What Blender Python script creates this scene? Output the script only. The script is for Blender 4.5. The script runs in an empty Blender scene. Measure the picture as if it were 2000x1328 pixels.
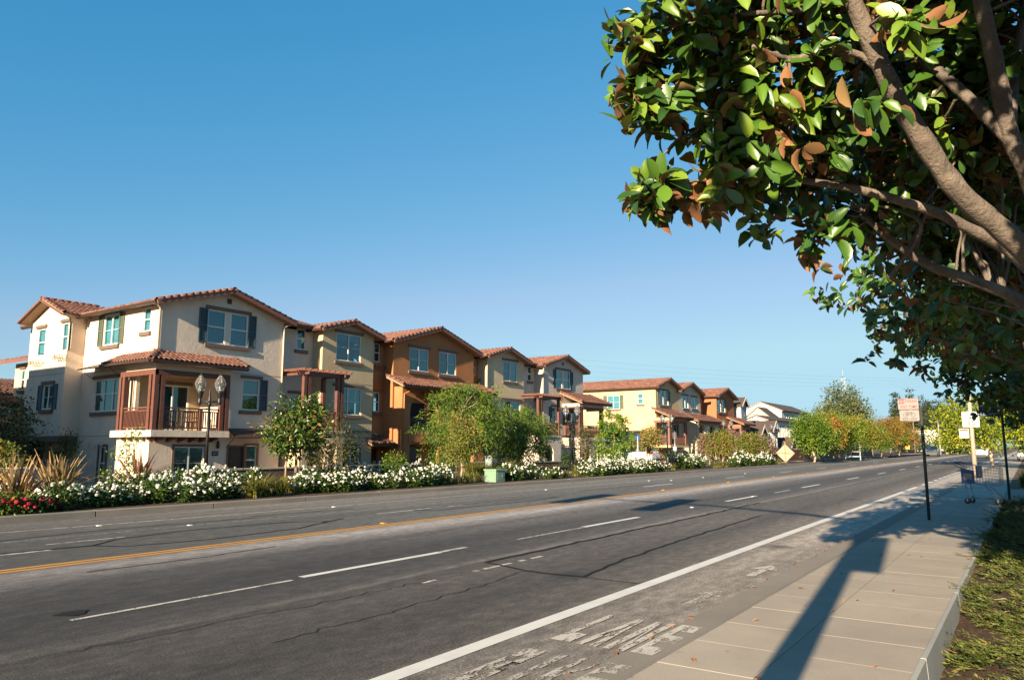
import bpy, math, random
import numpy as np
from mathutils import Vector, Matrix

random.seed(7)
RNG = np.random.default_rng(11)
scene = bpy.context.scene
COL = scene.collection
R = math.radians

# ------------------------------------------------------------------ camera
# world axes: X runs along the street, Y across it (towards the town houses), Z up
CAM_H = 1.6
FOCAL = 1450.0 / 2000.0 * 36.0
YAW, PITCH = R(34.586), R(8.163)
fh = Vector((math.cos(YAW), math.sin(YAW), 0))
CR = Vector((math.sin(YAW), -math.cos(YAW), 0))
CF = fh * math.cos(PITCH) + Vector((0, 0, math.sin(PITCH)))
CU = CR.cross(CF)
cam_data = bpy.data.cameras.new('street_camera')
cam = bpy.data.objects.new('street_camera', cam_data)
COL.objects.link(cam)
cam_data.sensor_width = 36.0
cam_data.lens = FOCAL
cam_data.clip_start = 0.05
cam_data.clip_end = 20000
m3 = Matrix((CR, CU, -CF)).transposed()
cam.matrix_world = Matrix.Translation((0, 0, CAM_H)) @ m3.to_4x4()
scene.camera = cam
scene.render.resolution_x, scene.render.resolution_y = 1024, 679

# ------------------------------------------------------------------ light
SUN_EL, SUN_AZ = R(17.7), R(6.4)      # light travels along +X, a little towards +Y
sun_dir = Vector((math.cos(SUN_EL) * math.cos(SUN_AZ), math.cos(SUN_EL) * math.sin(SUN_AZ), -math.sin(SUN_EL)))
sl = bpy.data.lights.new('sun', 'SUN')
sl.energy = 5.0
sl.angle = R(0.53)
sl.color = (1.0, 0.82, 0.575)
so = bpy.data.objects.new('sun', sl)
so.rotation_euler = sun_dir.to_track_quat('-Z', 'Y').to_euler()
so.location = (-20, -10, 20)
COL.objects.link(so)
world = bpy.data.worlds.new('World')
scene.world = world
world.use_nodes = True
wn = world.node_tree
sky = wn.nodes.new('ShaderNodeTexSky')
sky.sky_type = 'NISHITA'
sky.sun_disc = False
sky.sun_elevation = SUN_EL
to_sun = -sun_dir
sky.sun_rotation = math.atan2(to_sun.x, to_sun.y)
sky.altitude = 0
sky.air_density = 1.0
sky.dust_density = 0.25
sky.ozone_density = 3.0
bgn = wn.nodes['Background']
bgn.inputs[1].default_value = 0.10
# the camera's vivid rendering of a clear sky: one tone curve per channel over the whole dome
def wmath(op, a, b):
    n = wn.nodes.new('ShaderNodeMath'); n.operation = op
    for i, s in enumerate((a, b)):
        if hasattr(s, 'node'): wn.links.new(s, n.inputs[i])
        else: n.inputs[i].default_value = s
    return n.outputs[0]
sepc = wn.nodes.new('ShaderNodeSeparateColor'); wn.links.new(sky.outputs[0], sepc.inputs[0])
comb = wn.nodes.new('ShaderNodeCombineColor')
SKY_GAIN = 10.0 / 2 ** 1.6
chan = [wmath('MULTIPLY', wmath('POWER', wmath('MULTIPLY', sepc.outputs[i], 0.1512), g), k * SKY_GAIN) for i, (g, k) in enumerate(((1.65, 1.85), (0.66, 0.78), (0.45, 0.86)))]
chan[1] = wmath('MINIMUM', chan[1], 0.76 * SKY_GAIN); chan[2] = wmath('MINIMUM', chan[2], 0.90 * SKY_GAIN)
chan[0] = wmath('MINIMUM', chan[0], wmath('MULTIPLY', chan[1], 0.62))
for i in range(3): wn.links.new(chan[i], comb.inputs[i])
wn.links.new(comb.outputs[0], bgn.inputs[0])
vs = scene.view_settings
vs.view_transform = 'Standard'
vs.look = 'None'
vs.gamma = 1.0
vs.use_curve_mapping = False
vs.exposure = 1.6

# ------------------------------------------------------------------ helpers
def at(px, py, Y):
    """world point seen at a pixel of the 2000 x 1328 photograph, on the plane at distance Y across the street"""
    d = CF * 1450.0 + CR * (px - 1000.0) - CU * (py - 664.0)
    t = Y / d.y
    return Vector((d.x * t, Y, CAM_H + d.z * t))

def depth_pt(px, py, dep):
    d = CF * 1450.0 + CR * (px - 1000.0) - CU * (py - 664.0)
    return Vector((0, 0, CAM_H)) + d * (dep / 1450.0)

class Fr:
    """local frame on a facade: a = right (seen from outside), b = outwards, c = up"""
    def __init__(s, p, u, n):
        s.p = Vector(p); s.u = Vector(u); s.n = Vector(n); s.z = Vector((0, 0, 1))
    def __call__(s, a, b, c):
        return s.p + s.u * a + s.n * b + s.z * c
    def off(s, a, b, c):
        return Fr(s(a, b, c), s.u, s.n)

def FY(x, y, z=0.0):      # facade looking to the street (-Y)
    return Fr((x, y, z), (1, 0, 0), (0, -1, 0))
def FX(x, y, z=0.0):      # facade looking to -X
    return Fr((x, y, z), (0, -1, 0), (-1, 0, 0))

class MB:
    def __init__(s):
        s.v = []; s.f = []; s.mi = []; s.sm = []
    def add(s, pts, faces, mi=0, smooth=False):
        o = len(s.v)
        s.v.extend([tuple(p) for p in pts])
        for f in faces:
            s.f.append([i + o for i in f]); s.mi.append(mi); s.sm.append(smooth)
        return s
    def box(s, x0, x1, y0, y1, z0, z1, mi=0):
        p = [(x0, y0, z0), (x1, y0, z0), (x1, y1, z0), (x0, y1, z0), (x0, y0, z1), (x1, y0, z1), (x1, y1, z1), (x0, y1, z1)]
        return s.add(p, [(0, 3, 2, 1), (4, 5, 6, 7), (0, 1, 5, 4), (1, 2, 6, 5), (2, 3, 7, 6), (3, 0, 4, 7)], mi)
    def lbox(s, fr, a0, a1, b0, b1, c0, c1, mi=0):
        p = [fr(a, b, c) for c in (c0, c1) for (a, b) in ((a0, b1), (a1, b1), (a1, b0), (a0, b0))]
        return s.add(p, [(0, 3, 2, 1), (4, 5, 6, 7), (0, 1, 5, 4), (1, 2, 6, 5), (2, 3, 7, 6), (3, 0, 4, 7)], mi)
    def quad(s, a, b, c, d, mi=0):
        return s.add([a, b, c, d], [(0, 1, 2, 3)], mi)
    def beam(s, p, q, w, h, mi=0, up=(0, 0, 1)):
        p = Vector(p); q = Vector(q); d = (q - p).normalized(); u = Vector(up)
        r = d.cross(u)
        if r.length < 1e-4: r = d.cross(Vector((1, 0, 0)))
        r.normalize(); u = r.cross(d).normalized()
        pts = []
        for e in (p, q):
            for (i, j) in ((-1, -1), (1, -1), (1, 1), (-1, 1)):
                pts.append(e + r * (i * w / 2) + u * (j * h / 2))
        return s.add(pts, [(0, 1, 2, 3), (7, 6, 5, 4), (0, 4, 5, 1), (1, 5, 6, 2), (2, 6, 7, 3), (3, 7, 4, 0)], mi)
    def tube(s, path, rad, n=8, mi=0, cap=True):
        path = [Vector(p) for p in path]
        if not hasattr(rad, '__len__'): rad = [rad] * len(path)
        o = len(s.v); k = len(path); ref = None
        for i, p in enumerate(path):
            d = (path[min(i + 1, k - 1)] - path[max(i - 1, 0)]).normalized()
            if ref is None:
                ref = d.orthogonal().normalized()
            ref = (ref - d * ref.dot(d)).normalized()
            b = d.cross(ref)
            for j in range(n):
                t = 2 * math.pi * j / n
                s.v.append(tuple(p + (ref * math.cos(t) + b * math.sin(t)) * rad[i]))
        for i in range(k - 1):
            for j in range(n):
                j2 = (j + 1) % n
                s.f.append([o + i * n + j, o + i * n + j2, o + (i + 1) * n + j2, o + (i + 1) * n + j]); s.mi.append(mi); s.sm.append(True)
        if cap:
            s.f.append([o + j for j in range(n)][::-1]); s.mi.append(mi); s.sm.append(False)
            s.f.append([o + (k - 1) * n + j for j in range(n)]); s.mi.append(mi); s.sm.append(False)
        return s
    def lathe(s, prof, c=(0, 0, 0), n=16, mi=0):
        o = len(s.v); c = Vector(c)
        for (r, z) in prof:
            for j in range(n):
                t = 2 * math.pi * j / n
                s.v.append((c.x + r * math.cos(t), c.y + r * math.sin(t), c.z + z))
        for i in range(len(prof) - 1):
            for j in range(n):
                j2 = (j + 1) % n
                s.f.append([o + i * n + j, o + i * n + j2, o + (i + 1) * n + j2, o + (i + 1) * n + j]); s.mi.append(mi); s.sm.append(True)
        s.f.append([o + j for j in range(n)][::-1]); s.mi.append(mi); s.sm.append(False)
        s.f.append([o + (len(prof) - 1) * n + j for j in range(n)]); s.mi.append(mi); s.sm.append(False)
        return s
    def prism(s, poly, off, mi=0):
        """closed polygon (3-D points) swept by a vector"""
        off = Vector(off); n = len(poly); pts = [Vector(p) for p in poly]
        pts2 = pts + [p + off for p in pts]
        fs = [tuple(range(n))[::-1], tuple(range(n, 2 * n))]
        for i in range(n):
            j = (i + 1) % n
            fs.append((i, j, n + j, n + i))
        return s.add(pts2, fs, mi)
    def holed(s, fr, outer, holes, mi=0, reveal=0.14):
        """flat wall in frame fr with openings; every opening gets its reveal"""
        loops = [outer] + list(holes)
        cuts = sorted(set(round(a, 5) for l in loops for a, c in l))
        for q0, q1 in zip(cuts[:-1], cuts[1:]):
            if q1 - q0 < 1e-4: continue
            qm = (q0 + q1) / 2; ed = []
            for l in loops:
                for i in range(len(l)):
                    (a0, c0), (a1, c1) = l[i], l[(i + 1) % len(l)]
                    if (a0 < qm) != (a1 < qm):
                        k = (c1 - c0) / (a1 - a0); ed.append((c0 + k * (qm - a0), c0 + k * (q0 - a0), c0 + k * (q1 - a0)))
            ed.sort()
            for e0, e1 in zip(ed[0::2], ed[1::2]):
                s.quad(fr(q0, 0, e0[1]), fr(q1, 0, e0[2]), fr(q1, 0, e1[2]), fr(q0, 0, e1[1]), mi)
        for h in holes:
            n = len(h)
            for i in range(n):
                (a0, c0), (a1, c1) = h[i], h[(i + 1) % n]
                s.quad(fr(a0, 0, c0), fr(a1, 0, c1), fr(a1, -reveal, c1), fr(a0, -reveal, c0), mi)
        return s
    def build(s, name, mats, parent=None, loc=None):
        me = bpy.data.meshes.new(name)
        me.from_pydata(s.v, [], s.f)
        if not isinstance(mats, (list, tuple)): mats = [mats]
        for m in mats: me.materials.append(m)
        me.polygons.foreach_set('material_index', s.mi)
        me.polygons.foreach_set('use_smooth', s.sm)
        me.update()
        o = bpy.data.objects.new(name, me)
        COL.objects.link(o)
        if loc is not None: o.location = loc
        if parent is not None: child(o, parent)
        return o

def child(o, parent):
    """parent o, keeping its mesh where it was built (world for placed things, local for prototypes at the origin)"""
    o.parent = parent
    p, m = parent, Matrix.Identity(4)
    chain = []
    while p is not None:
        chain.append(p); p = p.parent
    for q in reversed(chain):
        m = m @ q.matrix_parent_inverse @ Matrix.LocRotScale(q.location, q.rotation_euler, q.scale)
    o.matrix_parent_inverse = m.inverted()
    return o

def tag(o, label, cat, group=None):
    o['label'] = label; o['category'] = cat
    if group: o['group'] = group
    return o
def thing(name, label, cat, loc=(0, 0, 0), group=None):
    o = bpy.data.objects.new(name, None)
    o.empty_display_size = 0.3
    COL.objects.link(o); o.location = loc
    return tag(o, label, cat, group)
def struct(o):
    o['kind'] = 'structure'; return o
def stuff(o):
    o['kind'] = 'stuff'; return o
def mesh_obj(name, me, parent=None, mat=None):
    o = bpy.data.objects.new(name, me); COL.objects.link(o)
    if mat is not None: o.matrix_basis = mat
    if parent is not None:
        o.parent = parent
    return o
def copy_tree(o, parent=None):
    c = o.copy(); COL.objects.link(c); c.parent = parent
    if parent is not None: c.matrix_parent_inverse = o.matrix_parent_inverse.copy()
    for ch in o.children: copy_tree(ch, c)
    return c
def rect(a0, a1, c0, c1):
    return [(a0, c0), (a1, c0), (a1, c1), (a0, c1)]
def arch(a0, a1, c0, cs, n=14):
    """opening with a round head springing at cs"""
    r = (a1 - a0) / 2; m = (a0 + a1) / 2
    return [(a0, c0), (a1, c0)] + [(m + r * math.cos(math.pi * i / n), cs + r * math.sin(math.pi * i / n)) for i in range(n + 1)]

# ------------------------------------------------------------------ materials
def newmat(name):
    m = bpy.data.materials.new(name); m.use_nodes = True
    nt = m.node_tree
    return m, nt, nt.nodes['Principled BSDF']
def N(nt, t, **kw):
    n = nt.nodes.new(t)
    for k, v in kw.items(): setattr(n, k, v)
    return n
def noise(nt, vec, scale, detail=4, rough=0.6, mapping=None):
    if mapping is not None:
        mp = N(nt, 'ShaderNodeMapping'); mp.inputs['Scale'].default_value = mapping
        nt.links.new(vec, mp.inputs[0]); vec = mp.outputs[0]
    n = N(nt, 'ShaderNodeTexNoise'); n.inputs['Scale'].default_value = scale
    n.inputs['Detail'].default_value = detail; n.inputs['Roughness'].default_value = rough
    nt.links.new(vec, n.inputs['Vector'])
    return n.outputs['Fac']
def ramp(nt, fac, stops):
    r = N(nt, 'ShaderNodeValToRGB'); e = r.color_ramp.elements
    while len(e) > 1: e.remove(e[-1])
    e[0].position = stops[0][0]; e[0].color = (*stops[0][1], 1)
    for p, c in stops[1:]:
        k = e.new(p); k.color = (*c, 1)
    nt.links.new(fac, r.inputs[0]); return r.outputs[0]
def mixc(nt, fac, a, b, mode='MIX'):
    m = N(nt, 'ShaderNodeMix', data_type='RGBA', blend_type=mode)
    for s, i in ((fac, 0), (a, 6), (b, 7)):
        if hasattr(s, 'node'): nt.links.new(s, m.inputs[i])
        elif i == 0: m.inputs[0].default_value = s
        else: m.inputs[i].default_value = (*s, 1)
    return m.outputs[2]
def math_n(nt, op, a, b=None, c=None):
    m = N(nt, 'ShaderNodeMath', operation=op)
    for i, s in enumerate((a, b, c)):
        if s is None: continue
        if hasattr(s, 'node'): nt.links.new(s, m.inputs[i])
        else: m.inputs[i].default_value = s
    return m.outputs[0]
def bump(nt, b, h, strength, dist):
    n = N(nt, 'ShaderNodeBump'); n.inputs['Strength'].default_value = strength; n.inputs['Distance'].default_value = dist
    nt.links.new(h, n.inputs['Height']); nt.links.new(n.outputs[0], b.inputs['Normal'])
def pos(nt):
    return N(nt, 'ShaderNodeNewGeometry').outputs['Position']
def objc(nt):
    return N(nt, 'ShaderNodeTexCoord').outputs['Object']
def lin(c):      # sRGB 0..255 to linear
    return tuple((x / 255 / 12.92) if x / 255 <= 0.04045 else ((x / 255 + 0.055) / 1.055) ** 2.4 for x in c)

ALB = 0.80
def plain(name, col, rough=0.6, var=0.12, scale=3.0, metallic=0.0, bumpd=0.0, spec=0.5):
    col = tuple(x * ALB for x in col)
    m, nt, b = newmat(name)
    f = noise(nt, pos(nt), scale, 5)
    c = ramp(nt, f, [(0.25, tuple(x * (1 - var) for x in col)), (0.75, tuple(min(1, x * (1 + var)) for x in col))])
    nt.links.new(c, b.inputs['Base Color'])
    b.inputs['Roughness'].default_value = rough; b.inputs['Metallic'].default_value = metallic
    b.inputs['Specular IOR Level'].default_value = spec
    if bumpd: bump(nt, b, noise(nt, pos(nt), scale * 12, 3), 0.6, bumpd)
    return m
def stucco(name, col):
    m, nt, b = newmat(name)
    p = pos(nt)
    f = noise(nt, p, 0.7, 6, 0.65)
    g = noise(nt, p, 0.6, 4, 0.6, (3.0, 3.0, 0.25))          # faint rain streaks
    c = ramp(nt, f, [(0.3, tuple(x * 0.86 for x in col)), (0.7, tuple(min(1, x * 1.09) for x in col))])
    c = mixc(nt, math_n(nt, 'MULTIPLY', g, 0.30), c, tuple(x * 0.6 for x in col))
    nt.links.new(c, b.inputs['Base Color']); b.inputs['Roughness'].default_value = 0.92
    b.inputs['Specular IOR Level'].default_value = 0.15
    h = math_n(nt, 'ADD', noise(nt, p, 26, 4, 0.6), math_n(nt, 'MULTIPLY', noise(nt, p, 7, 3, 0.5), 0.9))
    bump(nt, b, h, 0.55, 0.02)
    return m

M = {}
M['st_white'] = stucco('stucco_warm_white', (0.66, 0.545, 0.435))
M['st_grey'] = stucco('stucco_greige', (0.58, 0.50, 0.42))
M['st_yellow'] = stucco('stucco_ochre', (0.50, 0.388, 0.245))
M['st_orange'] = stucco('stucco_terracotta', (0.40, 0.172, 0.075))
M['st_cream'] = stucco('stucco_cream', (0.62, 0.49, 0.32))
M['st_gold'] = stucco('stucco_gold', (0.58, 0.42, 0.235))
M['st_bone'] = stucco('stucco_bone', (0.56, 0.49, 0.38))
M['st_rust'] = stucco('stucco_rust', (0.37, 0.145, 0.072))
M['wood'] = plain('redwood_stain', (0.135, 0.050, 0.034), 0.6, 0.2, 4.0)
M['wood_lt'] = plain('fascia_brown', (0.21, 0.085, 0.055), 0.6, 0.15, 4.0)
M['trim'] = plain('taupe_trim', (0.155, 0.105, 0.082), 0.75, 0.1)
M['shutter'] = plain('slate_blue_shutter', (0.045, 0.078, 0.092), 0.55, 0.12)
M['shutter_g'] = plain('sage_shutter', (0.10, 0.12, 0.09), 0.55, 0.12)
M['white'] = plain('white_vinyl', (0.78, 0.77, 0.74), 0.4, 0.03)
M['iron'] = plain('black_iron', (0.012, 0.012, 0.013), 0.45, 0.2, spec=0.5)
M['gutter'] = plain('brown_gutter', (0.055, 0.032, 0.027), 0.45, 0.15)
M['soffit'] = plain('soffit_tan', (0.34, 0.22, 0.14), 0.8, 0.1)
M['spout'] = plain('downspout_cream', (0.62, 0.52, 0.40), 0.5, 0.05)
M['blind'] = plain('window_blind', (0.62, 0.70, 0.68), 0.7, 0.04)
M['curtain'] = plain('window_curtain', (0.62, 0.70, 0.70), 0.8, 0.15, 2.0)
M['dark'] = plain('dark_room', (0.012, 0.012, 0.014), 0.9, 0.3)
M['door_dk'] = plain('dark_door', (0.030, 0.022, 0.018), 0.4, 0.2)
M['door_br'] = plain('brown_door_frame', (0.20, 0.085, 0.045), 0.5, 0.15)
M['capstone'] = plain('wall_cap', (0.50, 0.43, 0.36), 0.85, 0.1, bumpd=0.004)
M['wallbrown'] = plain('low_wall_stucco', (0.14, 0.082, 0.062), 0.9, 0.15, 1.5, bumpd=0.01)
M['sid_white'] = plain('white_siding', (0.70, 0.68, 0.63), 0.7, 0.05)
M['sid_blue'] = plain('grey_blue_siding', (0.27, 0.33, 0.36), 0.7, 0.06)
M['sid_cream'] = plain('cream_siding', (0.62, 0.52, 0.38), 0.7, 0.05)
M['sid_tan'] = plain('tan_siding', (0.42, 0.38, 0.31), 0.7, 0.06)
M['shingle'] = plain('brown_shingles', (0.075, 0.052, 0.043), 0.9, 0.3, 8.0)

def glass_mat():
    m, nt, b = newmat('tinted_window_glass')
    out = nt.nodes['Material Output']
    tr = N(nt, 'ShaderNodeBsdfTransparent'); tr.inputs[0].default_value = (0.36, 0.62, 0.68, 1)
    gl = N(nt, 'ShaderNodeBsdfGlossy'); gl.inputs['Roughness'].default_value = 0.03
    gl.inputs['Color'].default_value = (0.62, 0.95, 1.0, 1)
    fr = N(nt, 'ShaderNodeFresnel'); fr.inputs['IOR'].default_value = 2.0
    mx = N(nt, 'ShaderNodeMixShader')
    # panes are never quite flat
    bp = N(nt, 'ShaderNodeBump'); bp.inputs['Strength'].default_value = 0.25; bp.inputs['Distance'].default_value = 0.02
    nt.links.new(noise(nt, pos(nt), 1.3, 2), bp.inputs['Height']); nt.links.new(bp.outputs[0], gl.inputs['Normal'])
    nt.links.new(fr.outputs[0], mx.inputs[0]); nt.links.new(tr.outputs[0], mx.inputs[1]); nt.links.new(gl.outputs[0], mx.inputs[2])
    nt.links.new(mx.outputs[0], out.inputs[0]); nt.nodes.remove(b)
    return m
M['glass'] = glass_mat()

def tile_mat():
    m, nt, b = newmat('clay_roof_tile')
    oi = N(nt, 'ShaderNodeObjectInfo')
    p = pos(nt)
    v = N(nt, 'ShaderNodeTexVoronoi'); v.inputs['Scale'].default_value = 3.2; nt.links.new(p, v.inputs['Vector'])
    sep = N(nt, 'ShaderNodeSeparateColor'); nt.links.new(v.outputs['Color'], sep.inputs[0])
    mixv = math_n(nt, 'FRACT', math_n(nt, 'ADD', oi.outputs['Random'], sep.outputs[0]))
    c = ramp(nt, mixv, [(0.0, (0.085, 0.036, 0.026)), (0.35, (0.15, 0.060, 0.040)), (0.72, (0.21, 0.092, 0.060)), (1.0, (0.115, 0.058, 0.046))])
    c = mixc(nt, ramp(nt, noise(nt, p, 5, 5), [(0.45, (0, 0, 0)), (0.8, (0.55,) * 3)]), c, (0.10, 0.062, 0.05))
    nt.links.new(c, b.inputs['Base Color']); b.inputs['Roughness'].default_value = 0.8
    bump(nt, b, noise(nt, p, 30, 3), 0.3, 0.01)
    return m
M['tile'] = tile_mat()

def leaf_mat(name, stops, rough=0.5, trans=0.25, under=None, spec=0.4, lattr='tone'):
    m, nt, b = newmat(name)
    a = N(nt, 'ShaderNodeAttribute'); a.attribute_name = lattr
    oi = N(nt, 'ShaderNodeObjectInfo')
    fac = a.outputs['Fac'] if lattr else oi.outputs['Random']
    stops = [(p, tuple(x * 0.86 for x in q)) for p, q in stops]
    c = ramp(nt, fac, stops)
    ctop = c
    if under is not None:
        g = N(nt, 'ShaderNodeNewGeometry')
        u = ramp(nt, fac, under)
        c = mixc(nt, g.outputs['Backfacing'], c, u)
        rr = N(nt, 'ShaderNodeMapRange'); nt.links.new(g.outputs['Backfacing'], rr.inputs[0])
        rr.inputs['To Min'].default_value = rough; rr.inputs['To Max'].default_value = 0.85
        nt.links.new(rr.outputs[0], b.inputs['Roughness'])
    else:
        b.inputs['Roughness'].default_value = rough
    nt.links.new(c, b.inputs['Base Color'])
    b.inputs['Specular IOR Level'].default_value = spec
    if trans > 0:
        t = N(nt, 'ShaderNodeBsdfTranslucent'); nt.links.new(ctop, t.inputs[0])
        mx = N(nt, 'ShaderNodeMixShader'); mx.inputs[0].default_value = trans
        nt.links.new(b.outputs[0], mx.inputs[1]); nt.links.new(t.outputs[0], mx.inputs[2])
        nt.links.new(mx.outputs[0], nt.nodes['Material Output'].inputs[0])
    return m
def bark_mat(name, c0, c1, sc=6.0):
    m, nt, b = newmat(name)
    p = objc(nt)
    f = noise(nt, p, sc, 6, 0.65, (1, 1, 0.35))
    nt.links.new(ramp(nt, f, [(0.3, c0), (0.7, c1)]), b.inputs['Base Color'])
    b.inputs['Roughness'].default_value = 0.85
    h = math_n(nt, 'ADD', f, math_n(nt, 'MULTIPLY', noise(nt, p, sc * 9, 3), 0.4))
    lch = ramp(nt, noise(nt, p, sc * .7, 5, .7), [(0.52, (0, 0, 0)), (0.66, (0.55,) * 3)])
    src = b.inputs['Base Color'].links[0].from_socket
    nt.links.new(mixc(nt, lch, src, tuple(x * 1.55 for x in c1)), b.inputs['Base Color'])
    bump(nt, b, h, 1.0, 0.03)
    return m
M['bark_mag'] = bark_mat('magnolia_bark', (0.070, 0.055, 0.045), (0.165, 0.13, 0.102), 5)
M['bark'] = bark_mat('tree_bark', (0.10, 0.075, 0.055), (0.22, 0.17, 0.13))
M['bark_pale'] = bark_mat('pale_trunk', (0.26, 0.18, 0.125), (0.40, 0.30, 0.22))
M['stake'] = plain('wooden_stake', (0.34, 0.24, 0.15), 0.8, 0.2, 6)

# leafy materials (tone 0 = dark / older leaf, 1 = fresh leaf)
M['lf_mag'] = leaf_mat('magnolia_leaf', [(0.0, (0.022, 0.066, 0.012)), (0.55, (0.065, 0.155, 0.016)), (1.0, (0.19, 0.28, 0.024))], 0.38, 0.18,
                       [(0.0, (0.12, 0.052, 0.020)), (0.7, (0.24, 0.105, 0.038)), (1.0, (0.20, 0.17, 0.06))], 0.6)
M['lf_mag_one'] = leaf_mat('magnolia_leaf_single', [(0.0, (0.030, 0.085, 0.012)), (0.55, (0.095, 0.20, 0.018)), (1.0, (0.21, 0.30, 0.026))], 0.40, 0.18,
                       [(0.0, (0.12, 0.052, 0.020)), (0.7, (0.24, 0.105, 0.038)), (1.0, (0.20, 0.17, 0.06))], 0.6, lattr='')
M['lf_young'] = leaf_mat('young_magnolia_leaf', [(0, (0.022, 0.055, 0.010)), (0.6, (0.075, 0.125, 0.016)), (0.9, (0.15, 0.17, 0.025)), (1.0, (0.23, 0.12, 0.035))], 0.35, 0.15)
M['lf_feather'] = leaf_mat('pistache_leaf', [(0, (0.042, 0.102, 0.012)), (0.6, (0.120, 0.198, 0.017)), (1.0, (0.228, 0.264, 0.026))], 0.5, 0.3)
M['lf_tips'] = leaf_mat('bronze_tipped_leaf', [(0, (0.068, 0.115, 0.016)), (0.55, (0.162, 0.189, 0.024)), (0.85, (0.297, 0.203, 0.041)), (1.0, (0.378, 0.149, 0.047))], 0.5, 0.25)
M['lf_bright'] = leaf_mat('bright_green_leaf', [(0, (0.056, 0.131, 0.010)), (0.6, (0.144, 0.250, 0.013)), (1.0, (0.250, 0.312, 0.025))], 0.5, 0.3)
M['lf_olive'] = leaf_mat('olive_leaf', [(0, (0.030, 0.045, 0.012)), (0.6, (0.065, 0.078, 0.020)), (1.0, (0.15, 0.10, 0.04))], 0.6, 0.2)
M['lf_autumn'] = leaf_mat('autumn_pear_leaf', [(0, (0.056, 0.119, 0.014)), (0.45, (0.154, 0.210, 0.017)), (0.75, (0.308, 0.224, 0.025)), (1.0, (0.420, 0.154, 0.031))], 0.5, 0.3)
M['lf_rustred'] = leaf_mat('autumn_rust_leaf', [(0, (0.111, 0.098, 0.016)), (0.5, (0.260, 0.169, 0.023)), (1.0, (0.429, 0.124, 0.039))], 0.5, 0.3)
M['lf_green'] = leaf_mat('street_tree_leaf', [(0, (0.045, 0.112, 0.012)), (0.6, (0.120, 0.210, 0.015)), (1.0, (0.240, 0.285, 0.024))], 0.5, 0.3)
M['lf_oak'] = leaf_mat('broad_tree_leaf', [(0, (0.048, 0.072, 0.022)), (0.6, (0.114, 0.138, 0.042)), (1.0, (0.204, 0.204, 0.072))], 0.6, 0.2)
M['lf_lime'] = leaf_mat('lime_leaf', [(0, (0.101, 0.162, 0.008)), (0.6, (0.270, 0.317, 0.014)), (1.0, (0.446, 0.405, 0.020))], 0.5, 0.35)
M['lf_conifer'] = leaf_mat('conifer_needles', [(0, (0.018, 0.036, 0.018)), (0.6, (0.040, 0.062, 0.030)), (1.0, (0.075, 0.085, 0.045))], 0.7, 0.1)
M['lf_rose'] = leaf_mat('rose_leaf', [(0, (0.018, 0.048, 0.008)), (0.6, (0.050, 0.105, 0.012)), (1.0, (0.13, 0.17, 0.018))], 0.4, 0.2)
M['lf_dark'] = leaf_mat('dark_shrub_leaf', [(0, (0.012, 0.032, 0.010)), (0.6, (0.030, 0.062, 0.016)), (1.0, (0.070, 0.10, 0.02))], 0.5, 0.15)
M['petal_w'] = leaf_mat('white_rose_petal', [(0, (0.66, 0.62, 0.55)), (1.0, (0.86, 0.84, 0.78))], 0.6, 0.25)
M['petal_r'] = leaf_mat('red_flower_petal', [(0, (0.40, 0.012, 0.035)), (1.0, (0.62, 0.03, 0.06))], 0.6, 0.25)
M['petal_p'] = leaf_mat('pink_myrtle_petal', [(0, (0.42, 0.14, 0.26)), (1.0, (0.62, 0.28, 0.40))], 0.6, 0.25)
M['lf_juniper'] = leaf_mat('juniper_sprays', [(0, (0.030, 0.055, 0.012)), (0.45, (0.095, 0.125, 0.022)), (0.9, (0.20, 0.21, 0.05)), (1.0, (0.20, 0.12, 0.05))], 0.6, 0.2)
M['lf_dry'] = leaf_mat('dry_grass', [(0, (0.13, 0.095, 0.04)), (0.5, (0.26, 0.19, 0.085)), (1.0, (0.40, 0.22, 0.10))], 0.8, 0.2)
M['lf_daylily'] = leaf_mat('strap_leaf', [(0, (0.050, 0.085, 0.012)), (0.5, (0.15, 0.165, 0.022)), (1.0, (0.34, 0.26, 0.07))], 0.5, 0.25)
M['lf_flax'] = leaf_mat('flax_blade', [(0, (0.112, 0.072, 0.039)), (0.35, (0.270, 0.158, 0.075)), (0.7, (0.450, 0.300, 0.128)), (1.0, (0.240, 0.225, 0.075))], 0.5, 0.15, lattr='')
M['lf_flaxred'] = leaf_mat('bronze_flax_blade', [(0, (0.075, 0.036, 0.026)), (0.5, (0.18, 0.085, 0.052)), (1.0, (0.27, 0.15, 0.075))], 0.5, 0.15, lattr='')
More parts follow.
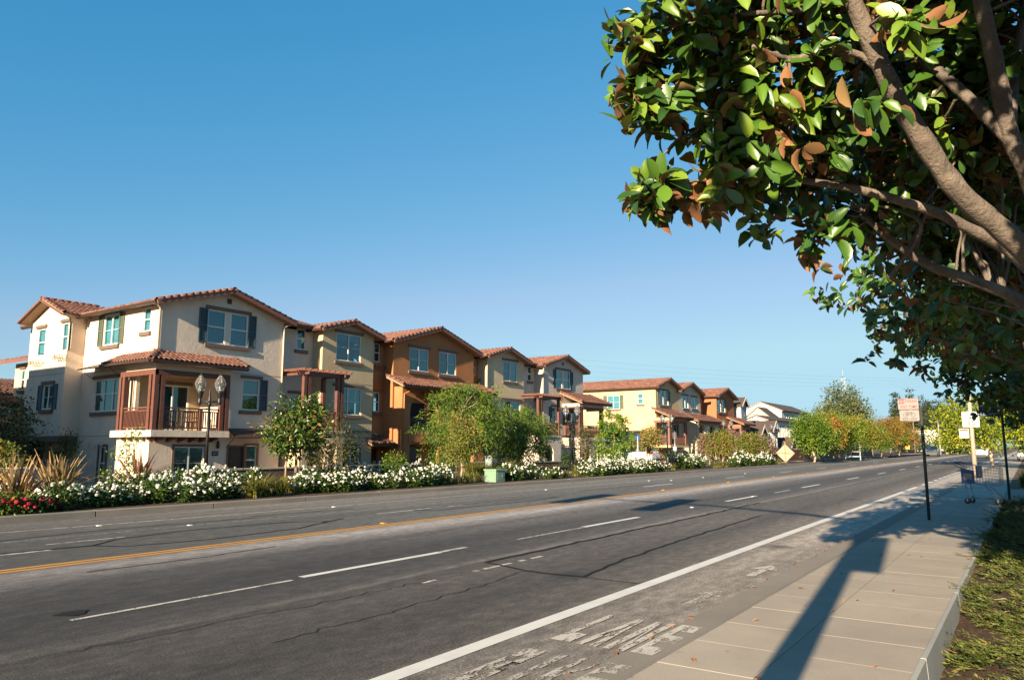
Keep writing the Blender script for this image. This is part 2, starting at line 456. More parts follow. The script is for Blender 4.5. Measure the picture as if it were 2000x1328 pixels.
# ================================================================== setting: ground, road, pavements
def asphalt_mat():
    m, nt, b = newmat('asphalt')
    p = pos(nt)
    sep = N(nt, 'ShaderNodeSeparateXYZ'); nt.links.new(p, sep.inputs[0])
    wob = noise(nt, p, 0.8, 3, 0.6, (0.25, 1, 1))
    y = math_n(nt, 'ADD', sep.outputs[1], math_n(nt, 'MULTIPLY', math_n(nt, 'SUBTRACT', wob, 0.5), 0.35))
    yn = math_n(nt, 'DIVIDE', y, 20.0)
    q = lambda v: v / 20.0
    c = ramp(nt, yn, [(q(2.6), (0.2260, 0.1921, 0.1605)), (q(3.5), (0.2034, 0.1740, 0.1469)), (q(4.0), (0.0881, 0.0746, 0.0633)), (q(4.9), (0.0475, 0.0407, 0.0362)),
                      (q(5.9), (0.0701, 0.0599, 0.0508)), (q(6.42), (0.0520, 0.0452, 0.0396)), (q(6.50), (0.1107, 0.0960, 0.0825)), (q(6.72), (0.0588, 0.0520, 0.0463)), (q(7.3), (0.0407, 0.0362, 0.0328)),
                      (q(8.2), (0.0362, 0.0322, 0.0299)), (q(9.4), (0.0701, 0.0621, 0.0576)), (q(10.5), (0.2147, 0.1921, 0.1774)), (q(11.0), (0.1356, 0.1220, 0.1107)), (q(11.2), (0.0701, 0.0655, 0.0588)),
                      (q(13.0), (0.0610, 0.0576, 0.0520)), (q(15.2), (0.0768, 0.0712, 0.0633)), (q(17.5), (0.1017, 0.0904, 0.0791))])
    # the stretch nearest the crossing was resurfaced later and is darker
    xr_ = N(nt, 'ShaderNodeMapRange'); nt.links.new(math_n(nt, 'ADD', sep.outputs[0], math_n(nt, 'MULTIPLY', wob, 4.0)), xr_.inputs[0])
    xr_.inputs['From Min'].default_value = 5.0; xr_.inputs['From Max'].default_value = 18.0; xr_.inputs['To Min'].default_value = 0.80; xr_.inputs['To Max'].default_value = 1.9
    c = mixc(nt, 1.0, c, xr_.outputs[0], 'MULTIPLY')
    # tyre-dark and worn streaks along the traffic
    st = noise(nt, p, 1.0, 5, 0.62, (0.07, 1.3, 1))
    c = mixc(nt, ramp(nt, st, [(0.36, (0.36,) * 3), (0.58, (0, 0, 0))]), c, (0.0269, 0.0246, 0.0231))
    st2 = noise(nt, p, 2.4, 6, 0.7, (0.22, 1.0, 1))
    c = mixc(nt, ramp(nt, st2, [(0.52, (0, 0, 0)), (0.75, (0.42,) * 3)]), c, (0.0861, 0.0776, 0.0699))
    # oil spots
    vo = N(nt, 'ShaderNodeTexVoronoi'); vo.inputs['Scale'].default_value = 0.23; nt.links.new(p, vo.inputs['Vector'])
    c = mixc(nt, ramp(nt, vo.outputs['Distance'], [(0.03, (0.65,) * 3), (0.085, (0, 0, 0))]), c, (0.0169, 0.0162, 0.0154))
    # stone chips
    md = noise(nt, p, 6.5, 6, 0.72, (0.55, 1.0, 1))
    c = mixc(nt, 1.0, c, ramp(nt, md, [(0.32, (0.62,) * 3), (0.5, (0.98,) * 3), (0.66, (1.42,) * 3)]), 'MULTIPLY')
    ag = noise(nt, p, 42, 3, 0.75)
    c = mixc(nt, 0.75, c, ramp(nt, ag, [(0.33, (0.42,) * 3), (0.5, (0.95,) * 3), (0.68, (1.75,) * 3)]), 'MULTIPLY')
    nt.links.new(c, b.inputs['Base Color'])
    b.inputs['Roughness'].default_value = 0.82
    b.inputs['Specular IOR Level'].default_value = 0.35
    h = math_n(nt, 'ADD', noise(nt, p, 60, 2, 0.7), math_n(nt, 'MULTIPLY', noise(nt, p, 9, 3), 0.8))
    bump(nt, b, h, 0.5, 0.012)
    return m
M['asphalt'] = asphalt_mat()

def concrete_mat(name, col, sc=1.0, slab=False):
    m, nt, b = newmat(name)
    p = pos(nt)
    f = noise(nt, p, 1.1 * sc, 6, 0.65)
    c = ramp(nt, f, [(0.3, tuple(x * 0.86 for x in col)), (0.7, tuple(x * 1.08 for x in col))])
    if slab:
        oi = N(nt, 'ShaderNodeObjectInfo')
        c = mixc(nt, 1.0, c, ramp(nt, oi.outputs['Random'], [(0, (0.93, 0.93, 0.94)), (1, (1.05, 1.03, 1.0))]), 'MULTIPLY')
    sp = noise(nt, p, 55, 4, 0.7)
    c = mixc(nt, 0.35, c, ramp(nt, sp, [(0.3, (0.6,) * 3), (0.55, (1.05,) * 3)]), 'MULTIPLY')
    dk = noise(nt, p, 3.5, 5, 0.75)
    c = mixc(nt, ramp(nt, dk, [(0.6, (0, 0, 0)), (0.78, (0.45,) * 3)]), c, tuple(x * 0.45 for x in col))
    vo = N(nt, 'ShaderNodeTexVoronoi'); vo.inputs['Scale'].default_value = 2.6; nt.links.new(p, vo.inputs['Vector'])      # gum and drip spots
    c = mixc(nt, ramp(nt, vo.outputs['Distance'], [(0.035, (0.6,) * 3), (0.06, (0, 0, 0))]), c, tuple(x * 0.35 for x in col))
    bl = noise(nt, p, 0.45, 5, 0.6)
    c = mixc(nt, ramp(nt, bl, [(0.42, (0, 0, 0)), (0.7, (0.32,) * 3)]), c, tuple(x * 0.55 for x in col))
    nt.links.new(c, b.inputs['Base Color']); b.inputs['Roughness'].default_value = 0.9
    b.inputs['Specular IOR Level'].default_value = 0.25
    bump(nt, b, noise(nt, p, 80, 3, 0.7), 0.3, 0.005)
    return m
M['walk'] = concrete_mat('sidewalk_concrete', (0.345, 0.298, 0.245), slab=True)
M['gutterpan'] = concrete_mat('gutter_concrete', (0.225, 0.196, 0.163))
M['kerb'] = concrete_mat('kerb_concrete', (0.33, 0.33, 0.31), slab=True)
M['kerb_far'] = concrete_mat('far_kerb_concrete', (0.20, 0.18, 0.155), slab=True)

def soil_mat(name, a, bcol, sc):
    m, nt, b = newmat(name)
    p = pos(nt)
    f = noise(nt, p, sc, 6, 0.75)
    c = ramp(nt, f, [(0.3, a), (0.62, bcol), (0.8, tuple(min(1, x * 1.9) for x in bcol))])
    nt.links.new(c, b.inputs['Base Color']); b.inputs['Roughness'].default_value = 0.95
    b.inputs['Specular IOR Level'].default_value = 0.1
    bump(nt, b, noise(nt, p, sc * 2, 5, 0.8), 0.9, 0.03)
    return m
M['mulch'] = soil_mat('bark_mulch', (0.035, 0.024, 0.018), (0.105, 0.070, 0.050), 22)
M['earth'] = soil_mat('bare_earth', (0.075, 0.058, 0.040), (0.15, 0.115, 0.075), 2.5)

def paint_mat(name, col, wear, scale=9.0, stretch=(0.6, 1.6, 1)):
    """road paint, worn through to the asphalt in places"""
    m, nt, b = newmat(name)
    p = pos(nt)
    f = math_n(nt, 'ADD', math_n(nt, 'MULTIPLY', noise(nt, p, scale, 6, 0.75, stretch), 0.7), math_n(nt, 'MULTIPLY', noise(nt, p, 55, 2, 0.7), 0.3))
    a = N(nt, 'ShaderNodeMapRange'); nt.links.new(f, a.inputs[0])
    a.inputs['From Min'].default_value = wear - 0.03; a.inputs['From Max'].default_value = wear + 0.03
    c = ramp(nt, noise(nt, p, 3, 4), [(0.3, tuple(x * 0.85 for x in col)), (0.7, col)])
    nt.links.new(c, b.inputs['Base Color']); b.inputs['Roughness'].default_value = 0.7
    nt.links.new(a.outputs[0], b.inputs['Alpha'])
    return m
M['p_white'] = paint_mat('white_road_paint', (0.60, 0.575, 0.53), 0.30)
M['p_worn'] = paint_mat('worn_white_paint', (0.50, 0.45, 0.385), 0.465)
M['p_faint'] = paint_mat('faded_white_paint', (0.44, 0.39, 0.33), 0.50)
M['p_yellow'] = paint_mat('yellow_road_paint', (0.50, 0.23, 0.026), 0.35)
M['p_green'] = paint_mat('green_survey_paint', (0.05, 0.33, 0.16), 0.4)
M['p_blue'] = paint_mat('blue_survey_paint', (0.14, 0.33, 0.60), 0.35)
M['tar'] = plain('crack_sealant', (0.020, 0.019, 0.018), 0.85, 0.2, 5, spec=0.15)

XN, XF = -45.0, 420.0
# one sheet of ground out to the horizon, below everything else
g = MB(); g.quad((-6000, -6000, -0.72), (6000, -6000, -0.72), (6000, 6000, -0.72), (-6000, 6000, -0.72))
struct(g.build('ground', M['earth']))

def far_kerb_y(x):
    return 17.9 - 0.020 * (min(max(x, -10), 60) - 7)
# road sheet
rd = MB(); xs = [XN, 0, 10, 20, 30, 40, 50, 60, 80, 120, 200, 300, XF]
for x0, x1 in zip(xs[:-1], xs[1:]):
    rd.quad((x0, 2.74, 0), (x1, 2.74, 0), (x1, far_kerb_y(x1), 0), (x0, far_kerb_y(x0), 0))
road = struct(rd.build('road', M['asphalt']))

def strip(pts, w, z, mb=None):
    """flat ribbon along a polyline on the road"""
    mb = mb or MB(); n = len(pts); L = []; Rr = []
    for i, p in enumerate(pts):
        a = Vector(pts[max(i - 1, 0)]); c = Vector(pts[min(i + 1, n - 1)])
        d = (c - a).normalized(); nn = Vector((-d.y, d.x)); ww = w[i] if hasattr(w, '__len__') else w
        L.append(Vector(p) + nn * ww / 2); Rr.append(Vector(p) - nn * ww / 2)
    for i in range(n - 1):
        mb.quad((*Rr[i], z), (*Rr[i + 1], z), (*L[i + 1], z), (*L[i], z))
    return mb
def mark(name, pts, w, mat, z=0.004):
    return strip(pts, w, z).build(name, M[mat], road)
for dy in (-0.095, 0.095):
    mark('yellow_centre_line', [(XN, 11.05 + dy), (20, 11.05 + dy), (60, 11.3 + dy), (150, 11.2 + dy), (250, 11.1 + dy)], 0.115, 'p_yellow')
mark('white_edge_line', [(XN, 3.80), (34, 3.82)], 0.165, 'p_white')
x = 36.0
while x < 120:
    mark('white_edge_dash', [(x, 3.82), (x + 1.2, 3.82)], 0.15, 'p_white'); x += 2.4
mark('white_edge_line', [(50, 2.95), (160, 2.95)], 0.12, 'p_white')
# lane dashes, near carriageway: fresh dash over older, thinner ones
for x0, x1, yy, w, mt in [(6.35, 9.0, 7.55, 0.12, 'p_white'), (9.0, 9.7, 7.57, 0.10, 'p_worn'), (3.6, 6.15, 7.47, 0.065, 'p_worn'), (11.0, 13.3, 7.47, 0.06, 'p_worn'),
                          (13.4, 16.0, 7.5, 0.13, 'p_white'), (22.0, 25.0, 7.5, 0.13, 'p_white'), (27.0, 29.0, 7.45, 0.1, 'p_worn'), (31, 34, 7.5, 0.13, 'p_white'),
                          (-6, -3, 7.5, 0.12, 'p_white')]:
    mark('white_lane_dash', [(x0, yy), (x1, yy)], w, mt)
for k in range(11):
    mark('white_lane_dash', [(40 + k * 9, 7.5), (43 + k * 9, 7.5)], 0.13, 'p_white')
for x0, x1 in [(6.9, 7.15), (7.9, 8.0), (8.1, 8.75), (8.95, 9.1), (9.25, 9.55)]:
    mark('paint_remnant', [(x0, 6.05), (x1, 6.05)], 0.07, 'p_worn')
# far carriageway
for x0, x1, yy, w, mt in [(-2, 5.75, 12.72, 0.12, 'p_worn'), (6.0, 7.3, 13.45, 0.07, 'p_worn'), (13.2, 16.5, 13.05, 0.10, 'p_worn'), (28, 31, 12.9, 0.12, 'p_white'), (38, 41, 12.9, 0.12, 'p_white'),
                          (48, 51, 12.9, 0.12, 'p_white'), (58, 61, 12.9, 0.12, 'p_white'), (70, 73, 12.9, 0.12, 'p_white'), (82, 85, 12.9, 0.12, 'p_white')]:
    mark('white_lane_dash', [(x0, yy), (x1, yy)], w, mt)
mark('far_edge_line', [(XN, 16.1), (6, 16.0), (14, 15.6), (30, 15.2), (60, 14.9), (120, 14.9)], 0.085, 'p_worn')
mark('faint_lane_seam', [(XN, 14.5), (6, 14.35), (14, 14.1), (30, 13.9)], 0.05, 'p_faint')
# gutter-side bands worn pale on the far side
mark('gutter_seam', [(XN, 17.35), (7, 17.25), (30, 16.8), (60, 16.3)], 0.06, 'p_faint')
# raised reflectors
rf = MB(); rf.add([(-.06, -.06, 0), (.06, -.06, 0), (.06, .06, 0), (-.06, .06, 0), (-.035, -.045, .02), (.035, -.045, .02), (.035, .045, .02), (-.035, .045, .02)],
                  [(4, 5, 6, 7), (0, 1, 5, 4), (1, 2, 6, 5), (2, 3, 7, 6), (3, 0, 4, 7)])
r0 = rf.build('lane_reflector', M['white'], road)
spots = [(8.0, 15.75), (9.1, 14.3), (14.0, 15.45), (24, 15.0), (33, 14.9), (34, 14.2), (38, 14.1), (19.3, 7.5), (24.6, 7.5), (45, 14.1)]
for i, (x, y) in enumerate(spots):
    o = r0 if i == 0 else mesh_obj('lane_reflector', r0.data, road)
    o.location = (x, y, 0.001); o.scale = (.75, .75, .75)
ry = MB(); ry.v = list(rf.v); ry.f = list(rf.f); ry.mi = list(rf.mi); ry.sm = list(rf.sm)
r1 = ry.build('yellow_reflector', M['p_yellow'], road)
for i in range(10):
    o = r1 if i == 0 else mesh_obj('yellow_reflector', r1.data, road)
    o.location = (11.6 + i * 7.3, 11.27, 0.006)
# sealed cracks and loops
rs = random.Random(5)
def wob(pts, amp=0.05, step=0.5):
    out = []
    for (a, b) in zip(pts[:-1], pts[1:]):
        a = Vector(a); b = Vector(b); n = max(1, int((b - a).length / step))
        for i in range(n): 
            q = a.lerp(b, i / n); out.append((q.x + rs.uniform(-amp, amp), q.y + rs.uniform(-amp, amp)))
    out.append(tuple(pts[-1])); return out
for pts, w in [([(8.6, 6.35), (11, 6.4), (15, 6.42), (22, 6.5)], 0.09), ([(8.6, 6.35), (8.35, 5.6), (8.3, 4.95), (8.35, 4.7)], 0.07), ([(8.35, 4.7), (10, 4.9), (13, 5.1), (18, 5.3)], 0.06), ([(8.35, 4.7), (8.3, 3.9)], 0.025),
               ([(6.4, 12.7), (7.0, 13.2), (8.6, 13.45), (10.6, 13.2), (11.3, 12.6)], 0.06), ([(6.4, 12.7), (6.6, 12.15), (8, 11.9), (10, 12.0), (11.3, 12.6)], 0.06), ([(5.0, 12.9), (6.4, 12.7)], 0.12), ([(11.0, 12.5), (11.9, 12.8)], 0.08),
               ([(14.3, 12.9), (16, 13.1), (20, 13.0), (21, 12.6)], 0.05), ([(14.3, 12.9), (15, 12.5), (19, 12.3), (21, 12.6)], 0.05), ([(5.0, 10.1), (6.5, 10.05), (8.0, 10.15)], 0.04), ([(5.5, 14.6), (8, 14.9), (11, 14.6)], 0.05), ([(11, 14.9), (14, 14.7)], 0.06), ([(24, 13.6), (30, 13.4)], 0.06)]:
    strip(wob(pts, 0.03, .3), w * .8, 0.0065).build('crack_seal', M['tar'], road)
for pts in [[(3.0, 6.35), (4.2, 6.25), (5.5, 6.15), (7.2, 6.1)], [(4.1, 5.3), (5.5, 5.25), (8.3, 5.5)]]:
    strip(wob(pts, 0.05, 0.12), 0.012, 0.0062).build('crack', M['tar'], road)
sp = MB(); sp.add([(3.75 + 0.14 * math.cos(t) * (1 + .3 * math.sin(3 * t)), 7.75 + 0.12 * math.sin(t), 0.0068) for t in np.linspace(0, 2 * math.pi, 18, endpoint=False)], [tuple(range(18))])
sp.build('tar_spot', M['tar'], road)

FONT = bpy.data.fonts[0] if bpy.data.fonts else None
def text_mesh(txt, size=1.0, align='CENTER', spacing=1.0, bold=0.0):
    cu = bpy.data.curves.new('lettering', 'FONT'); cu.body = txt; cu.size = size; cu.align_x = align; cu.space_character = spacing
    cu.offset = bold; cu.resolution_u = 3
    o = bpy.data.objects.new('lettering', cu); COL.objects.link(o)
    dg = bpy.context.evaluated_depsgraph_get()
    me = bpy.data.meshes.new_from_object(o.evaluated_get(dg))
    bpy.data.objects.remove(o)
    return me
def letter(name, txt, mat, parent, mtx, size=1.0, spacing=1.0, bold=0.0, sx=1.0, sy=1.0, align='CENTER'):
    """flat lettering, mtx places it (x right, y up, z outwards)"""
    me = text_mesh(txt, size, align, spacing, bold)
    me.transform(Matrix.Diagonal((sx, sy, 1, 1))); me.transform(mtx)
    me.materials.clear(); me.materials.append(mat)
    o = bpy.data.objects.new(name, me); COL.objects.link(o)
    child(o, parent); return o
def road_poly(name, polys, mat, par, z):
    mb = MB()
    for p in polys: mb.add([(x, y, z) for x, y in p], [tuple(range(len(p)))])
    return mb.build(name, M[mat], par)
# cycle-lane legend: tall letters reading along the traffic (+X up, -Y right); the last letter runs onto the gutter
def legend(chars, x0, h, y_left, w, gap, mat, name):
    y = y_left; t = 0.065
    for ch in chars:
        P = []
        if ch == 'L': P = [[(x0, y), (x0, y - w), (x0 + .3, y - w), (x0 + .3, y - t), (x0 + h, y - t), (x0 + h, y)]]
        if ch == 'A': P = [[(x0, y), (x0, y - t), (x0 + h, y - w / 2 - t * .3), (x0 + h, y - w / 2 + t * .5)], [(x0, y - w + t), (x0, y - w), (x0 + h, y - w / 2 - t * .5), (x0 + h, y - w / 2 - t * .3)], [(x0 + h * .32, y - w * .25), (x0 + h * .32, y - w * .75), (x0 + h * .48, y - w * .68), (x0 + h * .48, y - w * .32)]]
        if ch == 'N': P = [[(x0, y), (x0, y - t), (x0 + h, y - t), (x0 + h, y)], [(x0 + h, y - t), (x0 + h * .75, y - t), (x0, y - w + t), (x0 + h * .25, y - w + t)], [(x0, y - w + t), (x0, y - w), (x0 + h, y - w), (x0 + h, y - w + t)]]
        if ch == 'E': P = [[(x0, y), (x0, y - t), (x0 + h, y - t), (x0 + h, y)]] + [[(x0 + k, y - t), (x0 + k, y - w), (x0 + k + .24, y - w), (x0 + k + .24, y - t)] for k in (0, h / 2 - .12, h - .24)]
        if ch == 'B': P = [[(x0, y), (x0, y - t), (x0 + h, y - t), (x0 + h, y)]] + [[(x0 + k, y - t), (x0 + k, y - w), (x0 + k + .24, y - w), (x0 + k + .24, y - t)] for k in (0, h / 2 - .12, h - .24)] + [[(x0 + .24, y - w + t), (x0 + .24, y - w), (x0 + h - .24, y - w), (x0 + h - .24, y - w + t)]]
        if ch == 'I': P = [[(x0, y - w * .4), (x0, y - w * .4 - t), (x0 + h, y - w * .4 - t), (x0 + h, y - w * .4)]]
        if ch == 'K': P = [[(x0, y), (x0, y - t), (x0 + h, y - t), (x0 + h, y)], [(x0 + h * .5, y - t), (x0 + h * .4, y - t), (x0 + h - .2, y - w), (x0 + h, y - w)], [(x0 + h * .5, y - t), (x0 + h * .4, y - t), (x0, y - w), (x0 + .2, y - w)]]
        road_poly(name, [[(a + 0.0, b) for a, b in q][::-1] for q in P], mat, road, 0.0085 if y > 2.9 else 0.0125)
        y -= w + gap
legend('LANE', 5.55, 1.08, 3.44, 0.19, 0.055, 'p_worn', 'lane_legend_letter')
legend('BIKE', 4.2, 1.0, 3.44, 0.19, 0.055, 'p_faint', 'bike_legend_letter')
for (x0, yc, mt) in ((7.45, 2.99, 'p_faint'), (9.55, 2.99, 'p_worn')):
    road_poly('cycle_lane_arrow', [[(x0, yc - .055), (x0 + .62, yc - .055), (x0 + .62, yc + .055), (x0, yc + .055)], [(x0 + .60, yc - .17), (x0 + 1.0, yc - .02), (x0 + 1.0, yc + .02), (x0 + .60, yc + .17)]], mt, road, 0.0085)

# ---- near side: gutter pan, rolled kerb, paving slabs, planting bed
gp = MB()
prof = [(2.75, 0.004), (2.46, 0.010), (2.40, 0.045), (2.36, 0.052)]
for (ya, za), (yb, zb) in zip(prof[:-1], prof[1:]):
    gp.quad((XN, yb, zb), (200, yb, zb), (200, ya, za), (XN, ya, za))
struct(gp.build('gutter', M['gutterpan']))
sb = MB(); sb.quad((XN, 0.74, 0.047), (200, 0.74, 0.047), (200, 2.37, 0.047), (XN, 2.37, 0.047))
walk = struct(sb.build('sidewalk', M['gutterpan']))
def slab_mesh(L, W):
    b = 0.004; mb = MB()
    z = 0.055
    o = [(0, 0), (L, 0), (L, W), (0, W)]; i = [(b, b), (L - b, b), (L - b, W - b), (b, W - b)]
    mb.add([(x, y, 0.045) for x, y in o] + [(x, y, z - .0012) for x, y in o] + [(x, y, z) for x, y in i],
           [(8, 9, 10, 11)] + [(4 + k, 4 + (k + 1) % 4, 8 + (k + 1) % 4, 8 + k) for k in range(4)] + [(k, (k + 1) % 4, 4 + (k + 1) % 4, 4 + k) for k in range(4)])
    return mb
sl_a = slab_mesh(0.752, 0.70).build('paving_slab', M['walk'], walk)
sl_b = slab_mesh(0.752, 0.865).build('paving_slab', M['walk'], walk)
k = 0
for i in range(-3, 74):
    for (proto, y0) in ((sl_a, 1.655), (sl_b, 0.785)):
        o = proto if k < 2 else mesh_obj('paving_slab', proto.data, walk)
        k += 1
        o.location = (3.0 + i * 0.757, y0, rs.uniform(-0.0005, 0.0005))
far = MB(); far.quad((59.5, 0.78, 0.053), (200, 0.78, 0.053), (200, 2.36, 0.053), (59.5, 2.36, 0.053))
far.build('far_pavement', M['walk'], walk)
# retaining kerb down to the planting bed
kb = MB()
kb.prism([(0, 0.782, -0.40), (0, 0.782, 0.066), (0, 0.775, 0.072), (0, 0.750, 0.072), (0, 0.742, 0.066), (0, 0.715, -0.40)], (2.98, 0, 0))
kerb_near = struct(MB().quad((XN, .70, -.42), (40, .70, -.42), (40, .79, -.42), (XN, .79, -.42)).build('bed_kerb', M['kerb']))
k0 = kb.build('kerb_stone', M['kerb'], kerb_near)
for i in range(-3, 8):
    o = k0 if i == -3 else mesh_obj('kerb_stone', k0.data, kerb_near)
    o.location = (0.4 + 3.0 * i, 0, 0)

def hill(x, y):
    k = min(1.0, max(0.0, (x - 7.5) / 4.0)); b0 = -0.20 + 0.19 * k
    z = b0 + 0.05 * math.sin(x * 1.3 + y) + 0.04 * math.sin(2.7 * x - 1.9 * y) + 0.03 * math.sin(5.1 * x + 4.3 * y)
    z += max(0, -y) * 0.06
    if y > 0.35: z = z * 0.4 + b0 * 0.6
    return z
bd = MB(); nx, ny = 180, 44
xs = np.linspace(-6, 26.5, nx); ys = np.linspace(-7, 0.755, ny)
bd.v = [(x, y, hill(x, y) + rs.uniform(-.012, .012)) for x in xs for y in ys]
bd.f = [[i * ny + j, (i + 1) * ny + j, (i + 1) * ny + j + 1, i * ny + j + 1] for i in range(nx - 1) for j in range(ny - 1)]
bd.mi = [0] * len(bd.f); bd.sm = [True] * len(bd.f)
struct(bd.build('planting_bed', M['mulch']))
# driveway across the pavement, and the ground on that side
dv = MB(); dv.box(26.5, 33.5, -30, 0.784, -0.6, 0.045)
struct(dv.build('driveway', M['gutterpan']))
rg = MB(); rg.quad((33.5, -60, 0.05), (420, -60, 0.05), (420, 0.78, 0.05), (33.5, 0.78, 0.05)); rg.quad((-45, -60, -0.2), (26.5, -60, -0.2), (26.5, -7, -0.2), (-45, -7, -0.2)); rg.quad((-45, -7, -0.2), (-6, -7, -0.2), (-6, 0.7, -0.2), (-45, 0.7, -0.2))
struct(rg.build('verge', M['earth']))

# ---- far side: kerb stones, planting strip, pavement
fk = MB()
fk.prism([(0, 0, -0.02), (0, 0.02, 0.12), (0, 0.035, 0.135), (0, 0.17, 0.14), (0, 0.17, -0.02)][::-1], (2.97, 0, 0))
fkm = struct(MB().quad((XN, 17.9, -0.03), (120, 16.9, -0.03), (120, 17.0, -0.03), (XN, 18.0, -0.03)).build('far_kerb', M['kerb_far']))
f0 = fk.build('kerb_stone', M['kerb_far'], fkm)
for i in range(48):
    x = -24 + 3.0 * i
    o = f0 if i == 0 else mesh_obj('kerb_stone', f0.data, fkm)
    o.location = (x, far_kerb_y(x), rs.uniform(-.003, .003)); o.rotation_euler = (0, 0, math.atan2(far_kerb_y(x + 3) - far_kerb_y(x), 3))
fb = MB()
for x0, x1 in zip([-45, 0, 17.2, 40, 60, 120][:-1], [-45, 0, 17.2, 40, 60, 120][1:]):
    fb.quad((x0, far_kerb_y(x0) + .15, .125), (x1, far_kerb_y(x1) + .15, .125), (x1, 23.45 if x1 <= 18 else 30.45, .125), (x0, 23.45 if x1 <= 18 else 30.45, .125))
fb.quad((120, 17, .125), (300, 17, .125), (300, 30.45, .125), (120, 30.45, .125))
struct(fb.build('planting_strip', M['mulch']))
fw = MB(); fw.box(-45, 58, 21.0, 22.5, 0.0, 0.15); fw.box(72, 220, 18.6, 20.0, 0.0, 0.15)
struct(fw.build('far_pavement', M['walk']))
ss = MB(); ss.quad((-30, 23.4, 0.13), (17.2, 23.4, 0.13), (17.2, 30, -0.62), (-30, 30, -0.62)); ss.quad((-30, 30, -.62), (17.2, 30, -.62), (17.2, 62, -.62), (-30, 62, -.62)); ss.quad((58.6, 23.4, 0.14), (73.5, 23.4, 0.14), (73.5, 60, -0.3), (58.6, 60, -0.3))
struct(ss.build('side_street', M['asphalt']))
yd = MB(); yd.quad((17.2, 30.5, -0.6), (58.6, 30.5, -0.6), (58.6, 60, -0.6), (17.2, 60, -0.6)); yd.quad((73.5, 30.5, -0.6), (300, 30.5, -0.6), (300, 60, -0.6), (73.5, 60, -0.6))
struct(yd.build('yard', M['earth']))
# ================================================================== buildings
def barrel_mesh(name, L, r0, r1, th=0.018, seg=8):
    """half-round clay tile lying along +X, arch in Z"""
    mb = MB(); o = []
    for (x, r) in ((0, r0), (L, r1)):
        for rr in (r, r - th):
            o.append([(x, rr * math.cos(math.pi * i / seg), rr * math.sin(math.pi * i / seg)) for i in range(seg + 1)])
    mb.v = [p for ring in o for p in ring]; n = seg + 1
    def strip2(a, b):
        for i in range(seg):
            mb.f.append([a * n + i, b * n + i, b * n + i + 1, a * n + i + 1]); mb.mi.append(0); mb.sm.append(True)
    strip2(0, 2); strip2(1, 0); strip2(2, 3)
    me = bpy.data.meshes.new(name); me.from_pydata(mb.v, [], mb.f); me.materials.append(M['tile']); me.polygons.foreach_set('use_smooth', mb.sm); me.update()
    return me
TILE = barrel_mesh('roof_tile', 0.44, 0.098, 0.082)
RAKE = barrel_mesh('rake_tile', 0.41, 0.135, 0.110)

def frame_mtx(o, x, y, z):
    m = Matrix((Vector(x), Vector(y), Vector(z))).transposed().to_4x4(); m.translation = Vector(o); return m
def wchild(o, parent, mtx):
    o.parent = parent
    p = parent; m = Matrix.Identity(4); chain = []
    while p is not None: chain.append(p); p = p.parent
    for q in reversed(chain): m = m @ q.matrix_parent_inverse @ Matrix.LocRotScale(q.location, q.rotation_euler, q.scale)
    o.matrix_parent_inverse = m.inverted(); o.matrix_basis = mtx
    return o
def tile_obj(name, me, parent, mtx):
    o = bpy.data.objects.new(name, me); COL.objects.link(o)
    return wchild(o, parent, mtx)

def tile_field(p0, u, s, n, W, L, pitch=0.25, course=0.37):
    u = Vector(u).normalized(); s = Vector(s).normalized(); n = Vector(n).normalized(); p0 = Vector(p0)
    k = 5; nu = max(1, int(round(W / pitch))); cols = nu * k + 1; mb = MB()
    nc = max(1, int(math.ceil(L / course)))
    prof = [0.055 * max(0.0, math.sin(2 * math.pi * (i % k) / k + 0.35)) ** 0.7 for i in range(cols)]
    for c in range(nc):
        s0, s1 = c * course, min(L, (c + 1) * course + 0.03)
        jit = rsb.uniform(-0.004, 0.004)
        o = len(mb.v)
        for (ss, lift) in ((s0, 0.0), (s0, 0.045 + jit), (s1, 0.012)):
            for i in range(cols):
                hgt = prof[i] + lift if lift or ss != s0 else prof[i] * 0.5 - 0.01
                mb.v.append(tuple(p0 + u * (W * i / (cols - 1)) + s * ss + n * hgt))
        for r in range(2):
            for i in range(cols - 1):
                mb.f.append([o + r * cols + i, o + r * cols + i + 1, o + (r + 1) * cols + i + 1, o + (r + 1) * cols + i]); mb.mi.append(0); mb.sm.append(r == 1)
    return mb
rsb = random.Random(3)

def tile_rows(roof, p0, u, s, n, W, L, pitch=0.25, course=0.38, name='roof_tile'):
    """a small roof laid tile by tile (cover tiles over a pan sheet)"""
    u = Vector(u).normalized(); s = Vector(s).normalized(); n = Vector(n).normalized(); p0 = Vector(p0)
    nu = int(W / pitch); off = (W - nu * pitch) / 2 + pitch / 2
    for c in range(int(math.ceil(L / course))):
        for i in range(nu):
            o = p0 + u * (off + i * pitch) + s * (c * course - 0.05 + rsb.uniform(-.012, .012)) + n * (0.012 + rsb.uniform(0, .006))
            ang = rsb.uniform(-0.02, 0.02)
            s2 = (s + u * ang - n * 0.07).normalized(); y2 = n.cross(s2).normalized(); z2 = s2.cross(y2)
            tile_obj(name, TILE, roof, frame_mtx(o, s2, y2, z2))

def rake_line(roof, p, q, side, n):
    """barrel tiles along a gable edge from p (eave) up to q"""
    p = Vector(p); q = Vector(q); d = (q - p); L = d.length; d.normalize(); n = Vector(n)
    k = int(round(L / 0.36)); st = L / k
    for i in range(k):
        z2 = (n + d * 0.05).normalized(); x2 = (d - z2 * d.dot(z2)).normalized(); y2 = z2.cross(x2)
        tile_obj('rake_tile', RAKE, roof, frame_mtx(p + d * (i * st) + n * (0.02 + rsb.uniform(0, .012)), x2, y2, z2))

